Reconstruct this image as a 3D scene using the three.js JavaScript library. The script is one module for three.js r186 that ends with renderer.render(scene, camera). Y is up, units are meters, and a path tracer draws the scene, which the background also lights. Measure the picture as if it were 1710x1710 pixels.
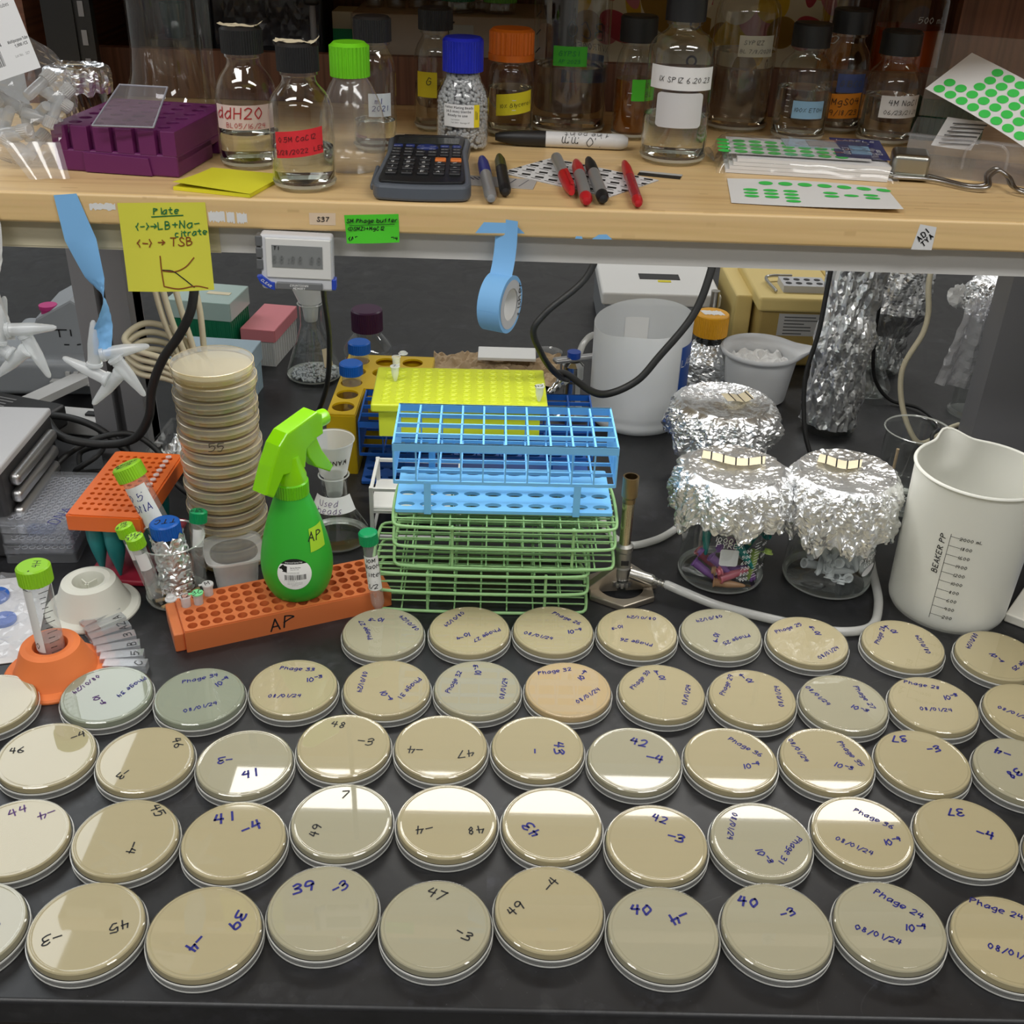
import * as THREE from 'three';
import { mergeGeometries, toCreasedNormals as creased } from 'three/addons/utils/BufferGeometryUtils.js';
import { RoundedBoxGeometry } from 'three/addons/geometries/RoundedBoxGeometry.js';
import { RectAreaLightUniformsLib } from 'three/addons/lights/RectAreaLightUniformsLib.js';
import { createNoise3D } from 'simplex-noise';

// ---------- camera, lights, exposure ----------
// y = 0 is the bench top, x runs along the bench, -z goes away from the viewer; metres
const scene = new THREE.Scene();
const renderer = new THREE.WebGLRenderer({ antialias: true });
renderer.toneMapping = THREE.LinearToneMapping;
renderer.toneMappingExposure = 1.0;
renderer.shadowMap.enabled = true;
RectAreaLightUniformsLib.init();
const camera = new THREE.PerspectiveCamera(2 * Math.atan(855 / 1850) * 180 / Math.PI, 1, 0.05, 30);
camera.position.set(0, 0.7647, 0);
camera.rotation.order = 'YXZ';
camera.rotation.set(-30.5216 * Math.PI / 180, -0.9095 * Math.PI / 180, 2.0286 * Math.PI / 180);
scene.add(camera);
scene.background = new THREE.Color(0.55, 0.62, 0.72);
const CEIL = 1.9, FLOOR = -0.914;
const LIGHT = { under: 10.5, room: 13.5, aisle: 8.0, left: 3.0 };
function areaLight(w, h, L, color, pos, target) {
  const l = new THREE.RectAreaLight(color, L, w, h);
  l.position.set(...pos); l.lookAt(...target); scene.add(l); return l;
}
// lens of the fitting under the shelf; room troffers are built with their fittings below
areaLight(0.98, 0.08, LIGHT.under, new THREE.Color(1, 0.985, 0.95), [0.11, 0.4545, -1.2], [0.11, 0, -1.2]);

// ---------- helpers ----------
const R = (d) => d * Math.PI / 180, PI = Math.PI;
let seed = 7;
// creased() joins vertices within a centimetre, so it works on a copy in millimetres times ten
function toCreasedNormals(g, a) { return creased(g.scale(1e4, 1e4, 1e4), a).scale(1e-4, 1e-4, 1e-4); }
const rnd = () => { seed = (seed * 1664525 + 1013904223) >>> 0; return seed / 4294967296; };
const rr = (a, b) => a + (b - a) * rnd();
const n3 = createNoise3D(rnd);
const V = (x, y, z) => new THREE.Vector3(x, y, z);
const taken = {};
function numbered(n) { const k = taken[n] = (taken[n] ?? -1) + 1; return k ? n + '_' + String(k).padStart(3, '0') : n; }
function meta(o, label, category, group, kind) {
  if (label) o.userData.label = label;
  if (category) o.userData.category = category;
  if (group) o.userData.group = group;
  if (kind) o.userData.kind = kind;
  return o;
}
function thing(name, label, category, [x, y, z] = [0, 0, 0], turn = 0, group) {
  const o = new THREE.Group(); o.name = numbered(name); scene.add(o);
  o.position.set(x, y, z); o.rotation.y = turn;
  return meta(o, label, category, group);
}
function mesh(name, g, m) { const o = new THREE.Mesh(g, m); o.name = name; o.castShadow = o.receiveShadow = true; return o; }
function part(parent, name, g, m, label, kind) { const o = mesh(name, g, m); parent.add(o); if (label) o.userData.label = label; if (kind) o.userData.kind = kind; return o; }
function solo(name, label, category, g, m, group, kind) { const o = mesh(numbered(name), g, m); scene.add(o); return meta(o, label, category, group, kind); }
function struct(name, g, m, parent) { const o = mesh(parent ? name : numbered(name), g, m); (parent || scene).add(o); if (!parent) o.userData.kind = 'structure'; return o; }
function copyOf(o, label, group) { const c = o.clone(); c.name = numbered(o.name.replace(/_\d{3}$/, '')); c.userData = { ...o.userData }; scene.add(c); return meta(c, label, null, group); }
function merge(list) {
  const l = list.map((g) => { let q = g.index ? g.toNonIndexed() : g.clone(); for (const k of Object.keys(q.attributes)) if (!['position', 'normal', 'uv'].includes(k)) q.deleteAttribute(k); if (!q.attributes.normal) q.computeVertexNormals(); if (!q.attributes.uv) q.setAttribute('uv', new THREE.BufferAttribute(new Float32Array(q.attributes.position.count * 2), 2)); q.morphAttributes = {}; return q; });
  return mergeGeometries(l);
}
const at = (g, x = 0, y = 0, z = 0) => g.translate(x, y, z);
function bx(w, h, d, x = 0, y = 0, z = 0) { return new THREE.BoxGeometry(w, h, d).translate(x, y, z); }
function rb(w, h, d, r, x = 0, y = 0, z = 0, s = 2) { return new RoundedBoxGeometry(w, h, d, s, Math.min(r, w / 2.01, h / 2.01, d / 2.01)).translate(x, y, z); }
function lathe(pts, seg = 48, crease = 0.6) {
  const g = new THREE.LatheGeometry(pts.map((p) => new THREE.Vector2(Math.max(p[0], 1e-5), p[1])), seg);
  return crease ? toCreasedNormals(g, crease) : g;
}
function cyl(r, h, x = 0, y = 0, z = 0, seg = 24, r2 = r) { return new THREE.CylinderGeometry(r2, r, h, seg).translate(x, y + h / 2, z); }
function curve(pts, closed = false) { return new THREE.CatmullRomCurve3(pts.map((p) => V(...p)), closed, 'centripetal'); }
function tube(pts, r, seg = 60, rad = 8, closed = false) {
  const c = curve(pts, closed), g = new THREE.TubeGeometry(c, seg, r, rad, closed);
  if (closed) return g;
  const caps = [0, 1].map((t) => { const s = new THREE.SphereGeometry(r, rad, 4); const p = c.getPoint(t); return s.translate(p.x, p.y, p.z); });
  return merge([g, ...caps]);
}
function rod(a, b, r, seg = 8) {   // straight round bar from a to b
  const A = V(...a), B = V(...b), d = B.clone().sub(A), g = new THREE.CylinderGeometry(r, r, d.length(), seg);
  g.applyQuaternion(new THREE.Quaternion().setFromUnitVectors(V(0, 1, 0), d.clone().normalize()));
  return g.translate(...A.add(B).multiplyScalar(0.5).toArray());
}
function bar(a, b, w, h) {         // straight square bar from a to b, w wide and h high
  const A = V(...a), B = V(...b), d = B.clone().sub(A), g = new THREE.BoxGeometry(w, h, d.length());
  const m = new THREE.Matrix4().lookAt(A, B, Math.abs(d.y) > 0.9 * d.length() ? V(0, 0, 1) : V(0, 1, 0)); g.applyMatrix4(m);
  return g.translate(...A.add(B).multiplyScalar(0.5).toArray());
}
function poly(pts) { const s = new THREE.Shape(); pts.forEach((p, i) => (i ? s.lineTo(...p) : s.moveTo(...p))); s.closePath(); return s; }
function rrect(w, h, r, x = 0, y = 0) { const s = new THREE.Shape(); s.absarc(x + w / 2 - r, y + h / 2 - r, r, 0, PI / 2); s.absarc(x - w / 2 + r, y + h / 2 - r, r, PI / 2, PI); s.absarc(x - w / 2 + r, y - h / 2 + r, r, PI, 1.5 * PI); s.absarc(x + w / 2 - r, y - h / 2 + r, r, 1.5 * PI, 2 * PI); s.closePath(); return s; }
function hole(x, y, r) { const p = new THREE.Path(); p.absarc(x, y, r, 0, 2 * PI, true); return p; }
function ext(shape, depth, bevel = 0, cs = 8) { return new THREE.ExtrudeGeometry(shape, { depth, bevelEnabled: bevel > 0, bevelSize: bevel, bevelThickness: bevel, bevelSegments: 2, curveSegments: cs }); }
const flat = (g) => g.rotateX(-PI / 2);      // a shape drawn in x, y laid on the bench: y goes to -z, depth goes up
function ribbed(r, h, n, d, bev = 0.001) {   // ribbed screw cap, base at y = 0
  const s = new THREE.Shape(), k = n * 4;
  for (let i = 0; i <= k; i++) { const a = i / k * 2 * PI, q = r - (i % 4 < 2 ? d : 0); i ? s.lineTo(q * Math.cos(a), q * Math.sin(a)) : s.moveTo(q, 0); }
  return merge([flat(ext(s, h * 0.9, 0)), lathe([[r - d * 0.6, h * 0.88], [r - d * 0.6, h - bev * 1.5], [r - d - bev * 1.5, h], [0, h]], 40, 0.5)]);
}
// a grid surface from f(u, v) -> [x, y, z]
function surf(f, nu, nv, flatShade) {
  const p = [], uv = [], ix = [];
  for (let j = 0; j <= nv; j++) for (let i = 0; i <= nu; i++) { p.push(...f(i / nu, j / nv)); uv.push(i / nu, j / nv); }
  for (let j = 0; j < nv; j++) for (let i = 0; i < nu; i++) { const a = j * (nu + 1) + i, b = a + 1, c = a + nu + 1, d = c + 1; if ((i + j) % 2) ix.push(a, b, d, a, d, c); else ix.push(a, b, c, b, d, c); }
  let g = new THREE.BufferGeometry(); g.setAttribute('position', new THREE.Float32BufferAttribute(p, 3)); g.setAttribute('uv', new THREE.Float32BufferAttribute(uv, 2)); g.setIndex(ix);
  if (flatShade) g = g.toNonIndexed();
  g.computeVertexNormals(); return g;
}
// ---------- handwriting: single-stroke letters, drawn as flat ribbons of ink ----------
const F = { 0: '281705132233453728', 1: '2822', 2: '0728473502 0242', 3: '0728473615 1535432202', 4: '1805 0545 3832', 5: '4808 0805 052645332202', 6: '381604123243341504', 7: '0848 4812', 8: '28171625343322131425363728', 9: '46250618384746 4632',
  A: '0228 2842 1434', B: '0208 0828373605 0535443202', C: '47281604123243', D: '0208 082846443202', E: '4808 0802 0242 0535', F: '4808 0802 0535', G: '472816041232434525', H: '0208 4248 0545', I: '2228', J: '3833221203', K: '0208 4805 0542', L: '0802 0242', M: '0208 0824 2448 4842', N: '0208 0842 4248', O: '281705132233453728', P: '0208 0828473605', R: '0208 0828473605 1542', S: '47281716253443321203', T: '0848 2822', U: '080412324448', V: '0822 2248', W: '0812 1226 2632 3248', X: '0842 4802', Y: '0825 4825 2522', Z: '0848 4802 0242',
  a: '46261504122244 4642', b: '0802 05263644321203', c: '3616041232', d: '46261504122244 4842', e: '0434453616041232', f: '38272722 0636', g: '46261504133344 46413010', h: '0802 05263642', i: '2622 2728', k: '0802 3604 1432', l: '2822', m: '0602 05162522 25364542', n: '0602 05263642', o: '26150412324526', p: '0600 05263644321203', r: '0602 052636', s: '36261524332202', t: '28233242 0646', u: '0603123244 4642', v: '0622 2246', w: '0612 1225 2532 3246', x: '0642 4602', y: '0623 4610', z: '0646 4602 0242',
  '-': '0545', '+': '2723 0545', '/': '0148', '%': '0248 0717 3343', '(': '2816051422', ')': '0816251402', '.': '2223', ',': '2220', ':': '2223 2526', '>': '0555 3755 3355', '_': '0141', '^': '' };
const NARROW = { 1: 3.4, i: 3, l: 3, I: 3, '.': 3, ',': 3, ':': 3, '(': 3.5, ')': 3.5, ' ': 3.2, '-': 5, r: 4.6, s: 4.6, c: 4.8, '/': 4.4 };
const adv = (c) => 1.08 * (NARROW[c] ?? 5.7);
function strokes(text, wob = 0.3) {          // polylines in letter units, centred; '^' raises what follows
  const out = []; let x = 0, sup = 0, sc = 1;
  for (const c of text) {
    if (c === '^') { sup = 3.2; sc = 0.72; continue; }
    for (const s of (F[c] || '').split(' ')) { const p = []; for (let i = 0; i + 1 < s.length; i += 2) p.push([x + (+s[i] + rr(-wob, wob)) * sc + (+s[i + 1] - 2) * 0.12, (+s[i + 1] - 5) * sc + sup + rr(-wob, wob)]); if (p.length > 1) out.push(p); }
    x += adv(c) * sc;
  }
  for (const p of out) for (const q of p) q[0] -= x / 2;
  return out;
}
function smooth(p) {
  if (p.length < 3) return p;
  const c = new THREE.CatmullRomCurve3(p.map((q) => V(q[0], q[1], 0)), false, 'centripetal');
  return c.getPoints((p.length - 1) * 4).map((v) => [v.x, v.y]);
}
// lines: [text, x, y, turn in degrees, unit size, pen width]; map(u, v) gives the point on the surface
function ribbonGeo(polys, map) {
  const pos = [], ix = [];
  for (const [p, w] of polys) {
    const b = pos.length / 3, n = p.length;
    p.forEach((q, i) => {
      const a = p[Math.max(0, i - 1)], c = p[Math.min(n - 1, i + 1)]; let dx = c[0] - a[0], dy = c[1] - a[1]; const l = Math.hypot(dx, dy) || 1; dx /= l; dy /= l;
      const e = (i === 0 ? -1 : i === n - 1 ? 1 : 0) * w * 0.3;
      pos.push(...map(q[0] - dy * w / 2 + dx * e, q[1] + dx * w / 2 + dy * e), ...map(q[0] + dy * w / 2 + dx * e, q[1] - dx * w / 2 + dy * e));
      if (i) { const k = b + i * 2; ix.push(k - 2, k - 1, k, k - 1, k + 1, k); }
    });
  }
  const g = new THREE.BufferGeometry(); g.setAttribute('position', new THREE.Float32BufferAttribute(pos, 3)); g.setIndex(ix); g.computeVertexNormals(); return g;
}
function ink(lines, map, wob) {
  const polys = [];
  for (const [text, x, y, deg, unit, w] of lines) {
    const c = Math.cos(R(deg)), s = Math.sin(R(deg));
    for (const p of strokes(text, wob)) polys.push([smooth(p.map(([u, v]) => [x + (u * c - v * s) * unit, y + (u * s + v * c) * unit])), w]);
  }
  return ribbonGeo(polys, map);
}
const lineInk = (list, map) => ribbonGeo(list.map(([p, w]) => [smooth(p), w]), map);   // plain drawn lines
const onTop = (h) => (u, v) => [u, h, -v];                       // on a level surface at height h
const onFront = (z) => (u, v) => [u, v, z];                      // on an upright face towards +z
const onRound = (r, a0, y0 = 0) => (u, v) => { const a = a0 + u / r; return [r * Math.sin(a), y0 + v, r * Math.cos(a)]; };  // on an upright cylinder, a0 = 0 faces +z
function band(r, w, h, a0, y0, skew = 0, t = 0.0003) {           // paper strip on a cylinder
  return surf((u, v) => { const a = a0 + (u - 0.5) * w / r; return [(r + t) * Math.sin(a), y0 + (v - 0.5) * h + (u - 0.5) * skew, (r + t) * Math.cos(a)]; }, 16, 2);
}
// ---------- materials ----------
const std = (color, roughness = 0.5, o = {}) => new THREE.MeshStandardMaterial({ color, roughness, side: THREE.DoubleSide, ...o });
const phy = (color, roughness = 0.5, o = {}) => new THREE.MeshPhysicalMaterial({ color, roughness, side: THREE.DoubleSide, ...o });
const lin = (r, g, b) => new THREE.Color().setRGB(r, g, b);
const glass = phy(lin(0.95, 0.97, 0.96), 0.03, { transmission: 1, thickness: 0, ior: 1.75 });
const clearPlastic = phy(lin(0.97, 0.97, 0.96), 0.03, { transmission: 1, thickness: 0, ior: 1.59 });
const frosted = (c, t = 0.5, r = 0.45) => phy(c, r, { transmission: t, thickness: 0, ior: 1.45 });
const water = phy(lin(0.98, 0.99, 0.98), 0.0, { transmission: 1, thickness: 0.05, ior: 1.33, attenuationColor: lin(0.8, 0.86, 0.82), attenuationDistance: 0.3 });
const liquid = (c, d) => phy(lin(1, 1, 1), 0.0, { transmission: 1, thickness: 0.05, ior: 1.33, attenuationColor: c, attenuationDistance: d });
const M = {
  black: std(lin(0.012, 0.012, 0.013), 0.45), rubber: std(lin(0.012, 0.012, 0.012), 0.55), white: std(lin(0.72, 0.72, 0.7), 0.55), paper: std(lin(0.75, 0.75, 0.74), 0.85),
  cream: std(lin(0.62, 0.56, 0.4), 0.5), grey: std(lin(0.2, 0.2, 0.21), 0.45), midgrey: std(lin(0.11, 0.112, 0.118), 0.4), pale: std(lin(0.5, 0.5, 0.49), 0.5),
  steel: std(lin(0.55, 0.54, 0.5), 0.28, { metalness: 1 }), chrome: std(lin(0.7, 0.7, 0.68), 0.15, { metalness: 1 }), brass: std(lin(0.3, 0.22, 0.12), 0.35, { metalness: 1 }), alu: std(lin(0.62, 0.62, 0.62), 0.38, { metalness: 1 }),
  foil: std(lin(0.92, 0.93, 0.94), 0.33, { metalness: 1 }), wire: std(lin(0.35, 0.34, 0.33), 0.3, { metalness: 1 }),
  inkBlue: std(lin(0.012, 0.014, 0.2), 0.5), inkBlack: std(lin(0.01, 0.01, 0.012), 0.5), inkPurple: std(lin(0.09, 0.03, 0.17), 0.5), inkRed: std(lin(0.45, 0.02, 0.03), 0.5), inkGreen: std(lin(0.0, 0.16, 0.05), 0.5), inkBrown: std(lin(0.25, 0.06, 0.01), 0.5), inkGrey: std(lin(0.1, 0.1, 0.1), 0.6), inkWhite: std(lin(0.8, 0.8, 0.8), 0.5),
  tape: std(lin(0.22, 0.5, 0.86), 0.7), tapeCream: std(lin(0.68, 0.6, 0.42), 0.8), lime: std(lin(0.3, 0.62, 0.02), 0.4), green: std(lin(0.0, 0.3, 0.1), 0.4), blueCap: std(lin(0.0, 0.09, 0.42), 0.4),
  orange: frosted(lin(0.86, 0.26, 0.08), 0.35, 0.35), pp: frosted(lin(0.86, 0.87, 0.86), 0.55, 0.5), ppDense: frosted(lin(0.82, 0.82, 0.78), 0.35, 0.55),
};
// ---------- textures ----------
function canvasTex(w, h, draw, srgb = true) {
  const c = document.createElement('canvas'); c.width = w; c.height = h; const x = c.getContext('2d'); draw(x, w, h);
  const t = new THREE.CanvasTexture(c); if (srgb) t.colorSpace = THREE.SRGBColorSpace; t.wrapS = t.wrapT = THREE.RepeatWrapping; t.magFilter = THREE.LinearFilter; t.anisotropy = 8; return t;
}
const woodMap = canvasTex(1024, 512, (x, w, h) => {     // maple: long pale streaks and a few fine pores
  x.fillStyle = 'rgb(226,193,138)'; x.fillRect(0, 0, w, h);
  for (let i = 0; i < 420; i++) { const y = rnd() * h, d = rnd(); x.strokeStyle = d < 0.5 ? `rgba(176,136,84,${rr(0.04, 0.16)})` : `rgba(236,208,160,${rr(0.04, 0.16)})`; x.lineWidth = rr(0.6, 4); x.beginPath(); x.moveTo(0, y); let q = y; for (let k = 1; k <= 8; k++) { q += rr(-3, 3); x.lineTo(k / 8 * w, k === 8 ? y : q); } x.stroke(); }
  for (let i = 0; i < 500; i++) { x.fillStyle = `rgba(130,92,50,${rr(0.1, 0.3)})`; x.fillRect(rnd() * w, rnd() * h, rr(4, 18), 1); }
});
const darkWoodMap = canvasTex(512, 512, (x, w, h) => {  // dark red-brown veneer, upright grain
  x.fillStyle = 'rgb(116,76,56)'; x.fillRect(0, 0, w, h);
  for (let i = 0; i < 260; i++) { x.strokeStyle = rnd() < 0.6 ? `rgba(60,34,24,${rr(0.06, 0.28)})` : `rgba(140,92,66,${rr(0.05, 0.2)})`; x.lineWidth = rr(0.6, 5); const q = rnd() * w; x.beginPath(); x.moveTo(q, 0); x.bezierCurveTo(q + rr(-8, 8), h * 0.3, q + rr(-8, 8), h * 0.6, q, h); x.stroke(); }
});
const benchMap = canvasTex(2048, 2048, (x, w, h) => {   // black resin with wiped stains, scratches and specks
  x.fillStyle = 'rgb(31,31,33)'; x.fillRect(0, 0, w, h);
  for (let i = 0; i < 900; i++) {   // blotchy residue with ragged outlines
    const cx = rnd() * w, cy = rnd() * h, n = 5 + rnd() * 9 | 0, s = rr(8, 60);
    x.fillStyle = rnd() < 0.6 ? `rgba(92,92,98,${rr(0.02, 0.1)})` : `rgba(12,12,13,${rr(0.05, 0.2)})`;
    for (let k = 0; k < n; k++) { x.beginPath(); x.ellipse(cx + rr(-s, s), cy + rr(-s, s) * 0.6, rr(0.15, 0.5) * s, rr(0.1, 0.3) * s, rnd() * 3, 0, 7); x.fill(); }
  }
  for (let i = 0; i < 260; i++) { x.strokeStyle = `rgba(120,120,124,${rr(0.06, 0.3)})`; x.lineWidth = rr(0.5, 1.2); const a = rnd() * w, b = rnd() * h; x.beginPath(); x.moveTo(a, b); x.quadraticCurveTo(a + rr(-30, 30), b + rr(-30, 30), a + rr(-70, 70), b + rr(-70, 70)); x.stroke(); }
  for (let i = 0; i < 1600; i++) { x.fillStyle = `rgba(190,190,188,${rr(0.1, 0.5)})`; const s = rr(0.5, 1.6); x.fillRect(rnd() * w, rnd() * h, s, s); }
  for (let i = 0; i < 26; i++) { const cx = rnd() * w, cy = rnd() * h; x.strokeStyle = `rgba(14,14,14,0.7)`; x.lineWidth = rr(1, 2.2); x.beginPath(); const r = rr(5, 16); for (let k = 0; k <= 12; k++) { const a = k / 12 * 2 * PI, q = r * rr(0.85, 1.1); k ? x.lineTo(cx + q * Math.cos(a), cy + q * Math.sin(a)) : x.moveTo(cx + q, cy); } x.stroke(); }
});
benchMap.repeat.set(1.1, 1.1);
const benchRough = canvasTex(1024, 1024, (x, w, h) => {
  x.fillStyle = 'rgb(96,96,96)'; x.fillRect(0, 0, w, h);
  for (let i = 0; i < 1500; i++) { const v = rr(70, 165) | 0; x.fillStyle = `rgba(${v},${v},${v},${rr(0.05, 0.2)})`; x.beginPath(); x.ellipse(rnd() * w, rnd() * h, rr(4, 60), rr(3, 24), rnd() * 3, 0, 7); x.fill(); }
}, false);
benchRough.repeat.set(1.1, 1.1);
const wood = phy(lin(1, 1, 1), 0.38, { map: woodMap });
const darkWood = std(lin(1, 1, 1), 0.5, { map: darkWoodMap });
const resin = std(lin(1, 1, 1), 1, { map: benchMap, roughnessMap: benchRough });
// uv in metres from position: u along x, v along the other long axis
function metreUV(g, k = 1, swap = false) {
  const p = g.attributes.position, n = g.attributes.normal, uv = new Float32Array(p.count * 2);
  for (let i = 0; i < p.count; i++) { const a = Math.abs(n.getY(i)) > 0.6 ? p.getZ(i) : p.getY(i), b = Math.abs(n.getX(i)) > 0.7 ? p.getZ(i) : p.getX(i); uv[2 * i] = (swap ? a : b) * k; uv[2 * i + 1] = (swap ? b : a) * k; }
  g.setAttribute('uv', new THREE.BufferAttribute(uv, 2)); return g;
}
// ---------- room shell ----------
const wallM = std(lin(0.62, 0.62, 0.6), 0.9), ceilM = std(lin(0.75, 0.75, 0.74), 0.95), floorM = std(lin(0.22, 0.21, 0.2), 0.6);
struct('floor', bx(6.7, 0.1, 7.4, 0.25, FLOOR - 0.05, -0.9), floorM);
struct('ceiling', bx(6.7, 0.1, 7.4, 0.25, CEIL + 0.05, -0.9), ceilM);
struct('wall_left', bx(0.1, 2.8, 7.4, -3.05, 0.49, -0.9), wallM);
struct('wall_right', bx(0.1, 2.8, 7.4, 3.55, 0.49, -0.9), wallM);
struct('wall_back', bx(6.5, 2.8, 0.1, 0.25, 0.49, -4.55), wallM);
struct('wall_front', bx(6.5, 2.8, 0.1, 0.25, 0.49, 2.75), wallM);
// ceiling lights
function troffer(w, d, L, glow, x, z, label, c = lin(1, 0.99, 0.97)) {
  const t = thing('ceiling_light', label, 'light', [x, CEIL, z], 0);
  part(t, 'frame', merge([bx(w + 0.06, 0.03, 0.03, 0, -0.015, d / 2 + 0.015), bx(w + 0.06, 0.03, 0.03, 0, -0.015, -d / 2 - 0.015), bx(0.03, 0.03, d, w / 2 + 0.015, -0.015, 0), bx(0.03, 0.03, d, -w / 2 - 0.015, -0.015, 0)]), M.white);
  part(t, 'diffuser', bx(w, 0.01, d, 0, -0.012, 0), std(lin(0.8, 0.8, 0.8), 0.6, { emissive: c, emissiveIntensity: glow }));
  areaLight(w, d, L, c, [x, CEIL - 0.022, z], [x, 0, z]);
}
troffer(1.2, 0.3, LIGHT.room, 1, -0.95, -0.1, 'ceiling light over the bench front on the left');
troffer(1.2, 0.3, LIGHT.room, 1, 0.95, -0.1, 'ceiling light over the bench front on the right');
troffer(1.2, 0.3, LIGHT.aisle, 1, -0.95, 1.0, 'ceiling light over the aisle behind the viewer on the left');
troffer(1.2, 0.3, LIGHT.aisle, 1, 0.95, 1.0, 'ceiling light over the aisle behind the viewer on the right');
troffer(1.4, 1.6, LIGHT.left, 0.6, -1.85, -2.5, 'large square ceiling light beyond the left end of the shelf', lin(0.92, 0.97, 1));
troffer(1.2, 0.3, LIGHT.room, 1, 0.35, -3.0, 'ceiling light over the far side of the bench, nearer the shelf end');
troffer(1.2, 0.3, LIGHT.room, 1, 2.0, -3.0, 'ceiling light over the far side of the bench on the right');
// ---------- bench ----------
const bench = thing('lab_bench', 'black resin lab bench carrying all the agar plates and racks', 'bench', [0, 0, 0]);
part(bench, 'worktop', metreUV(rb(4.6, 0.028, 2.1, 0.004, 0.2, -0.014, -1.589, 3)), resin);
part(bench, 'cabinet_front', metreUV(bx(4.5, 0.86, 0.02, 0.2, -0.458, -0.575), 1), std(lin(0.02, 0.014, 0.01), 0.5));
part(bench, 'cabinet_body', bx(4.5, 0.86, 1.9, 0.2, -0.458, -1.55), std(lin(0.05, 0.04, 0.03), 0.6));
// ---------- shelf over the bench ----------
const shelf = thing('reagent_shelf', 'pale maple reagent shelf spanning the bench on grey posts', 'shelf', [0, 0, 0]);
part(shelf, 'shelf_board', metreUV(rb(2.06, 0.0275, 0.78, 0.003, 0.47, 0.48725, -1.366, 3)), wood);
part(shelf, 'rail', merge([bx(1.5, 0.027, 0.003, 0.492, 0.4605, -0.993), bx(1.5, 0.003, 0.016, 0.492, 0.4485, -1.0)]), std(lin(0.62, 0.61, 0.59), 0.45), 'grey painted light rail under the shelf edge');
part(shelf, 'rail', merge([bx(0.29, 0.0255, 0.003, -0.403, 0.461, -0.992), bx(0.29, 0.003, 0.016, -0.403, 0.448, -0.999)]), M.cream, 'cream light rail at the left end');
part(shelf, 'end_cap', rb(0.05, 0.022, 0.06, 0.004, -0.523, 0.463, -1.005), std(lin(0.66, 0.58, 0.4), 0.5), 'cream plastic end cap of the rail');
part(shelf, 'divider_panel', metreUV(bx(1.5, 0.325, 0.015, 0.19, 0.6635, -1.72), 2), darkWood, 'dark wood divider behind the things on the shelf');
part(shelf, 'end_panel', metreUV(bx(0.012, 0.325, 0.36, -0.554, 0.6635, -1.54), 2, true), darkWood, 'dark end panel at the left of the shelf');
const backPanel = part(shelf, 'back_panel', metreUV(bx(1.07, 0.055, 0.015, -0.035, 0.529, -1.425), 2), darkWood);
part(shelf, 'back_panel', metreUV(bx(0.64, 0.325, 0.018, 0.85, 0.6635, -1.43), 2), darkWood, 'tall dark wood panel at the right end');
part(shelf, 'upper_shelf', metreUV(rb(2.06, 0.0275, 0.76, 0.003, 0.47, 0.84, -1.385)), wood);
const postGeo = (w) => merge([bx(w * 0.4, 0.474, 0.055, -w * 0.3, 0.237, 0), bx(w * 0.4, 0.474, 0.055, w * 0.3, 0.237, 0), bx(w, 0.474, 0.03, 0, 0.237, -0.01)]);
const postL = part(shelf, 'post', postGeo(0.07), M.grey, 'grey slotted post at the left end'); postL.position.set(-0.527, 0, -1.42);
part(shelf, 'post', merge([bx(0.13, 0.474, 0.05, 0.785, 0.237, -1.54), bx(0.03, 0.474, 0.06, 0.865, 0.237, -1.53)]), M.grey, 'wide grey post at the right end');
const upr = part(shelf, 'upright', merge([bx(0.035, 0.324, 0.03, 0, 0.162, 0), bx(0.02, 0.324, 0.012, 0.026, 0.162, 0.006)]), std(lin(0.02, 0.02, 0.02), 0.35), 'black slotted upright above the shelf'); upr.position.set(-0.505, 0.501, -1.36);
for (let i = 0; i < 5; i++) { const s = part(upr, 'slot', bx(0.006, 0.016, 0.002, 0.026, 0.045 + i * 0.03, 0.0125), std(lin(0.25, 0.25, 0.26), 0.5)); }
const under = part(shelf, 'light_housing', merge([bx(1.06, 0.012, 0.13, 0.11, 0.467, -1.2), bx(1.06, 0.012, 0.006, 0.11, 0.459, -1.262), bx(1.06, 0.012, 0.006, 0.11, 0.459, -1.138)]), M.white, 'white housing of the light under the shelf');
part(shelf, 'light_diffuser', bx(0.98, 0.004, 0.08, 0.11, 0.4585, -1.2), std(lin(0.8, 0.8, 0.8), 0.5, { emissive: lin(1, 0.985, 0.95), emissiveIntensity: 1 }));
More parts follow.
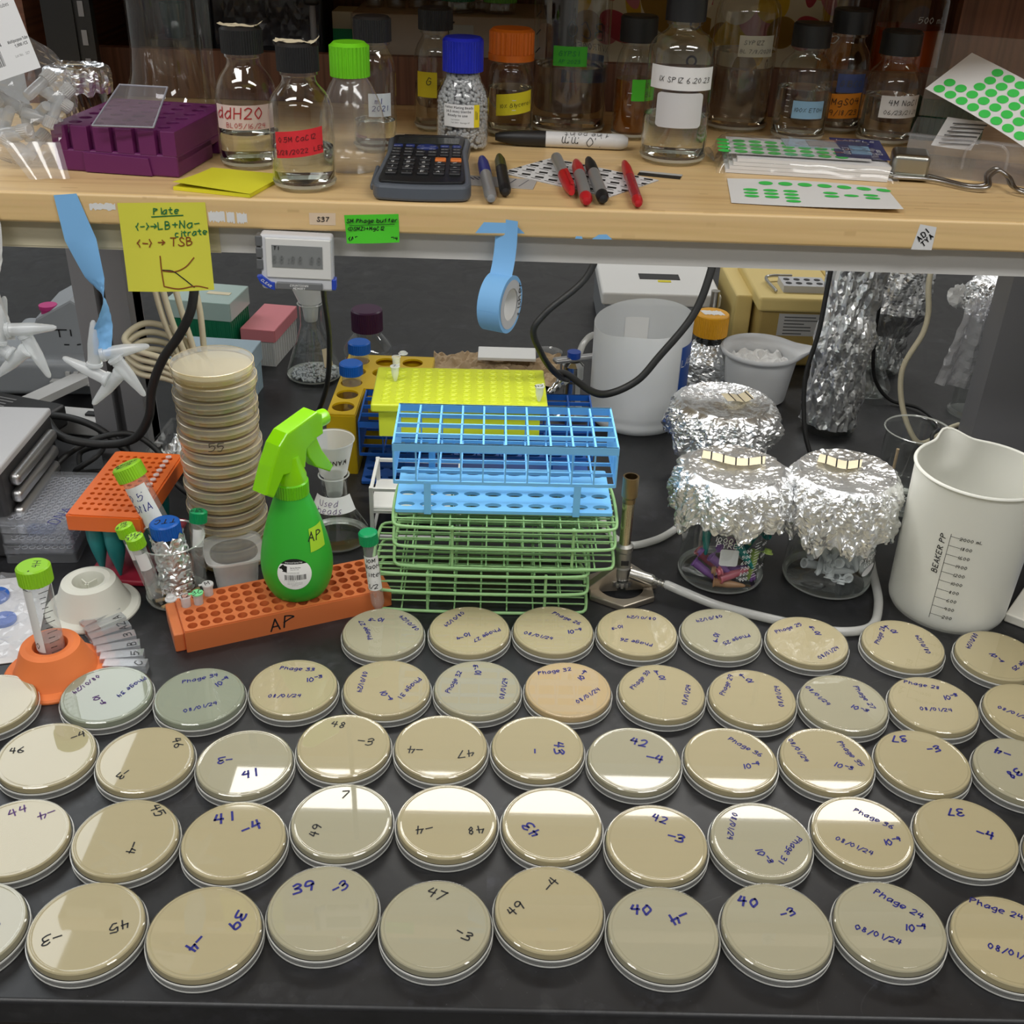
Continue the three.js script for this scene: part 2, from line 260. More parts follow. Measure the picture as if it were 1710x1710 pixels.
// ---------- agar plates: lid below, base and agar above (they lie upside down) ----------
const lidM = phy(lin(0.9, 0.9, 0.88), 0.12, { transmission: 0.82, thickness: 0, ior: 1.59 });
const rimM = phy(lin(0.86, 0.86, 0.82), 0.2, { transmission: 0.3, thickness: 0, ior: 1.59 });
const agarA = phy(lin(0.47, 0.405, 0.245), 0.5), agarB = phy(lin(0.42, 0.39, 0.275), 0.5), agarC = phy(lin(0.56, 0.42, 0.23), 0.5), agarD = phy(lin(0.3, 0.33, 0.25), 0.5);
const dishGeo = {
  lid: lathe([[0, 0.0006], [0.0455, 0.0006], [0.0466, 0.0012], [0.0468, 0.0078]], 72, 0.5),
  lidRim: merge([lathe([[0.0463, 0.0072], [0.0463, 0.0085], [0.0471, 0.0085], [0.0472, 0.0072]], 72, 0.5), lathe([[0.0462, 0.0002], [0.0470, 0.0006], [0.0470, 0.0016], [0.0463, 0.0014]], 72, 0.5)]),
  base: lathe([[0.0458, 0.003], [0.0458, 0.0132], [0.0454, 0.0144], [0.0445, 0.015], [0.0425, 0.0152], [0.0412, 0.0148], [0.0405, 0.0148], [0, 0.0148]], 72, 0.4),
  foot: lathe([[0.0414, 0.0150], [0.0417, 0.0154], [0.0422, 0.0154], [0.0425, 0.0151]], 72, 0.4),
  agar: lathe([[0, 0.0072], [0.0444, 0.0072], [0.0449, 0.0078], [0.0449, 0.0136], [0.0441, 0.0146], [0.0416, 0.01472], [0.0405, 0.0147], [0, 0.0147]], 72, 0.5),
};
const INK = { b: M.inkBlue, k: M.inkBlack, p: M.inkPurple };
let dish0;
function plate([x, z], text, label, agarM, group) {
  let t;
  if (!dish0) {
    t = thing('agar_plate', label, 'agar plate');
    part(t, 'lid', dishGeo.lid, lidM); part(t.children[0], 'lid_rim', dishGeo.lidRim, rimM);
    part(t, 'dish_base', dishGeo.base, clearPlastic); part(t.children[1], 'foot_ring', dishGeo.foot, clearPlastic);
    part(t, 'agar', dishGeo.agar, agarA);
    dish0 = t.clone();
  } else { t = dish0.clone(); t.name = numbered('agar_plate'); scene.add(t); t.userData = {}; meta(t, label, 'agar plate'); }
  if (group) t.userData.group = group;
  t.children[2].material = agarM;
  t.position.set(x, 0.0003, z);
  const by = {};
  for (const [c, s, u, v, deg, len] of text) {
    let n = 0; for (const q of s) n += q === '^' ? 0 : adv(q); const unit = 0.0445 * len / n, w = c === 'b' ? 0.0021 : 0.0013;
    (by[c] ||= []).push([s, u * 0.044, v * 0.044, deg, unit, Math.min(w, unit * 1.25)]);
  }
  for (const c in by) part(t, 'handwriting', ink(by[c], onTop(0.0150), 0.35), INK[c], { b: 'blue ink handwriting', k: 'black ink handwriting', p: 'purple ink handwriting' }[c]);
  return t;
}
const D8 = '08/01/24', L8 = 0.78, LP = 0.85, LT = 0.5;
const ROWS = [
  ['rearmost row', [[-0.1237, -1.0003], [-0.0273, -1.0078], [0.0674, -1.013], [0.1626, -1.0137], [0.2587, -1.0166], [0.3548, -1.005], [0.4626, -1.0029], [0.5638, -0.9863]], [
    [['b', 'Phage 27', -0.45, 0.05, 114, LP], ['b', '10^-3', -0.2, 0.52, 165, LT], ['b', D8, 0.62, 0.4, 130, L8]],
    [['b', D8, -0.42, 0.42, 234, L8], ['b', '10^-4', -0.15, -0.25, 200, LT], ['b', 'Phage 27', 0.44, -0.22, 219, LP]],
    [['b', 'Phage 26', 0.38, 0.48, -34, LP], ['b', '10^-4', 0.55, -0.08, 8, LT], ['b', D8, -0.37, -0.3, -18, L8]],
    [['b', D8, 0.15, 0.58, 175, L8], ['b', '10^-3', -0.5, 0.15, 188, 0.4], ['b', 'Phage 26', -0.08, -0.48, 165, LP]],
    [['b', D8, -0.24, 0.55, 200, L8], ['b', '10^-4', -0.2, -0.25, 240, LT], ['b', 'Phage 25', 0.33, -0.33, 208, LP]],
    [['b', 'Phage 25', -0.38, 0.5, 27, LP], ['b', '10^-3', 0.32, 0.4, 95, LT], ['b', D8, 0.42, -0.5, 38, L8]],
    [['b', 'Phage 28', -0.5, 0.35, 63, LP], ['b', '10^-4', -0.12, 0.6, 108, LT], ['b', D8, 0.5, 0, 95, L8]],
    [['b', D8, -0.47, 0.55, 235, L8], ['b', '10^-4', -0.1, -0.12, 280, LT], ['b', 'Phage 25', 0.5, -0.35, 215, LP]]]],
  ['second-rearmost row', [[-0.5073, -0.8646], [-0.3948, -0.8826], [-0.3, -0.8836], [-0.207, -0.9016], [-0.1101, -0.9044], [-0.0153, -0.9072], [0.0799, -0.9087], [0.1786, -0.9087], [0.2735, -0.9038], [0.3684, -0.8986], [0.4633, -0.8993], [0.5611, -0.8916]], [
    [],
    [['p', D8, -0.58, 0.3, 240, L8], ['p', '10^-3', -0.12, -0.25, -55, LT], ['b', 'Phage 34', 0.5, 0.25, 238, LP]],
    [['b', 'Phage 34', -0.12, 0.62, 22, LP], ['b', '10^-4', 0.42, 0.5, 45, LT], ['b', D8, 0.13, -0.4, 25, L8]],
    [['b', 'Phage 33', 0.0, 0.66, -2, LP], ['b', '10^-3', 0.45, 0.28, 15, LT], ['b', D8, -0.13, -0.35, 3, L8]],
    [['b', D8, -0.6, 0.15, -95, L8], ['b', '10^-4', 0, -0.33, -65, LT], ['b', 'Phage 31', 0.55, -0.03, 240, LP]],
    [['b', 'Phage 32', -0.57, 0.2, 72, LP], ['b', '10^-3', 0, 0.65, 88, LT], ['b', D8, 0.62, 0, 84, L8]],
    [['b', 'Phage 32', -0.29, 0.66, 14, LP], ['b', '10^-4', 0.4, 0.5, 50, LT], ['b', D8, 0.47, -0.22, 42, L8]],
    [['b', 'Phage 30', -0.47, 0.42, 55, LP], ['b', '10^-4', 0.05, 0.6, 98, LT], ['b', D8, 0.58, -0.1, 74, L8]],
    [['b', 'Phage 29', -0.55, 0.42, 65, LP], ['b', '10^-4', 0.0, 0.68, 110, LT], ['b', D8, 0.64, 0.05, 88, L8]],
    [['b', D8, -0.56, 0.2, -60, L8], ['b', '10^-3', 0.3, -0.25, -38, LT], ['b', 'Phage 27', 0.55, 0.18, -75, LP]],
    [['b', 'Phage 28', -0.05, 0.7, -15, LP], ['b', '10^-3', 0.5, 0.25, 8, LT], ['b', D8, 0, -0.2, -3, L8]],
    [['b', D8, -0.38, -0.1, -35, L8]]]],
  ['middle row', [[-0.4237, -0.7924], [-0.3289, -0.7898], [-0.2341, -0.7888], [-0.1432, -0.8155], [-0.0484, -0.8177], [0.0464, -0.82], [0.1402, -0.8061], [0.2349, -0.8092], [0.3297, -0.8121], [0.4245, -0.8128], [0.5189, -0.8043]], [
    [['k', '46', -0.65, 0.1, 15, 0.34], ['k', '-4', 0.5, 0.62, 35, 0.34]],
    [['k', '46', 0.58, 0.5, -60, 0.36], ['k', '-3', -0.33, -0.5, 235, 0.32]],
    [['b', '-3', -0.45, 0.03, 190, 0.34], ['b', '41', 0.2, -0.35, 20, 0.34]],
    [['k', '48', -0.18, 0.65, -8, 0.36], ['k', '-3', 0.5, 0.12, -8, 0.4]],
    [['k', '-4', -0.58, -0.15, 182, 0.4], ['k', '47', 0.54, -0.25, 192, 0.4]],
    [['b', '43', 0.47, -0.07, -88, 0.42], ['b', '-', -0.07, -0.15, 95, 0.16]],
    [['b', '42', 0.17, 0.52, -18, 0.42], ['b', '-4', 0.48, 0.02, -16, 0.42]],
    [['b', 'Phage 36', 0.4, 0.38, -40, LP], ['b', '10^-4', 0.42, -0.22, 5, LT]],
    [['b', D8, -0.58, 0.25, -72, L8], ['b', '10^-3', 0.3, -0.25, -32, LT], ['b', 'Phage 35', 0.58, 0.18, -68, LP]],
    [['b', '37', -0.35, 0.7, 182, 0.4], ['b', '-3', 0.38, 0.4, 8, 0.36]],
    [['b', '-4', -0.25, 0.55, 150, 0.4], ['b', '38', -0.25, -0.15, 205, 0.4]]]],
  ['second-front row', [[-0.4129, -0.6897], [-0.3182, -0.6921], [-0.2234, -0.6926], [-0.1321, -0.7183], [-0.0373, -0.72], [0.0575, -0.72], [0.1503, -0.7006], [0.2449, -0.7066], [0.339, -0.7177], [0.4338, -0.7185], [0.5252, -0.6932]], [
    [['p', '44', -0.2, 0.68, 35, 0.4], ['p', '-4', 0.37, 0.6, 215, 0.4]],
    [['k', '45', 0.46, 0.7, -50, 0.38], ['k', '-4', 0.22, -0.3, -95, 0.34]],
    [['b', '41', -0.3, 0.55, 22, 0.42], ['b', '-4', 0.3, 0.33, 32, 0.46]],
    [['k', '49', -0.48, -0.3, 80, 0.36], ['k', '7', 0.0, 0.7, 0, 0.2]],
    [['k', '-4', -0.48, -0.25, 192, 0.4], ['k', '48', 0.57, -0.25, 192, 0.38]],
    [['b', '43', -0.44, -0.18, 130, 0.42]],
    [['b', '-3', 0.43, 0.12, -18, 0.38], ['b', '42', 0.15, 0.62, -20, 0.36]],
    [['b', D8, -0.54, 0.32, 252, L8], ['b', '10^-3', -0.05, -0.45, -72, LT], ['b', 'Phage 31', 0.53, -0.28, 232, LP]],
    [['b', 'Phage 36', 0.35, 0.38, -35, LP], ['b', '10^-4', 0.55, -0.25, 5, LT], ['b', D8, -0.26, -0.38, -32, L8]],
    [['b', '37', -0.04, 0.6, 178, 0.38], ['b', '-4', 0.42, 0, -22, 0.38]],
    []]],
  ['front row', [[-0.4156, -0.5948], [-0.3208, -0.5973], [-0.226, -0.5957], [-0.1344, -0.6201], [-0.0406, -0.6069], [0.0524, -0.6253], [0.1451, -0.6055], [0.2397, -0.612], [0.3344, -0.6165], [0.4284, -0.604]], [
    [['b', '-3', 0.42, 0, 200, 0.38]],
    [['k', '-3', -0.55, -0.3, 207, 0.4], ['k', '45', 0.57, 0.0, 207, 0.4]],
    [['b', '39', 0.55, 0.22, 250, 0.42], ['b', '-4', -0.1, -0.3, 242, 0.4]],
    [['b', '39', -0.42, 0.48, 18, 0.44], ['b', '-3', 0.26, 0.52, 36, 0.36]],
    [['k', '47', 0.0, 0.68, -22, 0.42], ['k', '-3', 0.55, -0.22, -32, 0.38]],
    [['k', '-4', 0.06, 0.58, 52, 0.38], ['k', '49', -0.62, -0.02, 45, 0.38]],
    [['b', '40', -0.34, 0.46, -2, 0.44], ['b', '-4', 0.3, 0.3, 212, 0.42]],
    [['b', '40', -0.42, 0.55, -12, 0.44], ['b', '-3', 0.28, 0.33, 22, 0.32]],
    [['b', 'Phage 24', 0.32, 0.48, -38, 0.98], ['b', '10^-4', 0.46, -0.08, -8, 0.52], ['b', D8, -0.28, -0.24, -24, 0.86]],
    [['b', 'Phage 24', 0.05, 0.7, -25, 0.98], ['b', D8, -0.02, -0.3, -22, 0.9]]]],
];
const ORD = ['first', 'second', 'third', 'fourth', 'fifth', 'sixth', 'seventh', 'eighth', 'ninth', 'tenth', 'eleventh', 'twelfth'];
ROWS.forEach(([row, spots, texts], r) => spots.forEach((s, i) => {
  const t = texts[i] || [], mark = t.filter((q) => q[1] !== D8).map((q) => q[1].replace('^', '').replace('-', ' minus ').trim()).join(', ');
  const tone = r > 3 && (i === 3 || i === 6 || i === 7) ? agarB : r === 1 && i === 6 ? agarC : r === 1 && (i === 1 || i === 2) ? agarD : (r * 7 + i * 5) % 4 === 0 ? agarB : agarA;
  plate(s, t, `agar plate ${ORD[i]} from left in ${row}${mark ? ', marked ' + mark : ''}`, tone, 'agar plates spread in rows on the bench');
}));
// ---------- shared builders ----------
const orient = (o, from, to) => { const A = V(...from), B = V(...to); o.position.copy(A); o.quaternion.setFromUnitVectors(V(0, 1, 0), B.sub(A).normalize()); return o; };
const fill = (g, o) => { o.add(g); return g; };
// small lidded microtube, rim at y = 0, tip at y = -0.038
const mt = {
  body: lathe([[0.0052, 0.0005], [0.0064, 0.0005], [0.0064, -0.0012], [0.0054, -0.0016], [0.0051, -0.018], [0.0024, -0.036], [0.0012, -0.0382], [0, -0.0386]], 20, 0.5),
  cap: merge([lathe([[0, 0.0022], [0.0058, 0.0022], [0.0066, 0.0016], [0.0066, 0.0002], [0.0046, 0], [0.0044, -0.003]], 20, 0.5), bx(0.004, 0.0008, 0.003, 0.008, 0.0014, 0)]),
  open: merge([at(lathe([[0, 0.0016], [0.0058, 0.0016], [0.0066, 0.001], [0.0066, -0.0004], [0.0046, -0.0006], [0.0046, 0.0046]], 20, 0.5), 0.0155, -0.0004, 0), bx(0.007, 0.0006, 0.003, 0.008, 0.0002, 0)]),
};
function microtube(name, label, m, capM, open) { const t = thing(name, label, 'microtube'); part(t, 'tube', mt.body, m); part(t, 'cap', open ? mt.open : mt.cap, capM || m); return t; }
// conical screw-cap tube, base tip at y = 0
function conical(label, r, len, capR, capH, capM, grp) {
  const t = thing('conical_tube', label, 'tube');
  part(t, 'tube', lathe([[0, 0], [r * 0.22, 0.001], [r * 0.3, 0.004], [r * 0.98, len * 0.16], [r, len * 0.2], [r, len]], 28, 0.4), clearTube);
  part(t, 'cap', at(ribbed(capR, capH, 36, 0.0006), 0, len - capH * 0.55, 0), capM);
  return t;
}
const clearTube = phy(lin(0.93, 0.94, 0.94), 0.14, { transmission: 0.9, thickness: 0, ior: 1.5 });
const ppc = phy(lin(0.93, 0.95, 0.96), 0.25, { transmission: 0.55, thickness: 0, ior: 1.5 });
const limeM = std(lin(0.28, 0.6, 0.015), 0.38);
const glassEdge = phy(lin(0.78, 0.8, 0.76), 0.12, { transmission: 0.6, thickness: 0, ior: 1.6 });
function edges(t, r, h, rim = 1) { if (rim) part(t, 'rim', lathe([[r + 0.0015, h - 0.0012], [r + 0.0032, h], [r + 0.0022, h + 0.0012], [r + 0.001, h]], 56, 0.5), glassEdge); part(t, 'base_ring', lathe([[r - 0.006, 0.0006], [r - 0.0005, 0.004], [r + 0.0003, 0.007], [r - 0.004, 0.0035]], 56, 0.6), glassEdge); }
function beakerGeo(r, h, spout = true, lip = 0.003) {
  const g = new THREE.LatheGeometry([[0, 0.0015], [r - 0.006, 0.0015], [r - 0.001, 0.006], [r, 0.012], [r, h - 0.008], [r + lip * 0.5, h - 0.002], [r + lip, h], [r + lip * 1.1, h + 0.0006], [r + lip * 0.9, h + 0.0012]].map((p) => new THREE.Vector2(Math.max(p[0], 1e-5), p[1])), 56);
  if (spout) { const p = g.attributes.position; for (let i = 0; i < p.count; i++) { const x = p.getX(i), y = p.getY(i), z = p.getZ(i), a = Math.atan2(z, x); const k = Math.exp(-((a - PI * 0.5) ** 2) / 0.06) * Math.max(0, (y - h * 0.82) / (h * 0.18)); p.setX(i, x * (1 + k * 0.16)); p.setZ(i, z * (1 + k * 0.2)); p.setY(i, y + k * 0.004); } }
  g.computeVertexNormals(); return toCreasedNormals(g, 0.8);
}
// ---------- tube star hung on tape ----------
function tubeStar(label, cx, cy, cz, turn, tapeM, tapePts) {
  const t = thing('microtube_star', label, 'tube star', [cx, cy, cz]);
  for (let k = 0; k < 5; k++) {
    const a = R(turn + k * 72), b = a + R(75 + rr(-8, 8)), tip = [0.036 * Math.cos(a), 0.036 * Math.sin(a), rr(-0.002, 0.004)], top = [0.0125 * Math.cos(b), 0.0125 * Math.sin(b), rr(-0.001, 0.005)];
    const q = part(t, 'microtube', mt.body, ppc); q.scale.setScalar(1.14); orient(q, top, [2 * top[0] - tip[0], 2 * top[1] - tip[1], 2 * top[2] - tip[2]]);
    part(q, 'cap', mt.cap, ppc);
  }
  const S = tapePts.map(([x, y, z, w, tw]) => [V(x - cx, y - cy, z - cz), w, tw]);
  const cv = new THREE.CatmullRomCurve3(S.map((s) => s[0]), false, 'centripetal');
  part(t, 'tape_strip', surf((u, v) => { const p = cv.getPoint(v), f = v * (S.length - 1), i = Math.min(S.length - 2, Math.floor(f)), k = f - i, w = 1.35 * (S[i][1] * (1 - k) + S[i + 1][1] * k), tw = R(S[i][2] * (1 - k) + S[i + 1][2] * k); const cr = v > 0.35 ? n3(u * 3, v * 14, turn) * 0.0012 : 0; return [p.x + (u - 0.5) * w * Math.cos(tw), p.y + (u - 0.5) * w * 0.1, p.z + (u - 0.5) * w * Math.sin(tw) + cr]; }, 8, 60), tapeM);
  return t;
}
tubeStar('star of five clear microtubes hanging on twisted blue tape', -0.371, 0.34, -0.972, 175, M.tape, [[-0.385, 0.5, -0.9745, 0.015, 0], [-0.378, 0.46, -0.9743, 0.021, 0], [-0.371, 0.425, -0.9743, 0.016, 20], [-0.366, 0.405, -0.974, 0.01, 75], [-0.367, 0.39, -0.973, 0.01, 120], [-0.371, 0.372, -0.971, 0.013, 165], [-0.374, 0.352, -0.968, 0.011, 180]]);
tubeStar('star of five clear microtubes hanging on white tape at the left edge', -0.455, 0.362, -0.972, 168, std(lin(0.62, 0.62, 0.6), 0.8), [[-0.463, 0.5, -0.9745, 0.02, 0], [-0.46, 0.47, -0.9745, 0.02, 0], [-0.461, 0.44, -0.9745, 0.018, 20], [-0.463, 0.415, -0.973, 0.014, 50], [-0.464, 0.385, -0.972, 0.016, 20], [-0.458, 0.365, -0.968, 0.01, 10]]);
// ---------- grey heat block at the left edge ----------
{
  const t = thing('heat_block', 'silver metal heat block with ribbed side at the left edge', 'heat block', [-0.69, 0, -1.235]);
  part(t, 'housing', rb(0.2, 0.118, 0.17, 0.006, 0, 0.059, 0), std(lin(0.035, 0.035, 0.037), 0.5));
  part(t, 'top_plate', rb(0.202, 0.01, 0.172, 0.003, 0, 0.121, 0), std(lin(0.55, 0.55, 0.56), 0.45));
  for (let i = 0; i < 4; i++) part(t, 'side_rib', rb(0.014, 0.016, 0.13, 0.006, 0.107, 0.1 - i * 0.021, 0.002 + i * 0.004), M.alu);
}
// ---------- grey instruments behind the left post ----------
{
  const t = thing('mini_centrifuge', 'grey instrument with sloped panel and pink knob behind left post', 'instrument', [-0.74, 0, -1.72], 0.05);
  const gm = std(lin(0.3, 0.32, 0.34), 0.45);
  part(t, 'base', rb(0.2, 0.06, 0.2, 0.012, 0.02, 0.03, 0), gm);
  part(t, 'panel', ext(poly([[-0.06, 0], [0.075, 0], [0.06, 0.06], [0.02, 0.085], [-0.035, 0.055]]), 0.12, 0.004).translate(0.04, 0.06, -0.06), gm);
  part(t, 'knob', merge([cyl(0.012, 0.014, 0.02, 0.118, 0.05, 20), cyl(0.014, 0.006, 0.02, 0.13, 0.05, 20)]), std(lin(0.5, 0.04, 0.2), 0.4), 'pink knob');
  part(t, 'symbol', lineInk([[[[0, 0.1], [0, 0.088]], 0.002], [[[-0.01, 0.1], [0.012, 0.1]], 0.002], [[[0.018, 0.1], [0.018, 0.09]], 0.002], [[[0.005, 0.075], [0.012, 0.075]], 0.002], [[[0.025, 0.075], [0.03, 0.076]], 0.002]], (u, v) => [u + 0.035, v, 0.0652]), M.inkBlack);
  const s = thing('pipette_stand', 'tall pale grey column with flared top at far left', 'instrument', [-0.935, 0, -1.69]);
  part(s, 'column', lathe([[0.06, 0], [0.062, 0.01], [0.05, 0.03], [0.047, 0.28], [0.05, 0.3]], 40, 0.4), gm);
  part(s, 'top', lathe([[0.05, 0.3], [0.064, 0.305], [0.066, 0.312], [0.05, 0.318], [0.03, 0.33], [0, 0.332]], 40, 0.4), std(lin(0.42, 0.44, 0.46), 0.4));
  part(s, 'bracket', ext(poly([[0.04, 0.33], [0.13, 0.22], [0.15, 0.23], [0.12, 0.36], [0.05, 0.4]]), 0.03, 0.003).translate(0, 0, 0.03), gm);
  const s2 = thing('pipette', 'grey hand pipette hanging at far left behind the star', 'pipette', [-0.86, 0.12, -1.55]);
  part(s2, 'handle', lathe([[0, 0.1], [0.012, 0.1], [0.02, 0.14], [0.024, 0.26], [0.022, 0.3], [0, 0.31]], 24, 0.4), std(lin(0.34, 0.34, 0.35), 0.4));
  part(s2, 'shaft', lathe([[0, -0.02], [0.005, -0.02], [0.007, 0.05], [0.012, 0.1], [0, 0.1]], 20, 0.4), std(lin(0.1, 0.1, 0.3), 0.4));
}
solo('gel_comb_tray', 'slanting pale grey bar with notched end behind the heat block', 'tray', merge([bar([-0.713, 0.036, -1.514], [-0.66, 0.036, -1.62], 0.03, 0.012), ...[0, 1, 2, 3, 4, 5].map((i) => bx(0.007, 0.012, 0.012, -0.685 + i * 0.013, 0.038, -1.625)), bx(0.1, 0.006, 0.012, -0.66, 0.03, -1.612)]), M.pale);
{
  const t = thing('power_adapter', 'black power adapter with printed grey label at left', 'adapter', [-0.72, 0.03, -1.455], -0.32);
  part(t, 'case', rb(0.17, 0.035, 0.07, 0.006, 0, 0.0175, 0), M.black);
  part(t, 'print', lineInk([...Array(6)].map((_, i) => [[[-0.055, -0.022 + i * 0.008], [-0.055 + rr(0.05, 0.1), -0.022 + i * 0.008]], 0.003]), onTop(0.0353)), std(lin(0.2, 0.2, 0.2), 0.6));
  const b = thing('power_strip', 'pale grey flat strip lying beneath the black adapter', 'power strip', [-0.68, 0, -1.515], -0.12);
  part(b, 'body', rb(0.2, 0.026, 0.045, 0.004, 0, 0.013, 0), M.pale);
  part(b, 'switch', rb(0.02, 0.004, 0.012, 0.001, 0.07, 0.0275, 0), M.black);
}
const cord = (label, pts, r, m = M.rubber, n = 90) => solo('cable', label, 'cable', tube(pts, r, n, 8), m);
cord('thick black cable hanging beneath the yellow note and bending left', [[-0.365, 0.46, -1.29], [-0.37, 0.345, -1.3], [-0.376, 0.301, -1.3], [-0.384, 0.272, -1.3], [-0.402, 0.24, -1.3], [-0.426, 0.208, -1.3], [-0.445, 0.168, -1.3], [-0.455, 0.126, -1.3], [-0.477, 0.095, -1.3], [-0.518, 0.082, -1.305], [-0.576, 0.088, -1.31], [-0.61, 0.092, -1.35]], 0.0058);
cord('black cable looping in front of the left post base', [[-0.505, 0.006, -1.265], [-0.535, 0.02, -1.262], [-0.585, 0.05, -1.28], [-0.555, 0.07, -1.33], [-0.5, 0.075, -1.35], [-0.46, 0.05, -1.34], [-0.44, 0.02, -1.32], [-0.41, 0.006, -1.3]], 0.004);
cord('black cable coiled behind the heat block', [[-0.575, 0.006, -1.345], [-0.585, 0.03, -1.375], [-0.55, 0.045, -1.37], [-0.545, 0.05, -1.33], [-0.57, 0.035, -1.315], [-0.56, 0.01, -1.36], [-0.52, 0.006, -1.37], [-0.47, 0.006, -1.33]], 0.004);
cord('black cable arching from the adapter toward the post', [[-0.66, 0.055, -1.42], [-0.62, 0.075, -1.4], [-0.56, 0.07, -1.38], [-0.52, 0.04, -1.37], [-0.5, 0.008, -1.36]], 0.005);
// ---------- stack of 96-well plates ----------
{
  const wells = []; for (let i = 0; i < 8; i++) for (let j = 0; j < 12; j++) wells.push([(i - 3.5) * 0.009, (j - 5.5) * 0.009]);
  const shp = rrect(0.083, 0.124, 0.006); wells.forEach(([x, y]) => shp.holes.push(hole(x, y, 0.0032)));
  const deck = flat(ext(shp, 0.001, 0, 6));
  const wall = merge(wells.map(([x, y]) => at(new THREE.CylinderGeometry(0.0033, 0.0031, 0.0095, 10, 1, true), x, -0.0048, -y)));
  const skirt = flat(ext((() => { const s = rrect(0.0855, 0.1275, 0.004); const q = new THREE.Path(rrect(0.0835, 0.1255, 0.004).getPoints(6).reverse()); s.holes.push(q); return s; })(), 0.012, 0));
  const wr = phy(lin(0.86, 0.87, 0.9), 0.2, { transmission: 0.35, thickness: 0 }), rims = merge(wells.map(([x, y]) => lathe([[0.0031, 0.0002], [0.0034, 0.0012], [0.0039, 0.0012], [0.004, 0.0002]], 12, 0.5).translate(x, 0.0135, -y)));
  const pl = phy(lin(0.93, 0.94, 0.96), 0.04, { transmission: 0.93, thickness: 0, ior: 1.5 });
  let first;
  const names = ['bottom', 'second', 'third', 'top'];
  for (let k = 0; k < 4; k++) {
    const lab = `clear 96-well plate, ${k === 3 ? 'topmost' : k === 0 ? 'lowest' : names[k] + ' from the bottom'} in the stack at left`;
    let t;
    if (!first) { t = first = thing('well_plate', lab, 'well plate', [0, 0, 0], 0, 'stacked well plates'); part(t, 'deck', at(deck, 0, 0.0125, 0), pl); part(t, 'skirt', skirt, pl); part(t, 'wells', at(wall, 0, 0.0125, 0), pl, null, 'stuff'); part(t, 'well_rims', rims, wr, null, 'stuff'); }
    else t = copyOf(first, lab);
    t.position.set(-0.562 + k * 0.0015, 0.0005 + k * 0.0142, -1.205 + (k % 2) * 0.002); t.rotation.y = R(4 - k * 1.5);
    if (k === 3) { part(t, 'lid', merge([bx(0.087, 0.001, 0.128, 0, 0.0165, 0), bx(0.087, 0.006, 0.001, 0, 0.0135, 0.064), bx(0.001, 0.006, 0.128, 0.0435, 0.0135, 0)]), pl); part(t, 'handwriting', ink([['DNA', 0.028, -0.045, 80, 0.0022, 0.0012]], onTop(0.0172)), M.inkBlue); }
  }
}
// ---------- orange tip rack on teal tips ----------
{
  const t = thing('tip_rack', 'orange pipette tip rack standing on teal tips over red base', 'tip rack', [-0.448, 0, -1.172], R(-3));
  const s = rrect(0.083, 0.158, 0.005), hs = []; for (let i = 0; i < 8; i++) for (let j = 0; j < 12; j++) hs.push([(i - 3.5) * 0.009, (j - 5.5) * 0.0118]);
  hs.forEach(([x, y]) => s.holes.push(hole(x, y, 0.0029)));
  const om = std(lin(0.78, 0.15, 0.02), 0.42);
  part(t, 'deck', at(flat(ext(s, 0.006, 0, 8)), 0, 0.094, 0), om);
  part(t, 'skirt', merge([bx(0.086, 0.019, 0.003, 0, 0.089, 0.079), bx(0.086, 0.019, 0.003, 0, 0.089, -0.079), bx(0.003, 0.019, 0.158, 0.0425, 0.089, 0), bx(0.003, 0.019, 0.158, -0.0425, 0.089, 0), bx(0.08, 0.002, 0.154, 0, 0.082, 0)]), om);
  const teal = std(lin(0.01, 0.2, 0.2), 0.45);
  for (const [x, z, k] of [[-0.022, 0.058, 0], [0.001, 0.063, 1], [0.025, 0.056, 0], [-0.025, 0.02, 1], [0.024, 0.015, 0], [0.0, 0.022, 1], [-0.02, -0.02, 0], [0.024, -0.03, 1]]) part(t, 'tip', lathe([[0, 0.008], [0.0015, 0.008], [0.009 + k * 0.001, 0.04], [0.0115, 0.055], [0.0118, 0.08], [0, 0.08]], 16, 0.5).translate(x, 0, z), teal);
  part(t, 'base', rb(0.078, 0.008, 0.15, 0.003, 0, 0.004, 0), std(lin(0.3, 0.01, 0.03), 0.5), 'dark red base');
  part(t, 'pcr_strip', merge([...Array(8)].map((_, i) => at(lathe([[0.0028, 0], [0.0036, 0.0005], [0.0036, 0.002], [0.002, 0.0025], [0, 0.0025]], 12), 0.0285, 0.1, -0.068 + i * 0.0118))), ppc, 'clear strip of tube caps');
}
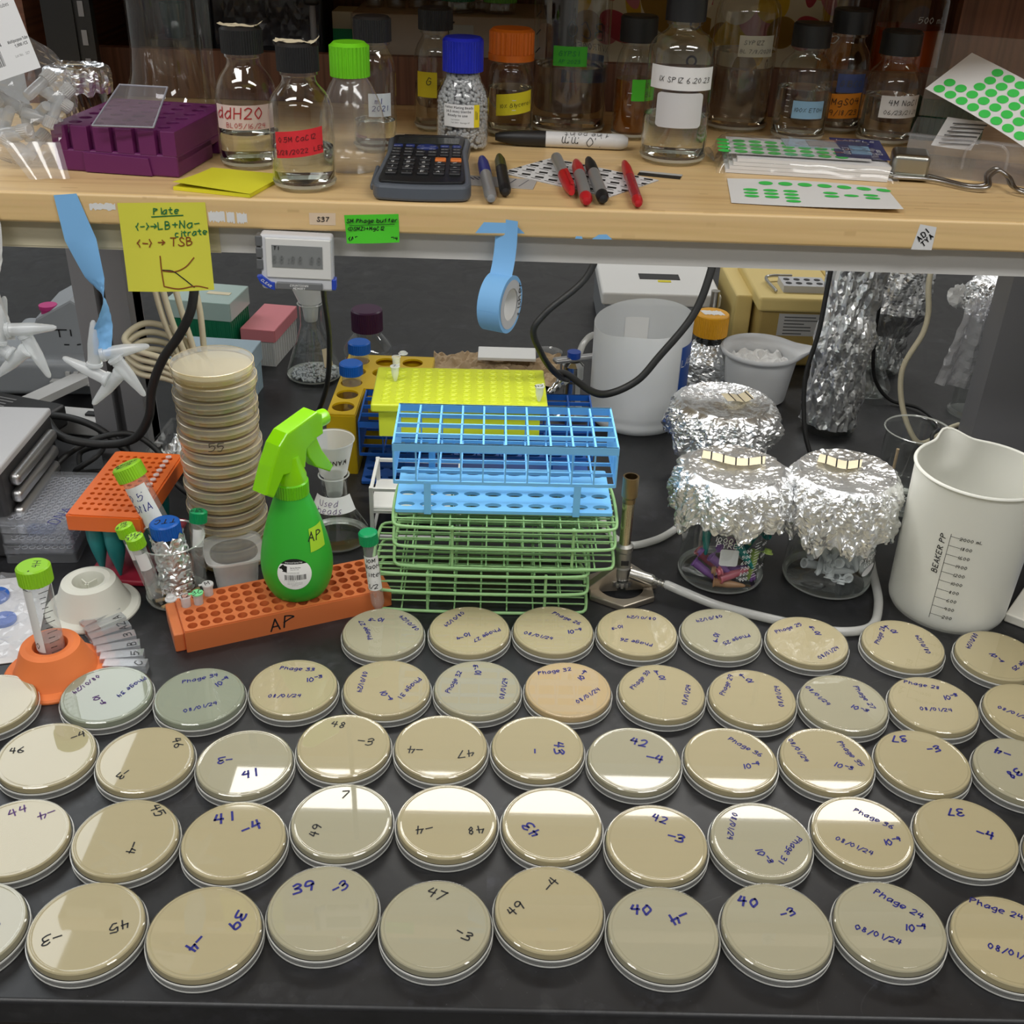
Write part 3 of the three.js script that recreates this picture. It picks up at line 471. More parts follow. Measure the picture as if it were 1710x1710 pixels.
// ---------- glass beaker of tubes ----------
{
  const t = thing('beaker', 'small glass beaker holding capped tubes beside the orange rack', 'beaker', [-0.374, 0, -1.079], R(150));
  part(t, 'glass', beakerGeo(0.036, 0.082, false), glass); edges(t, 0.036, 0.0825);
  part(t, 'graduation', lineInk([...Array(6)].map((_, i) => [[[0.0, 0.02 + i * 0.009], [i % 2 ? 0.006 : 0.01, 0.02 + i * 0.009]], 0.0007]), onRound(0.0363, R(-118))), M.inkWhite);
  part(t, 'print', ink([['250 ml', 0, 0.034, 0, 0.0008, 0.0006], ['PYREX', 0, 0.028, 0, 0.0008, 0.0006]], onRound(0.0363, R(-140)), 0.1), M.inkWhite);
  const stick = std(lin(0.5, 0.33, 0.16), 0.7);
  [[-0.395, 0.006, -1.06, -0.352, 0.012, -1.07], [-0.398, 0.01, -1.075, -0.36, 0.014, -1.055], [-0.385, 0.004, -1.05, -0.352, 0.005, -1.09], [-0.4, 0.004, -1.085, -0.358, 0.018, -1.06]].forEach((p, i) => solo('wooden_stick', 'short wooden stick lying in the bottom of the tube beaker', 'stick', rod(p.slice(0, 3), p.slice(3), 0.0022, 8), stick, 'sticks in the tube beaker'));
  const a = conical('large tube with lime cap leaning out of the glass beaker', 0.0138, 0.112, 0.0172, 0.017, limeM);
  orient(a, [-0.378, 0.048, -1.098], [-0.424, 0.16, -1.112]);
  part(a, 'label', band(0.0139, 0.03, 0.05, R(0), 0.07), M.paper, 'white writing panel'); part(a, 'handwriting', ink([['0.5', -0.002, 0.082, 0, 0.0014, 0.0009], ['DNA', 0, 0.068, 0, 0.0014, 0.001]], onRound(0.0144, 0)), M.inkBlue);
  part(a.children[1], 'handwriting', ink([['Benny', 0, 0.004, 10, 0.0009, 0.0011], ['5/14', 0, -0.005, 10, 0.0009, 0.0011]], onTop(0.112 + 0.0079)), M.inkBlack);
  const b = conical('foil-wrapped tube with blue cap in the glass beaker', 0.0125, 0.088, 0.0172, 0.017, M.blueCap);
  orient(b, [-0.371, 0.009, -1.076], [-0.377, 0.1, -1.077]);
  part(b, 'foil_wrap', surf((u, v) => { const q = 0.0185 + n3(u * 9, v * 9, 3) * 0.0018 + n3(u * 24, v * 22, 5) * 0.0012, e = u * 2 * PI, y = 0.006 + v * (0.074 + 0.008 * n3(Math.cos(e) * 2, Math.sin(e) * 2, 1)); return [q * Math.cos(e), y, q * Math.sin(e)]; }, 40, 30, true), M.foil, 'crumpled foil wrap');
  part(b.children[1], 'handwriting', ink([['TTC', 0, 0, 190, 0.0014, 0.0013]], onTop(0.088 + 0.0079)), M.inkBlack);
  const tubes = [['slim tube with lime cap at the back left of the beaker', -0.398, -1.072, -0.424, 0.105, -1.073, limeM, '14', R(0)], ['slim tube with lime cap marked cH2O at the front left of the beaker', -0.386, -1.053, -0.403, 0.1, -1.048, limeM, 'cH2', R(0)], ['slim tube with dark green cap at the back right of the beaker', -0.355, -1.09, -0.345, 0.115, -1.11, M.green, '1X', 0]];
  for (const [l, x, z, x2, y2, z2, m, s] of tubes) {
    const q = conical(l, 0.0078, 0.092, 0.0102, 0.014, m); orient(q, [x, 0.006, z], [x2, y2, z2]);
    part(q.children[1], 'handwriting', ink([[s, 0, 0.0025, 15, 0.0011, 0.0009], [s === '1X' ? 'PBS' : '8/2', 0, -0.004, 15, 0.0008, 0.0007]], onTop(0.092 + 0.0065)), M.inkBlack);
    part(q, 'label', band(0.0079, 0.014, 0.022, R(20), 0.066), M.paper, 'white writing panel');
  }
}
// ---------- bell-shaped foam tube holders ----------
function bell(label, m, pos, turn) {
  const t = thing('tube_holder', label, 'tube holder', pos, turn);
  part(t, 'body', lathe([[0.0, 0.006], [0.012, 0.008], [0.0165, 0.014], [0.0165, 0.034], [0.018, 0.038], [0.024, 0.0395], [0.03, 0.037], [0.033, 0.03], [0.04, 0.011], [0.043, 0.006], [0.051, 0.004], [0.053, 0.002], [0.053, 0], [0.04, 0]], 64, 0.5), m);
  return t;
}
const oc = bell('orange rubbery tube holder with lime-capped tube, beside the front left plates', std(lin(0.8, 0.2, 0.05), 0.62), [-0.466, 0.0003, -0.932], 0);
const wc = bell('white rubbery tube holder, empty, at left', std(lin(0.7, 0.7, 0.62), 0.65), [-0.466, 0.0003, -1.053], 0);
part(wc, 'flap', merge([0, 1].map((i) => bx(0.0015, 0.006, 0.016, i ? -0.004 : 0.004, 0.034, 0).rotateY(i ? 0.8 : -0.6))), std(lin(0.7, 0.7, 0.6), 0.7));
{
  const a = conical('large tube with lime cap standing in the orange holder', 0.0138, 0.112, 0.0172, 0.019, limeM); a.position.set(-0.465, 0.0135, -0.932); a.rotation.z = 0.03; a.rotation.x = -0.05;
  part(a, 'label', band(0.0139, 0.022, 0.075, R(-45), 0.06), M.paper, 'white writing panel');
  part(a, 'graduation', lineInk([...Array(14)].map((_, i) => [[[0, 0.022 + i * 0.006], [i % 2 ? 0.006 : 0.01, 0.022 + i * 0.006]], 0.0008]), onRound(0.0141, R(25))), M.inkBlack);
  part(a, 'print', ink([['TUBE', -0.004, 0.1, 0, 0.0008, 0.0008], ['50', -0.002, 0.03, 0, 0.0011, 0.0008]], onRound(0.01435, R(-35))), M.inkBlack);
  part(a, 'liquid', lathe([[0, 0.002], [0.004, 0.004], [0.013, 0.02], [0.0132, 0.034], [0, 0.034]], 24), phy(lin(0.75, 0.5, 0.45), 0.2, { transmission: 0.6, thickness: 0 }));
  part(a.children[1], 'handwriting', ink([['4H', 0.003, 0.003, 100, 0.0012, 0.001], ['.', 0.0, -0.007, 0, 0.002, 0.0016]], onTop(0.112 + 0.0086)), M.inkBlack);
}
// ---------- fanned cuvettes ----------
{
  const cv = merge([bx(0.0008, 0.011, 0.045, -0.006, 0.0055, 0), bx(0.0008, 0.011, 0.045, 0.006, 0.0055, 0), bx(0.012, 0.0008, 0.045, 0, 0.0004, 0), bx(0.012, 0.0008, 0.045, 0, 0.0106, 0), bx(0.012, 0.011, 0.0008, 0, 0.0055, -0.0225)]);
  const cm = phy(lin(0.9, 0.91, 0.92), 0.08, { transmission: 0.88, thickness: 0, ior: 1.5 });
  const marks = ['1', 'A', 'A2', '3', 'B', '5', 'C'];
  for (let i = 0; i < 7; i++) {
    const k = i / 6, lx = -0.462 + 0.045 * k, lz = -1.004 + 0.066 * k, q = R(52 - 50 * k), t = thing('cuvette', `clear cuvette ${['at the back end of the fan', 'second from the back of the fan', 'third from the back of the fan', 'in the middle of the fan', 'marked B in the fan', 'second from the front of the fan', 'at the front end of the fan'][i]} beside the orange holder`, 'cuvette', [lx + 0.0235 * Math.cos(q), 0.0004, lz - 0.0235 * Math.sin(q)], q - PI / 2, 'cuvettes in the fan');
    part(t, 'body', cv, cm); part(t, 'handwriting', ink([[marks[i], 0, 0.014, 180, 0.0014, 0.001]], onTop(0.0112)), M.inkBlack);
    part(t, 'liquid', bx(0.0108, 0.009, 0.014, 0, 0.0054, 0.0145), phy(lin(0.85, 0.55, 0.48), 0.15, { transmission: 0.75, thickness: 0 }));
  }
}
// ---------- blister pack at the left edge ----------
{
  const t = thing('blister_pack', 'clear plastic pack with blue pieces lying at the left edge', 'packet', [-0.575, 0.0005, -1.02], R(14));
  part(t, 'backing', bx(0.12, 0.001, 0.17, 0, 0.0005, 0), M.paper);
  part(t, 'film', surf((u, v) => [(u - 0.5) * 0.122, 0.006 + 0.004 * n3(u * 4, v * 5, 2) + 0.002 * n3(u * 12, v * 12, 4), (v - 0.5) * 0.172], 22, 30, true), phy(lin(0.95, 0.95, 0.97), 0.08, { transmission: 0.85, thickness: 0, ior: 1.45 }));
  for (const [x, z, r] of [[0.0, -0.045, 0.018], [0.018, 0.005, 0.014], [0.0, 0.045, 0.014]]) part(t, 'blue_piece', at(lathe([[0, 0.005], [r, 0.005], [r * 1.02, 0.003], [r, 0.001]], 28, 0.4), x, 0, z), std(lin(0.03, 0.13, 0.5), 0.4), 'round blue piece');
}
// ---------- tall stack of agar plates, lids up ----------
{
  const ya = phy(lin(0.72, 0.56, 0.28), 0.35, { transmission: 0.35, thickness: 0 }), yb = phy(lin(0.74, 0.5, 0.24), 0.35, { transmission: 0.35, thickness: 0 }), yc = phy(lin(0.78, 0.7, 0.46), 0.3, { transmission: 0.55, thickness: 0 });
  const stackRim = phy(lin(0.86, 0.76, 0.54), 0.2, { transmission: 0.55, thickness: 0, ior: 1.59 });
  const words = ['lowest plate', 'second plate', 'third plate', 'fourth plate', 'fifth plate', 'sixth plate', 'seventh plate', 'eighth plate', 'ninth plate', 'tenth plate', 'eleventh plate', 'twelfth plate', 'thirteenth plate', 'fourteenth plate', 'fifteenth plate', 'topmost plate'];
  for (let k = 0; k < 16; k++) {
    const t = dish0.clone(); t.name = numbered('agar_plate'); scene.add(t); t.userData = {};
    meta(t, k && k < 15 ? `${words[k]} up from the bench in the tall stack by the spray bottle` : `${words[k]} of the tall stack by the spray bottle`, 'agar plate', 'plates in the tall stack');
    t.children[2].material = k > 12 ? yc : k % 3 === 1 ? yb : ya;
    t.children[0].children[0].material = stackRim;
    t.rotation.set(PI, rr(0, 6), 0); t.position.set(-0.331 + k * 0.0002 + rr(-0.0016, 0.0016) + (k === 0 ? 0.002 : 0), 0.0157 + k * 0.0165, -1.172 + rr(-0.0015, 0.0015));
    if ([2, 5, 8, 10, 12].includes(k)) part(t, 'handwriting', ink([[['55', '1', 'I', '49', '3'][k % 5], 0, 0, 0, 0.0016, 0.0008]], (u, v) => { const q = onRound(0.04745, -t.rotation.y + rr(0, 0) + 0.1 * (k % 3))(u, v); return [q[0], 0.0045 - q[1] + 0.0, -q[2]]; }), M.inkBlack);
  }
}
// ---------- spray bottle ----------
const sprayProf = [[0, 0.0], [0.026, 0.0005], [0.033, 0.006], [0.0385, 0.02], [0.0405, 0.036], [0.0395, 0.052], [0.035, 0.075], [0.028, 0.1], [0.0215, 0.119], [0.0178, 0.13]];
{
  const t = thing('spray_bottle', 'bright green pear-shaped spray bottle standing on the orange rack', 'spray bottle', [-0.2265, 0.0285, -1.061]);
  const prof = new THREE.SplineCurve(sprayProf.map((p) => new THREE.Vector2(...p))).getPoints(60).map((p) => [p.x, p.y]);
  part(t, 'body', lathe(prof, 64, 0.9), phy(lin(0.035, 0.46, 0.03), 0.45, { transmission: 0.12, thickness: 0 }));
  const head = phy(lin(0.3, 0.76, 0.0), 0.22, { transmission: 0.2, thickness: 0 });
  part(t, 'collar', at(ribbed(0.0195, 0.017, 40, 0.0007), 0, 0.128, 0), phy(lin(0.16, 0.62, 0.0), 0.3, { transmission: 0.15, thickness: 0 }));
  const h = new THREE.Group(); h.name = 'spray_head'; t.add(h); h.position.y = 0.145; h.rotation.y = R(55);
  part(h, 'neck', lathe([[0.0175, -0.002], [0.0178, 0.006], [0.0135, 0.018], [0.012, 0.03], [0, 0.03]], 32, 0.5), head);
  part(h, 'housing', ext(poly([[0.012, 0.014], [0.016, 0.034], [0.034, 0.042], [0.042, 0.043], [0.042, 0.064], [0.036, 0.068], [-0.008, 0.06], [-0.02, 0.05], [-0.032, 0.03], [-0.044, 0.004], [-0.036, -0.002], [-0.02, 0.018], [-0.011, 0.016]]), 0.018, 0.002).translate(0, 0, -0.009), head);
  part(h, 'nozzle', lathe([[0.0, 0], [0.0092, 0], [0.0095, 0.012], [0.009, 0.016], [0.006, 0.018], [0, 0.018]], 28, 0.5).rotateZ(-PI / 2).translate(0.042, 0.054, 0), head);
  part(h, 'trigger', ext(poly([[0.02, 0.038], [0.034, 0.042], [0.042, 0.02], [0.058, -0.006], [0.054, -0.01], [0.034, 0.004], [0.024, 0.02]]), 0.012, 0.0015).translate(0, 0, -0.006), head);
  const rAt = (y) => { for (let i = 1; i < prof.length; i++) if (prof[i][1] >= y) { const k = (y - prof[i - 1][1]) / (prof[i][1] - prof[i - 1][1] || 1); return prof[i - 1][0] + k * (prof[i][0] - prof[i - 1][0]); } return prof[prof.length - 1][0]; };
  const onBody = (a0, y0, e = 0.0005) => (u, v) => { const y = y0 + v, r = rAt(y) + e, a = a0 + u / r; return [r * Math.sin(a), y, r * Math.cos(a)]; };
  const lab = canvasTex(512, 512, (x, w) => {
    x.fillStyle = '#f2f2f0'; x.fillRect(0, 0, w, w); x.fillStyle = '#111'; x.fillRect(0, 0, w, 84); x.fillStyle = '#eee'; x.font = 'bold 26px sans-serif'; x.textAlign = 'center'; x.fillText('Improved Spray Top', 256, 68);
    x.fillStyle = '#111'; x.beginPath(); [[130, 110], [70, 122], [88, 138], [66, 160], [96, 190], [76, 205], [150, 215], [158, 120]].forEach((p, i) => (i ? x.lineTo(...p) : x.moveTo(...p))); x.fill();
    x.save(); x.translate(110, 170); x.rotate(-0.75); x.fillRect(-12, -60, 26, 80); x.fillRect(-44, -66, 92, 28); x.restore();
    x.textAlign = 'left'; x.font = 'bold 26px sans-serif'; x.fillText('Spray Bottle', 200, 150); x.font = '18px sans-serif'; x.fillText('made with 50%', 200, 176);
    x.font = '15px sans-serif'; for (let i = 0; i < 2; i++) x.fillText('16 fl oz recycled plastic bottle', 130, 222 + i * 18);
    let q = 110; while (q < 420) { const b = 2 + rnd() * 7; x.fillRect(q, 256, b, 86); q += b + 2 + rnd() * 6; }
    x.fillRect(110, 256, 4, 100); x.font = '20px sans-serif'; x.fillText('0  85239 02751  6', 130, 366); x.textAlign = 'center'; x.font = '17px sans-serif'; ['clean and dry before first use', 'keep out of reach of children', 'not for food'].forEach((s, i) => x.fillText(s, 256, 396 + i * 24));
  });
  const disc = surf((u, v) => { const a = u * 2 * PI, q = v * 0.0195; return onBody(R(6), 0.0455)(q * Math.cos(a), q * Math.sin(a)); }, 40, 8);
  { const p = disc.attributes.uv; for (let i = 0; i < p.count; i++) { const a = p.getX(i) * 2 * PI, q = p.getY(i) * 0.5; p.setXY(i, 0.5 + q * Math.cos(a), 0.5 + q * Math.sin(a)); } }
  part(t, 'label', disc, std(lin(1, 1, 1), 0.5, { map: lab }), 'round white label with black band and barcode');
  part(t, 'sticker', surf((u, v) => onBody(R(58), 0.082, 0.0006)((u - 0.5) * 0.022 + (v - 0.5) * 0.005, (v - 0.5) * 0.026), 8, 8), std(lin(0.36, 0.62, 0.02), 0.8), 'yellow-green sticker');
  part(t, 'handwriting', ink([['AP', -0.002, 0.003, -10, 0.0016, 0.0012]], onBody(R(58), 0.082, 0.001)), M.inkBlack);
}
// ---------- orange rack with small tubes ----------
{
  const a = R(23.5), L = 0.225, W = 0.071, cx = -0.2475, cz = -1.0505;
  const t = thing('tube_rack', 'long orange microtube rack marked AP in front of the spray bottle', 'tube rack', [cx, 0, cz], a);
  const s = rrect(L, W, 0.002), hs = []; for (let i = 0; i < 16; i++) for (let j = 0; j < 5; j++) hs.push([(i - 7.5) * 0.0137, (j - 2) * 0.0136]);
  hs.forEach(([x, y]) => s.holes.push(hole(x, y, 0.0055)));
  part(t, 'top', at(flat(ext(s, 0.002, 0, 10)), 0, 0.0262, 0), M.orange);
  part(t, 'wells', merge(hs.map(([x, y]) => at(new THREE.CylinderGeometry(0.0056, 0.0053, 0.022, 14, 1, true), x, 0.0152, -y))), M.orange, null, 'stuff');
  part(t, 'wall', merge([bx(L, 0.0265, 0.0012, 0, 0.01325, W / 2), bx(L, 0.0265, 0.0012, 0, 0.01325, -W / 2), bx(0.0012, 0.0265, W, L / 2, 0.01325, 0), bx(0.0012, 0.0265, W, -L / 2, 0.01325, 0)]), M.orange);
  for (const q of [-1, 1]) part(t, 'handle', rb(0.012, 0.024, W * 0.9, 0.002, q * (L / 2 + 0.006), 0.012, 0), M.orange);
  part(t, 'handwriting', ink([['AP', -0.005, 0.013, 3, 0.0026, 0.0018]], onFront(W / 2 + 0.0008)), M.inkBlack);
  const put = (i, j, m, cm, lab, txt, open) => {
    const q = microtube('microtube', lab, m, cm, open), x = (i - 7.5) * 0.0137, z = -(j - 2) * 0.0136;
    q.position.set(cx + x * Math.cos(a) + z * Math.sin(a), 0.041, cz - x * Math.sin(a) + z * Math.cos(a)); q.rotation.y = a + PI;
    part(q, 'handwriting', ink([[txt, 0, 0, 190, 0.0011, 0.0009]], onTop(open ? 0.0006 : 0.0023)), M.inkBlack);
  };
  put(0, 3, ppc, ppc, 'white microtube with open cap at left end of the orange rack', 'T2', true);
  put(1, 3, ppc, std(lin(0.2, 0.7, 0.3), 0.4), 'microtube with mint green cap in the orange rack', '3C');
  put(2, 4, ppc, M.pp, 'microtube with white cap, third along the orange rack', 'M');
}
// ---------- squarish clear cup behind the rack ----------
{
  const t = thing('plastic_cup', 'frosted squarish plastic cup between plate stack and spray bottle', 'cup', [-0.308, 0, -1.098], R(20));
  const sq = (r, y, k) => [...Array(49)].map((_, i) => { const a = i / 48 * 2 * PI, q = r / Math.pow(Math.pow(Math.abs(Math.cos(a)), k) + Math.pow(Math.abs(Math.sin(a)), k), 1 / k); return [q * Math.cos(a), y, q * Math.sin(a)]; });
  const rows = [sq(0.0001, 0.001, 2), sq(0.022, 0.001, 3), sq(0.0235, 0.004, 3), sq(0.027, 0.045, 3), sq(0.0275, 0.053, 2.3), sq(0.034, 0.0545, 4.5), sq(0.0345, 0.0575, 5), sq(0.034, 0.0585, 5)];
  part(t, 'cup_wall', toCreasedNormals(surf((u, v) => rows[Math.round(v * 7)][Math.round(u * 48)], 48, 7), 0.5), frosted(lin(0.85, 0.85, 0.84), 0.72, 0.25));
}
// ---------- flasks ----------
function erlen(r, h, nr, nh) { return lathe([[0, 0.002], [r * 0.82, 0.0015], [r * 0.95, 0.004], [r, 0.011], [r * 0.97, 0.018], [nr * 1.12, h - nh - 0.01], [nr, h - nh], [nr, h - 0.004], [nr * 1.14, h - 0.001], [nr * 1.12, h]], 56, 0.7); }
const funnelM = phy(lin(0.84, 0.85, 0.84), 0.4, { transmission: 0.5, thickness: 0, ior: 1.45 });
function beadsIn(parent, r, y, n, m) {
  const g = new THREE.SphereGeometry(0.0021, 8, 6), im = new THREE.InstancedMesh(g, m, n), mm = new THREE.Matrix4();
  for (let i = 0; i < n; i++) { const q = r * Math.sqrt(rnd()), a = rr(0, 7); mm.setPosition(q * Math.cos(a), y + rr(0, 0.007) * (1 - q / r * 0.4), q * Math.sin(a)); im.setMatrixAt(i, mm); }
  im.name = 'glass_beads'; im.userData.kind = 'stuff'; parent.add(im); return im;
}
const beadM = phy(lin(0.62, 0.64, 0.66), 0.08, { ior: 1.5, transmission: 0.35, thickness: 0 });
function flask(label, pos, r, h, nr, nh, fr, fh, fl) {
  const t = thing('flask', label, 'flask', pos); part(t, 'glass', erlen(r, h, nr, nh), glass); edges(t, r, h, 0); part(t, 'rim', lathe([[nr * 1.08, h - 0.002], [nr * 1.2, h - 0.0008], [nr * 1.1, h]], 40, 0.5), glassEdge);
  const f = thing('funnel', fl, 'funnel', [pos[0], pos[1] + h + 0.0015, pos[2]]);
  part(f, 'cone', lathe([[nr * 1.02, 0], [fr, fh], [fr + 0.0012, fh + 0.0006], [fr + 0.001, fh + 0.002]], 48, 0.6), funnelM);
  part(f, 'stem', lathe([[nr * 1.02, 0], [nr * 0.78, -0.003], [nr * 0.6, -0.03], [nr * 0.55, -0.032]], 32, 0.6), funnelM);
  return [t, f];
}
const [uf, ufu] = flask('small conical flask labelled Used beads behind the spray bottle', [-0.2055, 0, -1.218], 0.041, 0.095, 0.0165, 0.03, 0.0272, 0.046, 'white plastic funnel marked WANG in the Used beads flask');
part(uf, 'label', surf((u, v) => { const y = 0.053 + v * 0.02, r = 0.0305 - (y - 0.053) * 0.42 + 0.0006, a = R(-62 + u * 125); return [r * Math.sin(a), y, r * Math.cos(a)]; }, 20, 3), M.paper, 'white paper band');
part(uf, 'handwriting', ink([['Used', -0.004, 0.066, 0, 0.0011, 0.0006], ['beads', -0.003, 0.0575, 0, 0.0011, 0.0006]], (u, v) => { const r = 0.0305 - (v - 0.053) * 0.42 + 0.0012, a = u / r; return [r * Math.sin(a), v, r * Math.cos(a)]; }), M.inkPurple);
part(ufu, 'handwriting', ink([['WANG', 0.004, 0.024, 178, 0.0011, 0.0011]], (u, v) => { const r = 0.0168 + v * 0.227 + 0.0006, a = u / r + 0.2; return [r * Math.sin(a), v, r * Math.cos(a)]; }), M.inkBlack);
const [bf] = flask('tall conical flask with glass beads at the back, under the timer', [-0.3145, 0, -1.732], 0.045, 0.13, 0.018, 0.035, 0.034, 0.04, 'cloudy plastic funnel in the bead flask under the timer');
beadsIn(bf, 0.038, 0.005, 420, beadM);
part(bf, 'tape_patch', surf((u, v) => { const y = 0.03 + v * 0.03, r = 0.0405 - (y - 0.03) * 0.25 + 0.0006, a = R(35 + u * 25); return [r * Math.sin(a), y, r * Math.cos(a)]; }, 6, 3), M.tapeCream);
solo('cable', 'thin black cable hanging below the timer across the far flask', 'cable', tube([[-0.183, 0.448, -1.1], [-0.19, 0.4, -1.14], [-0.205, 0.33, -1.22], [-0.215, 0.24, -1.3], [-0.232, 0.15, -1.36], [-0.262, 0.07, -1.41], [-0.286, 0.018, -1.43], [-0.315, 0.007, -1.44], [-0.37, 0.007, -1.42]], 0.0035, 70, 8), M.rubber);
{
  const t = thing('media_bottle', 'clear bottle with dark purple cap behind the yellow rack', 'bottle', [-0.225, 0, -1.752]);
  part(t, 'glass', lathe([[0, 0.001], [0.038, 0.001], [0.042, 0.006], [0.0425, 0.04], [0.04, 0.052], [0.026, 0.068], [0.0225, 0.072], [0.0225, 0.086]], 48, 0.7), glass);
  part(t, 'cap', at(ribbed(0.0262, 0.036, 48, 0.0005, 0.0014), 0, 0.079, 0), std(lin(0.045, 0.008, 0.04), 0.38));
  part(t, 'print', lineInk([[[[-0.008, 0.036], [0.004, 0.045], [0.006, 0.036], [-0.004, 0.03]], 0.007]], onRound(0.0428, R(-36))), M.inkRed, 'red mark');
}
// ---------- yellow rack with blue-capped tubes ----------
{
  const t = thing('tube_rack', 'translucent yellow rack holding blue-capped tubes behind the blue racks', 'tube rack', [-0.168, 0, -1.5], R(-1));
  const ym = phy(lin(0.75, 0.52, 0.01), 0.35, { transmission: 0.3, thickness: 0 });
  // stepped outline: only one row of places beside the dark blue rack, three rows behind it
  const O = [[-0.0705, -0.1075], [-0.031, -0.1075], [-0.031, -0.018], [0.0625, -0.018], [0.0625, 0.1075], [-0.0705, 0.1075]];
  const deck = (r) => { const s = poly(O); for (let i = 0; i < 3; i++) for (let j = 0; j < 5; j++) if (i === 0 || j > 2) s.holes.push(hole(-0.051 + i * 0.041, (j - 2) * 0.041, r)); return s; };
  part(t, 'top', at(flat(ext(deck(0.0158), 0.003, 0, 12)), 0, 0.09, 0), ym);
  O.forEach((p, i) => { const q = O[(i + 1) % 6]; part(t, 'wall', bar([p[0], 0.045, -p[1]], [q[0], 0.045, -q[1]], 0.002, 0.09), ym); });
  part(t, 'shelf_plate', at(flat(ext(deck(0.0145), 0.002, 0, 12)), 0, 0.035, 0), ym);
  for (const [x, z, l] of [[-0.2185, -1.4995, 'nearer blue-capped tube standing in the yellow rack'], [-0.2165, -1.5815, 'farther blue-capped tube standing in the yellow rack']]) { const q = conical(l, 0.0138, 0.112, 0.0172, 0.017, M.blueCap); q.position.set(x, 0.006, z); }
}
// ---------- moulded grid racks ----------
function gridRack(label, m, W, D, nx, ny, yTop, yMid, legs, pos, turn) {
  const t = thing('tube_rack', label, 'tube rack', pos, turn), b = 0.0022, g = [], g2 = [], w = [];
  for (let i = 0; i <= nx; i++) { const x = -W / 2 + i * W / nx; g.push(bx(b, 0.005, D, x, yTop, 0)); g2.push(bx(b * 0.9, 0.004, D, x, yMid, 0)); }
  for (let j = 0; j <= ny; j++) { const z = -D / 2 + j * D / ny; g.push(bx(W, 0.005, b, 0, yTop, z)); g2.push(bx(W, 0.004, b * 0.9, 0, yMid, z)); }
  for (const z of [-D / 2, D / 2]) { g.push(bx(W + b, 0.009, b * 1.3, 0, yTop - 0.002, z)); for (let i = 0; i <= nx; i++) g2.push(bx(b * 0.8, yTop - yMid, b * 0.8, -W / 2 + i * W / nx, (yTop + yMid) / 2, z)); }
  for (const x of [-W / 2, W / 2]) w.push(bx(0.0016, yTop - yMid, D, x, (yTop + yMid) / 2, 0));
  part(t, 'top_grid', merge(g), m); part(t, 'basket_grid', merge(g2), m); w.forEach((q) => part(t, 'side_wall', q, m));
  const s = rrect(W, D, 0.003); for (let i = 0; i < nx; i++) for (let j = 0; j < ny; j++) { const x = (i - (nx - 1) / 2) * W / nx, y = (j - (ny - 1) / 2) * D / ny, p = new THREE.Path(); p.absellipse(x, y, W / nx * 0.38, D / ny * 0.2, 0, 2 * PI, true); s.holes.push(p); }
  part(t, 'base_plate', at(flat(ext(s, 0.004, 0, 10)), 0, 0.001, 0), m);
  for (const [x, z] of legs) part(t, 'leg', merge([bx(0.008, yMid, 0.003, x * W, yMid / 2, z * D / 2)]), m);
  return t;
}
const lightBlue = std(lin(0.19, 0.52, 0.88), 0.42), darkBlue = std(lin(0.01, 0.1, 0.44), 0.42);
gridRack('dark blue moulded test tube rack under the yellow box', darkBlue, 0.322, 0.104, 10, 4, 0.096, 0.048, [[-0.32, 1], [0.32, 1], [-0.32, -1], [0.32, -1]], [-0.031, 0.0003, -1.415], R(0.5));
gridRack('light blue moulded test tube rack on top of the green wire racks', lightBlue, 0.25, 0.103, 10, 4, 0.087, 0.041, [[-0.35, 1.0], [0.33, 1.0], [-0.35, -1], [0.33, -1]], [0.0075, 0.1155, -1.145], R(0.8));
// ---------- green wire racks ----------
function wireRack(label, m, W, D, nx, ny, ys, posts, pos, turn) {
  const t = thing('wire_rack', label, 'wire rack', pos, turn), r = 0.0011;
  ys.forEach((y) => {
    const g = [tube([[-W / 2 + 0.004, y, D / 2], [W / 2 - 0.004, y, D / 2], [W / 2, y, D / 2 - 0.004], [W / 2, y, -D / 2 + 0.004], [W / 2 - 0.004, y, -D / 2], [-W / 2 + 0.004, y, -D / 2], [-W / 2, y, -D / 2 + 0.004], [-W / 2, y, D / 2 - 0.004]], 0.0021, 120, 6, true)];
    for (let i = 1; i < nx; i++) { const x = -W / 2 + i * W / nx; g.push(rod([x, y, -D / 2], [x, y, D / 2], r, 6)); }
    for (let j = 1; j < ny; j++) { const z = -D / 2 + j * D / ny; g.push(rod([-W / 2, y + 0.002, z], [W / 2, y + 0.002, z], r, 6)); }
    part(t, 'wire_grid', merge(g), m);
  });
  for (const x of posts) for (const z of [D / 2 + 0.0012, -D / 2 - 0.0012]) part(t, 'post', rod([x, ys[0] - 0.001, z], [x, ys[ys.length - 1] + 0.001, z], 0.0018, 8), m);
  return t;
}
const wireMap = canvasTex(256, 256, (x) => { x.fillStyle = 'rgb(146,190,128)'; x.fillRect(0, 0, 256, 256); for (let i = 0; i < 60; i++) { x.fillStyle = `rgba(96,62,30,${rr(0.2, 0.7)})`; x.beginPath(); x.ellipse(rnd() * 256, rnd() * 256, rr(1, 7), rr(1, 4), 0, 0, 7); x.fill(); } });
const greenWire = std(lin(1, 1, 1), 0.45, { map: wireMap });
wireRack('pale green wire test tube rack resting on the bench', greenWire, 0.247, 0.108, 8, 8, [0.0022, 0.0285, 0.053], [-0.062, 0.075], [-0.0165, 0, -1.1185], R(0.3));
wireRack('rust-spotted green wire rack stacked on the lower wire rack', greenWire, 0.252, 0.104, 12, 8, [0.0595, 0.086, 0.1125], [-0.06, 0.078], [0.0095, 0, -1.123], R(0.6));
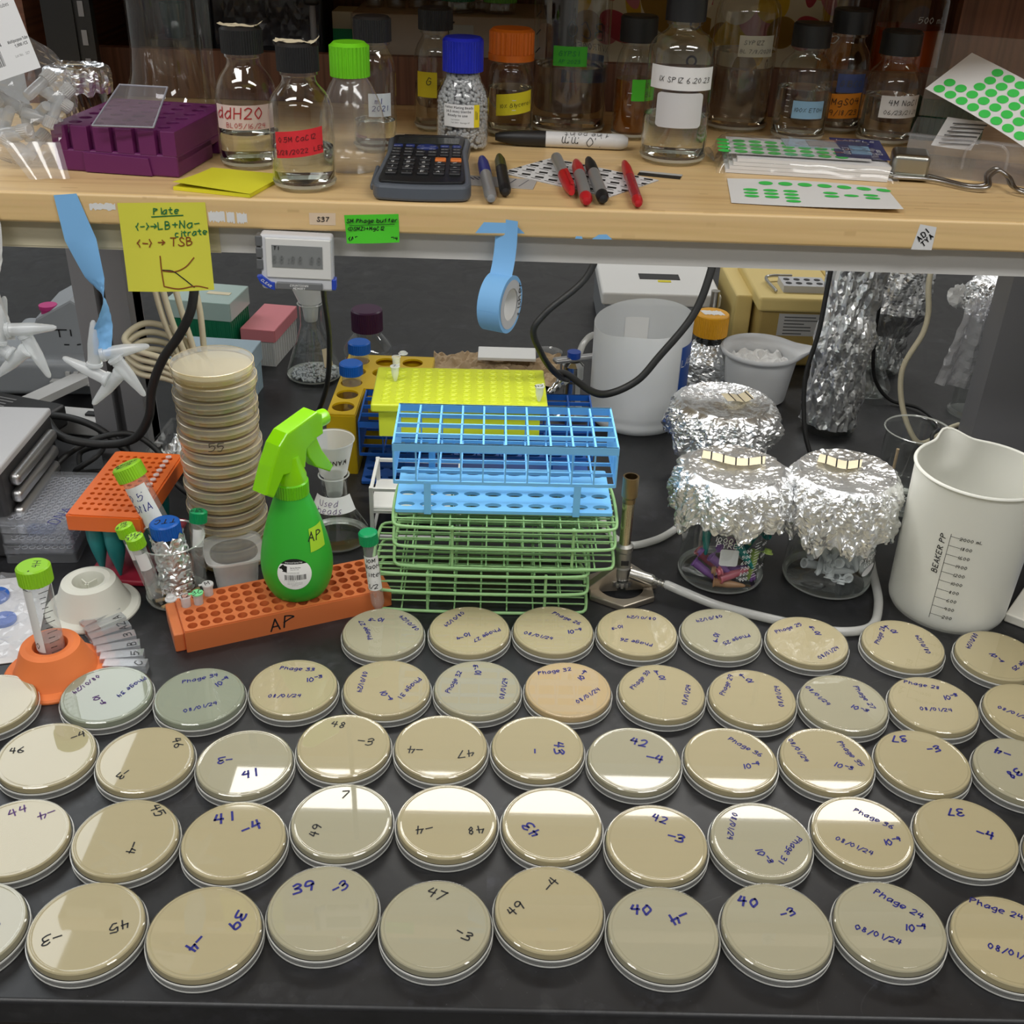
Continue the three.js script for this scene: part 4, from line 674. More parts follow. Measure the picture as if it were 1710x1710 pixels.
{
  const t = thing('tube_rack', 'white moulded rack behind the left end of the wire racks', 'tube rack', [-0.105, 0, -1.262]);
  part(t, 'frame', merge([...[0.002, 0.04, 0.072].flatMap((y) => [bx(0.11, 0.004, 0.004, 0, y, 0.04), bx(0.11, 0.004, 0.004, 0, y, -0.04), bx(0.004, 0.004, 0.08, -0.055, y, 0), bx(0.004, 0.004, 0.08, 0.055, y, 0)]), ...[[-1, 1], [1, 1], [-1, -1], [1, -1]].map(([a, b]) => bx(0.005, 0.075, 0.005, a * 0.055, 0.0375, b * 0.04))]), M.white);
  part(t, 'shelf_plate', bx(0.108, 0.002, 0.078, 0, 0.042, 0), M.white);
}
{
  const q = conical('slim tube with green cap marked NaOH leaning on the wire racks', 0.0078, 0.108, 0.0108, 0.0145, M.green); orient(q, [-0.1335, 0.0012, -1.052], [-0.141, 0.09, -1.0505]);
  part(q, 'label', band(0.0079, 0.02, 0.046, R(0), 0.062), M.paper, 'white writing panel');
  part(q, 'handwriting', ink([['10M', 0, 0.08, 0, 0.0008, 0.0008], ['NaOH', 0.001, 0.072, 0, 0.0008, 0.0008], ['Filter', 0.001, 0.061, 0, 0.0008, 0.0008], ['1/2', -0.001, 0.045, 0, 0.0009, 0.0009], ['_', 0, 0.059, 0, 0.002, 0.0006]], onRound(0.0085, 0)), M.inkBlack);
}
// ---------- yellow-green 96-place box with three tubes on it ----------
{
  const t = thing('tube_box', 'bright yellow-green box with 96 places on the dark blue rack', 'tube box', [-0.054, 0.1, -1.376], R(1.5));
  const ym = phy(lin(0.8, 0.9, 0.05), 0.35, { transmission: 0.25, thickness: 0 });
  part(t, 'box', merge([bx(0.212, 0.036, 0.002, 0, 0.018, 0.056), bx(0.212, 0.036, 0.002, 0, 0.018, -0.056), bx(0.002, 0.036, 0.112, 0.105, 0.018, 0), bx(0.002, 0.036, 0.112, -0.105, 0.018, 0), bx(0.21, 0.002, 0.112, 0, 0.001, 0)]), ym);
  const lid = rb(0.232, 0.012, 0.124, 0.003, 0, 0.0425, 0), dim = [];
  for (let i = 0; i < 12; i++) for (let j = 0; j < 8; j++) dim.push(at(lathe([[0.0062, 0], [0.0056, 0.0009], [0.0046, 0.0009], [0.004, 0.0003], [0, 0.0003]], 14, 0.4), (i - 5.5) * 0.0178, 0.0484, (j - 3.5) * 0.0138));
  const l = part(t, 'lid', lid, ym); part(l, 'place_ring', merge(dim), ym, null, 'stuff');
  const pts = [[-0.144, -1.418, 'open white microtube at the back left corner of the yellow box', '', true], [-0.1425, -1.384, 'closed white microtube at the left side of the yellow box', '7', false], [0.0515, -1.332, 'closed white microtube at the front right of the yellow box', 'N2', false]];
  for (const [x, z, lab, s, open] of pts) { const q = microtube('microtube', lab, ppc, ppc, open); q.position.set(x, 0.1495 + 0.0395, z); q.scale.setScalar(1); q.rotation.y = 1; if (s) part(q, 'handwriting', ink([[s, 0, 0, -40, 0.001, 0.0009]], onTop(0.0023)), M.inkBlack); q.position.y = 0.1495 + 0.0388 * 0.55; q.scale.y = 0.55; }
}
// ---------- cream cords, tip boxes, foil dish behind the plate stack ----------
{
  const cd = (label, pts) => solo('cord', label, 'cord', tube(pts, 0.0042, 80, 8), M.cream);
  cd('cream cord hanging leftmost in the bundle behind the plate stack', [[-0.432, 0.46, -1.3], [-0.437, 0.33, -1.33], [-0.434, 0.25, -1.345], [-0.42, 0.17, -1.36], [-0.418, 0.12, -1.36], [-0.412, 0.06, -1.36]]);
  cd('cream cord hanging second in the bundle behind the plate stack', [[-0.424, 0.46, -1.3], [-0.428, 0.33, -1.33], [-0.424, 0.25, -1.345], [-0.412, 0.17, -1.36], [-0.41, 0.12, -1.365], [-0.404, 0.08, -1.365]]);
  cd('cream cord hanging third in the bundle behind the plate stack', [[-0.414, 0.46, -1.3], [-0.415, 0.33, -1.335], [-0.411, 0.26, -1.35], [-0.403, 0.18, -1.365], [-0.402, 0.12, -1.37], [-0.398, 0.05, -1.36], [-0.385, 0.01, -1.33]]);
  cd('cream cord hanging rightmost in the bundle, by the black cable', [[-0.395, 0.46, -1.31], [-0.396, 0.34, -1.34], [-0.39, 0.26, -1.36], [-0.394, 0.18, -1.375], [-0.392, 0.13, -1.38], [-0.385, 0.08, -1.37]]);
  for (let k = 0; k < 4; k++) cd(`cream cord loop ${['lowest', 'second', 'third', 'uppermost'][k]} of the coil beside the left post`, [[-0.4, 0.15 + k * 0.004, -1.335], [-0.435, 0.165 + k * 0.009, -1.335], [-0.475, 0.168 + k * 0.011, -1.345], [-0.492, 0.18 + k * 0.01, -1.36], [-0.468, 0.19 + k * 0.012, -1.373], [-0.425, 0.18 + k * 0.012, -1.37], [-0.4, 0.15 + k * 0.01, -1.36]]);
  const box = (label, pos, turn, w, d, hb, hl, cb, cl) => { const t = thing('tip_box', label, 'tip box', pos, turn); const r = [bx(w, hb, d, 0, hb / 2, 0)]; for (let i = 0; i < 14; i++) r.push(bx(0.0025, hb * 0.9, 0.002, (i - 6.5) * w / 14, hb / 2, d / 2)); for (let i = 0; i < 10; i++) r.push(bx(0.002, hb * 0.9, 0.0025, w / 2, hb / 2, (i - 4.5) * d / 10)); part(t, 'base', merge(r), cb); part(t, 'lid', merge([bx(w + 0.004, hl, 0.0015, 0, hb + hl / 2, d / 2 + 0.002), bx(w + 0.004, hl, 0.0015, 0, hb + hl / 2, -d / 2 - 0.002), bx(0.0015, hl, d, w / 2 + 0.002, hb + hl / 2, 0), bx(0.0015, hl, d, -w / 2 - 0.002, hb + hl / 2, 0), bx(w + 0.004, 0.0015, d + 0.004, 0, hb + hl, 0)]), cl); return t; };
  const clr = phy(lin(0.66, 0.8, 0.76), 0.25, { transmission: 0.45, thickness: 0 }), bl = phy(lin(0.6, 0.74, 0.82), 0.25, { transmission: 0.45, thickness: 0 });
  const g = box('green tip box with clear lid behind the plate stack', [-0.5, 0, -1.805], R(-8), 0.105, 0.088, 0.085, 0.03, std(lin(0.005, 0.16, 0.07), 0.45), clr);
  part(g, 'tape_label', bx(0.04, 0.0006, 0.012, 0.02, 0.1162, 0), M.tapeCream);
  const b2 = box('low pale blue box with clear lid in front of the green tip box', [-0.455, 0, -1.645], R(-5), 0.12, 0.085, 0.05, 0.03, bl, bl);
  part(b2, 'tape_label', bx(0.06, 0.0006, 0.012, 0.01, 0.0812, 0), M.tapeCream);
  box('white box with pink lid beside the green tip box', [-0.405, 0, -1.83], R(-8), 0.055, 0.12, 0.045, 0.02, M.pale, phy(lin(0.75, 0.25, 0.28), 0.4, { transmission: 0.2, thickness: 0 }));
  const d = thing('dish_with_foil', 'clear plastic box with crumpled foil inside behind the orange tip rack', 'box', [-0.43, 0, -1.405], R(-4));
  part(d, 'box', merge([bx(0.1, 0.045, 0.0015, 0, 0.0225, 0.05), bx(0.1, 0.045, 0.0015, 0, 0.0225, -0.05), bx(0.0015, 0.045, 0.1, 0.05, 0.0225, 0), bx(0.0015, 0.045, 0.1, -0.05, 0.0225, 0), bx(0.104, 0.002, 0.004, 0, 0.046, 0.051), bx(0.104, 0.002, 0.004, 0, 0.046, -0.051), bx(0.004, 0.002, 0.104, 0.051, 0.046, 0), bx(0.004, 0.002, 0.104, -0.051, 0.046, 0)]), clearPlastic);
  part(d, 'foil', surf((u, v) => [(u - 0.5) * 0.09, 0.022 + 0.012 * n3(u * 4, v * 4, 9) + 0.006 * n3(u * 12, v * 12, 8), (v - 0.5) * 0.09], 30, 30, true), M.foil);
}
// ---------- crumpled foil cover ----------
function foilCover(rTop, y, drop, flare, sd, nu = 190, nv = 72, amp = 1) {   // dished top, rounded rim, ragged crumpled skirt
  return surf((u, v) => {
    const a = u * 2 * PI, ca = Math.cos(a), sa = Math.sin(a); let r, h;
    const hem = 1 + 0.26 * n3(ca * 1.6 + sd, sa * 1.6, 1) + 0.07 * n3(ca * 6, sa * 6, sd);
    if (v < 0.42) { const k = v / 0.42; r = rTop * k; h = y - 0.004 * (1 - k * k) + 0.0022 * n3(r * ca * 30, r * sa * 30, sd) * (1 - k * 0.3) + 0.0013 * Math.abs(n3(r * ca * 70, r * sa * 70, sd + 3)) + 0.0003 * n3(r * ca * 260, r * sa * 260, sd); }
    else { const k = (v - 0.42) / 0.58; r = rTop + 0.003 * Math.min(1, k * 6) + flare * Math.sin(k * PI * 0.62) * (1 + 0.4 * n3(ca * 2, sa * 2, sd + 4)) - flare * 0.5 * Math.max(0, k - 0.7); h = y - drop * hem * k * k * 0.55 - drop * hem * k * 0.45; const c = Math.min(1, k * 5); r += amp * c * (0.0042 * n3(ca * 4, sa * 4, h * 28 + sd) + 0.003 * Math.abs(n3(ca * 9, sa * 9, h * 70 + sd)) + 0.0016 * Math.abs(n3(ca * 19, sa * 19, h * 170)) + 0.0004 * n3(ca * 40, sa * 40, h * 380)); h += c * 0.0016 * n3(ca * 8, sa * 8, h * 60 + 7); }
    return [r * ca, h, r * sa];
  }, nu, nv, true);
}
function sterileTape(n, w, len, y, turn, curl = 0.1) {   // cream indicator tape with dark stripes
  const g = surf((u, v) => { const x = (u - 0.5) * len, z = (v - 0.5) * w + curl * Math.sin(u * 4) * w; return [x, y + 0.0015 * Math.sin(u * 7), z]; }, 16, 2);
  const s = lineInk([...Array(n)].map((_, i) => { const q = (i + 0.7) / n; return [[[(q - 0.5) * len, -(-0.5 * w + curl * Math.sin(q * 4) * w)], [(q - 0.5) * len + 0.001, -(0.5 * w + curl * Math.sin(q * 4) * w)]], 0.0016]; }), (u, v) => [u, y + 0.0004 + 0.0015 * Math.sin((u / len + 0.5) * 7), -v]);
  g.rotateY(turn); s.rotateY(turn); return [g, s];
}
function tapeOn(t, n, w, len, y, x, z, turn, curl) { const [g, s] = sterileTape(n, w, len, y, turn, curl); const p = part(t, 'tape', g.translate(x, 0, z), M.tapeCream, 'cream striped tape'); part(p, 'stripe', s.translate(x, 0, z), M.inkBlack); }
{
  const t = thing('beaker', 'large foil-covered glass beaker of coloured tubes marked 1000 mL', 'beaker', [0.2815, 0, -1.16]);
  part(t, 'glass', beakerGeo(0.0525, 0.147), glass); edges(t, 0.0525, 0.147, 0);
  part(t, 'foil_cover', foilCover(0.0555, 0.152, 0.062, 0.012, 1), M.foil, 'crumpled foil cover');
  tapeOn(t, 5, 0.02, 0.074, 0.1545, 0.0, -0.016, R(-14), 0.35);
  const w = M.inkWhite, on = onRound(0.0529, 0);
  const sc = (a) => onRound(0.0529, R(a));
  part(t, 'print', ink([['1000 mL', -0.004, 0.08, 0, 0.00105, 0.0009], ['PYREX', -0.004, 0.073, 0, 0.0011, 0.0009], ...[['400', 0.064], ['500', 0.0565], ['600', 0.0485], ['700', 0.0405], ['800', 0.0325], ['900', 0.0245]].map(([s, y]) => [s, 0.0185, y, 0, 0.00072, 0.0007])], on, 0.08), w);
  part(t, 'graduation', lineInk([...Array(13)].map((_, i) => [[[0.029, 0.024 + i * 0.004], [i % 2 ? 0.035 : 0.0385, 0.0245 + i * 0.004]], 0.0007]), on), w);
  part(t, 'print', ink([['200', 0.0475, 0.082, 0, 0.00062, 0.0006], ['400', 0.0475, 0.066, 0, 0.00062, 0.0006], ['600', 0.0475, 0.05, 0, 0.00062, 0.0006], ['800', 0.0475, 0.034, 0, 0.00062, 0.0006]], on, 0.08), w);
  part(t, 'marking_patch', (() => { const s = rrect(0.022, 0.023, 0.003, -0.004, 0.056), g = new THREE.ShapeGeometry(s, 5), p = g.attributes.position; for (let i = 0; i < p.count; i++) { const q = on(p.getX(i), p.getY(i)); p.setXYZ(i, ...q); } g.computeVertexNormals(); return g; })(), std(lin(0.62, 0.62, 0.62), 0.8), 'white marking patch');
  const cols = { teal: frosted(lin(0.02, 0.4, 0.36), 0.35, 0.35), purple: frosted(lin(0.36, 0.17, 0.5), 0.35, 0.35), pink: frosted(lin(0.75, 0.22, 0.28), 0.35, 0.35), amber: frosted(lin(0.6, 0.35, 0.18), 0.35, 0.35), green: frosted(lin(0.45, 0.6, 0.15), 0.35, 0.35) };
  const list = [['teal', -0.026, 0.075, 0.012, -0.024, 0.025, 0.018], ['purple', -0.038, 0.028, 0.018, -0.012, 0.012, 0.03], ['purple', -0.02, 0.042, 0.028, 0.006, 0.02, 0.034], ['pink', -0.008, 0.018, 0.04, 0.026, 0.026, 0.03], ['amber', -0.014, 0.009, 0.034, 0.02, 0.009, 0.04], ['teal', 0.012, 0.055, 0.02, 0.03, 0.03, 0.025], ['green', 0.036, 0.045, 0.016, 0.03, 0.012, 0.026], ['purple', 0.03, 0.02, 0.02, 0.006, 0.012, 0.01], ['green', 0.0, 0.07, 0.0, 0.03, 0.05, 0.01], ['teal', 0.036, 0.06, 0.0, 0.03, 0.03, -0.01], ['pink', -0.03, 0.03, -0.005, -0.01, 0.012, 0.0], ['purple', 0.01, 0.04, -0.012, 0.02, 0.012, -0.03], ['amber', 0.02, 0.085, 0.01, 0.0, 0.06, -0.005]];
  list.forEach(([c, x, y, z, x2, y2, z2]) => {
    const q = thing('microtube', `${c} microtube lying in the beaker marked 1000 mL`, 'microtube', [0, 0, 0], 0, `${c} microtubes in the 1000 mL beaker`);
    part(q, 'tube', mt.body, cols[c]); part(q, 'cap', mt.open, cols[c]);
    orient(q, [0.2815 + x, y, -1.16 + z], [0.2815 + 2 * x - x2, 2 * y - y2, -1.16 + 2 * z - z2]);
  });
}
{
  const t = thing('beaker', 'foil-covered glass beaker holding clear microtubes, beside the measuring jug', 'beaker', [0.4135, 0, -1.155]);
  part(t, 'glass', beakerGeo(0.0535, 0.15), glass); edges(t, 0.0535, 0.15, 0);
  part(t, 'foil_cover', foilCover(0.0565, 0.153, 0.075, 0.006, 5), M.foil, 'crumpled foil cover');
  tapeOn(t, 4, 0.022, 0.05, 0.1555, -0.005, -0.018, R(-20), 0.25);
  part(t, 'print', ink([['PYREX', 0, 0.058, 10, 0.001, 0.0008], ['USA', 0, 0.05, 10, 0.0008, 0.0007]], onRound(0.0539, R(38)), 0.1), M.inkWhite);
  part(t, 'marking_patch', (() => { const g = new THREE.CircleGeometry(1, 24), p = g.attributes.position, on = onRound(0.0539, R(42), 0.04); for (let i = 0; i < p.count; i++) p.setXYZ(i, ...on(p.getX(i) * 0.012, p.getY(i) * 0.006 + p.getX(i) * 0.003)); g.computeVertexNormals(); return g; })(), std(lin(0.62, 0.62, 0.62), 0.8), 'white marking patch');
  let q0;
  for (let i = 0; i < 26; i++) {
    const a = rr(0, 7), q = 0.036 * Math.sqrt(rnd()), y = 0.01 + (i / 26) * 0.055, d = V(rr(-1, 1), i > 14 ? rr(0.8, 2) : rr(-0.3, 0.35), rr(-1, 1)).normalize();
    const lab = 'clear microtube in the foil-covered beaker beside the measuring jug';
    const m = q0 ? q0.clone() : thing('microtube', lab, 'microtube', [0, 0, 0], 0, 'clear microtubes in the foil-covered beaker');
    if (!q0) { part(m, 'tube', mt.body, ppc); part(m, 'cap', mt.open, ppc); q0 = m; } else { m.name = numbered('microtube'); scene.add(m); }
    const x = q * Math.cos(a) * 0.8, z = q * Math.sin(a) * 0.6 + 0.012, c = Math.max(0.02, y) + d.y * 0.019;
    const k = Math.min(1, 0.04 / Math.hypot(x + d.x * 0.019, z + d.z * 0.019));
    orient(m, [0.4135 + (x + d.x * 0.019) * k, c + 0.002, -1.155 + (z + d.z * 0.019) * k], [0.4135 + (x + d.x * 0.019) * k + d.x, c + d.y, -1.155 + (z + d.z * 0.019) * k + d.z]);
  }
}
{
  const t = thing('beaker', 'foil-covered beaker at the rear, behind the beaker marked 1000 mL', 'beaker', [0.315, 0, -1.415]);
  part(t, 'glass', beakerGeo(0.058, 0.118), glass);
  part(t, 'foil_cover', foilCover(0.062, 0.122, 0.055, 0.014, 9), M.foil, 'crumpled foil cover');
  tapeOn(t, 3, 0.026, 0.04, 0.1255, 0.018, -0.004, R(12), 0.15);
}
// ---------- burner and hoses ----------
{
  const t = thing('gas_burner', 'metal gas burner with brown tube top standing beside the racks', 'burner', [0.153, 0, -1.115]);
  const base = poly([...Array(6)].map((_, i) => { const a = i / 6 * 2 * PI + PI / 6; return [0.043 * Math.cos(a), 0.043 * Math.sin(a)]; })); base.holes.push(hole(0, 0, 0.029));
  const cast = std(lin(0.42, 0.37, 0.3), 0.4, { metalness: 0.9 });
  part(t, 'base', at(flat(ext(base, 0.005, 0.0015, 24)), 0, 0.0015, 0), cast);
  part(t, 'arm', ext(poly([[-0.006, 0.005], [-0.043, 0.005], [-0.043, 0.009], [-0.01, 0.036], [0.01, 0.036], [0.043, 0.012], [0.043, 0.005], [0.006, 0.005], [0.008, 0.022], [-0.008, 0.022]]), 0.01, 0.001).translate(0, 0, -0.005).rotateY(R(8)), cast);
  part(t, 'gear', merge([cyl(0.0105, 0.006, 0, 0.012, 0, 24), ...[...Array(14)].map((_, i) => bx(0.003, 0.006, 0.004, 0, 0.015, 0.0115).rotateY(i / 14 * 2 * PI))]), M.alu);
  part(t, 'body', lathe([[0.006, 0.018], [0.0095, 0.02], [0.0105, 0.026], [0.0105, 0.036], [0.0095, 0.038], [0.0095, 0.058], [0.0105, 0.06], [0.0105, 0.066], [0.007, 0.069]], 28, 0.4), std(lin(0.36, 0.35, 0.32), 0.4, { metalness: 0.9 }));
  part(t, 'air_window', bx(0.009, 0.006, 0.002, 0.001, 0.046, 0.0092), M.black);
  part(t, 'barrel', lathe([[0.007, 0.066], [0.0071, 0.132], [0.0052, 0.132], [0.0052, 0.066]], 28, 0.4), std(lin(0.5, 0.44, 0.32), 0.26, { metalness: 1 }));
  part(t, 'collar', lathe([[0.0076, 0.125], [0.0078, 0.131], [0.0094, 0.134], [0.0094, 0.159], [0.0074, 0.159], [0.007, 0.135]], 28, 0.4), M.brass, 'browned collar');
  const arm = part(t, 'gas_inlet', merge([lathe([[0.0072, 0.006], [0.0072, 0.032], [0.0062, 0.035], [0.0045, 0.036], ...[0, 1, 2, 3].flatMap((i) => [[0.0052, 0.037 + i * 0.005], [0.0036, 0.041 + i * 0.005]]), [0.0034, 0.062]], 24, 0.4)]), M.steel, 'ribbed steel inlet');
  orient(arm, [0.004, 0.03, 0.002], [0.06, 0.0215, 0.022]);
}
const hoseM = phy(lin(0.8, 0.8, 0.77), 0.18, { transmission: 0.6, thickness: 0, ior: 1.5 });
solo('hose', 'clear rubber hose from the burner looping around the foil-covered beakers', 'hose', tube([[0.205, 0.0235, -1.096], [0.228, 0.019, -1.086], [0.262, 0.0095, -1.0775], [0.308, 0.0065, -1.062], [0.353, 0.0065, -1.046], [0.4, 0.0065, -1.034], [0.438, 0.0065, -1.044], [0.461, 0.0065, -1.09], [0.4755, 0.0065, -1.17], [0.488, 0.0065, -1.243], [0.47, 0.0065, -1.33], [0.42, 0.0065, -1.36]], 0.0055, 110, 14), hoseM);
solo('hose', 'clear hose lying behind the burner, leading from the wire racks', 'hose', tube([[0.142, 0.0055, -1.3], [0.146, 0.0055, -1.247], [0.171, 0.0055, -1.212], [0.205, 0.0055, -1.224], [0.235, 0.0055, -1.252], [0.265, 0.0055, -1.3]], 0.005, 60, 12), hoseM);
// ---------- two-litre plastic measuring jug ----------
{
  const t = thing('measuring_beaker', 'tall milky plastic measuring beaker with black graduations at right', 'beaker', [0.5485, 0, -1.107]);
  const rAt = (y) => 0.068 + (y / 0.186) * 0.0045 + (y < 0.01 ? -0.004 * (1 - y / 0.01) ** 2 : 0);
  const sp = (a, y) => Math.exp(-((Math.atan2(Math.sin(a - R(97)), Math.cos(a - R(97)))) ** 2) / 0.045) * Math.max(0, (y - 0.15) / 0.036);
  const wall = (u, y, dr) => { const a = u * 2 * PI, k = sp(a, y), r = rAt(y) + dr + k * 0.018; return [r * Math.cos(a), y + k * 0.006, -r * Math.sin(a)]; };
  const milky = phy(lin(0.84, 0.84, 0.78), 0.42, { transmission: 0.3, thickness: 0, ior: 1.45 });
  part(t, 'wall', merge([surf((u, v) => wall(u, 0.0005 + v * 0.1855, 0), 96, 40), surf((u, v) => wall(u, 0.004 + v * 0.182, -0.0022), 96, 30), lathe([[0, 0.0015], [0.0605, 0.0008]], 48, 0)]), milky);
  part(t, 'rim', surf((u, v) => { const q = wall(u, 0.186, 0.0002), a = u * 2 * PI, b = v * 2 * PI; return [q[0] + 0.0022 * Math.cos(b) * Math.cos(a), q[1] + 0.0022 * Math.sin(b), q[2] - 0.0022 * Math.cos(b) * Math.sin(a)]; }, 96, 8), milky);
  const on = (u, v) => { const r = rAt(v) + 0.0006, a = R(-27) + u / r; return [r * Math.sin(a), v, r * Math.cos(a)]; };
  const nums = ['2000 mL', '1800', '1600', '1400', '1200', '1000', '800', '600', '400', '200'];
  part(t, 'graduation', lineInk([...nums.map((_, i) => [[[-0.012, 0.13 - i * 0.0118], [0.002, 0.13 - i * 0.0118]], 0.0005]), [[[-0.012, 0.133], [-0.012, 0.018]], 0.0005]], on), M.inkBlack);
  part(t, 'print', ink(nums.map((s, i) => [s, i ? 0.0075 : 0.0105, 0.13 - i * 0.0118, 0, 0.00062, 0.0006]), on, 0.1), M.inkBlack);
  part(t, 'print', ink([['BEAKER PP', -0.02, 0.105, 90, 0.001, 0.001]], on, 0.1), M.inkBlack);
}
{
  const t = thing('beaker', 'empty clear glass beaker behind the measuring beaker', 'beaker', [0.566, 0, -1.345], R(-100));
  part(t, 'glass', beakerGeo(0.042, 0.118, false), glass); edges(t, 0.042, 0.1185);
  solo('wooden_stick', 'wooden stick leaning in the empty glass beaker', 'stick', rod([0.5405, 0.004, -1.335], [0.536, 0.098, -1.325], 0.0022, 8), std(lin(0.5, 0.36, 0.22), 0.7));
}
// ---------- white cut-down container, cap bottle, small white jug ----------
{
  const t = thing('container', 'large cloudy white plastic container with blue label, cut open on top', 'container', [0.2155, 0, -1.598]);
  const rimY = (a) => 0.168 + 0.01 * Math.sin(a * 1 + 2.2) + 0.006 * Math.max(0, Math.cos(a - 1.9)) ** 8;
  const wm = phy(lin(0.8, 0.82, 0.83), 0.5, { transmission: 0.3, thickness: 0, ior: 1.45 });
  const prof = (a, v) => { const y = v * rimY(a), r = y < 0.012 ? 0.06 + 0.0135 * Math.sqrt(Math.max(0, y / 0.012)) : 0.0735 + 0.0015 * (y / 0.17) + (Math.abs(y - 0.022) < 0.004 ? -0.001 : 0); return [r * Math.cos(a), y + 0.0005, r * Math.sin(a)]; };
  part(t, 'wall', merge([surf((u, v) => prof(u * 2 * PI, v), 80, 40), lathe([[0, 0.001], [0.06, 0.0008]], 40, 0)]), wm);
  part(t, 'label', surf((u, v) => { const a = R(46 + u * 34), y = 0.045 + v * 0.1, r = 0.0755; return [r * Math.sin(a), y, r * Math.cos(a)]; }, 12, 6), std(lin(0.015, 0.07, 0.32), 0.4), 'blue label');
  part(t, 'print', ink([['LAB', 0, 0.118, 0, 0.0018, 0.0012], ['500', 0, 0.06, 0, 0.0015, 0.0011]], onRound(0.0759, R(60))), M.inkWhite);
  part(t, 'label', surf((u, v) => { const a = R(196 - u * 30), y = 0.1 + v * 0.045, r = 0.0725; return [r * Math.sin(a), y, r * Math.cos(a)]; }, 10, 4), M.paper, 'faded paper label on the inside');
}
{
  const t = thing('media_bottle', 'foil-wrapped bottle with orange-yellow cap behind the white container', 'bottle', [0.3475, 0, -1.745]);
  part(t, 'foil_wrap', surf((u, v) => { const a = u * 2 * PI, y = 0.001 + v * 0.078, r = (y < 0.05 ? 0.04 : 0.04 - (y - 0.05) * 0.6) + 0.002 * n3(Math.cos(a) * 4, Math.sin(a) * 4, y * 60) + 0.0015 * n3(Math.cos(a) * 12, Math.sin(a) * 12, y * 160); return [r * Math.cos(a), y, r * Math.sin(a)]; }, 60, 34, true), M.foil);
  part(t, 'neck', lathe([[0.022, 0.075], [0.022, 0.1]], 32, 0), glass);
  part(t, 'cap', at(ribbed(0.0285, 0.036, 44, 0.0008), 0, 0.092, 0), std(lin(0.75, 0.36, 0.01), 0.4));
  part(t, 'cap_tape', surf((u, v) => { const x = (u - 0.5) * 0.034, z = (v - 0.5) * 0.02 * (1 + 0.4 * n3(u * 9, v * 2, 3)); return [x + z * 0.3, 0.1285, z]; }, 12, 4), M.paper, 'torn white tape');
}
{
  const t = thing('measuring_jug', 'small white plastic jug with spout behind the rear foil beaker', 'jug', [0.4255, 0, -1.7]);
  const P = [[0.045, 0.0005], [0.05, 0.004], [0.056, 0.07], [0.057, 0.078], [0.064, 0.08], [0.066, 0.085], [0.064, 0.088]];
  const wall = (a, i, dr) => { const [r, y] = P[i], k = Math.exp(-((a - 0.05) ** 2) / 0.1) * Math.max(0, (i - 1) / 5); return [(r + dr + k * 0.024) * Math.cos(a), y + k * 0.004, (r + dr + k * 0.012) * Math.sin(a)]; };
  part(t, 'wall', merge([surf((u, v) => wall(u * 2 * PI - PI, Math.round(v * 6), 0), 72, 6), surf((u, v) => wall(u * 2 * PI - PI, Math.round(v * 6), -0.002), 72, 6), lathe([[0, 0.001], [0.045, 0.0008]], 40, 0)]), frosted(lin(0.82, 0.83, 0.84), 0.3, 0.5));
  solo('paper_wipe', 'crumpled white wipe stuffed in the small white jug', 'wipe', surf((u, v) => { const q = 0.05 * Math.sqrt(v), a = u * 2 * PI; return [0.4255 + q * Math.cos(a), 0.066 + 0.01 * n3(q * Math.cos(a) * 50, q * Math.sin(a) * 50, 3) + 0.004 * n3(q * Math.cos(a) * 140, q * Math.sin(a) * 140, 5), -1.7 + q * Math.sin(a)]; }, 40, 12, true), M.paper);
}
// ---------- foil-wrapped flasks, cylinder and post side ----------
function foilColumn(label, pos, prof, sd, ht) {
  const t = thing('flask', label, 'flask', pos);
  part(t, 'foil_wrap', surf((u, v) => { const a = u * 2 * PI, y = 0.014 + v * (ht - 0.014), k = y / ht; let r = 0; for (let i = 1; i < prof.length; i++) if (k <= prof[i][1] || i === prof.length - 1) { const q = (k - prof[i - 1][1]) / (prof[i][1] - prof[i - 1][1]); r = prof[i - 1][0] + q * (prof[i][0] - prof[i - 1][0]); break; } const c = Math.cos(a), s = Math.sin(a); r += 0.005 * n3(c * 2.4 + sd, s * 2.4, y * 12) + 0.004 * Math.abs(n3(c * 5, s * 5, y * 16 + sd)) + 0.0018 * n3(c * 9, s * 9, y * 45); return [r * c, y, r * s]; }, 80, 70, true), M.foil, 'crumpled foil wrapping');
  part(t, 'glass', lathe([[0, 0.002], [prof[0][0] * 0.92, 0.001], [prof[0][0] + 0.002, 0.008], [prof[0][0] + 0.001, 0.03]], 40, 0.6), glass);
  return t;
}
foilColumn('tall foil-wrapped flask standing left of the right post', [0.522, 0, -1.588], [[0.041, 0], [0.038, 0.35], [0.042, 0.48], [0.036, 0.66], [0.04, 0.8], [0.048, 1]], 3, 0.3);
foilColumn('foil-wrapped flask at the back, right of the tall foil flask', [0.678, 0.0, -1.83], [[0.03, 0], [0.03, 0.3], [0.055, 0.5], [0.05, 0.8], [0.03, 1]], 8, 0.24);
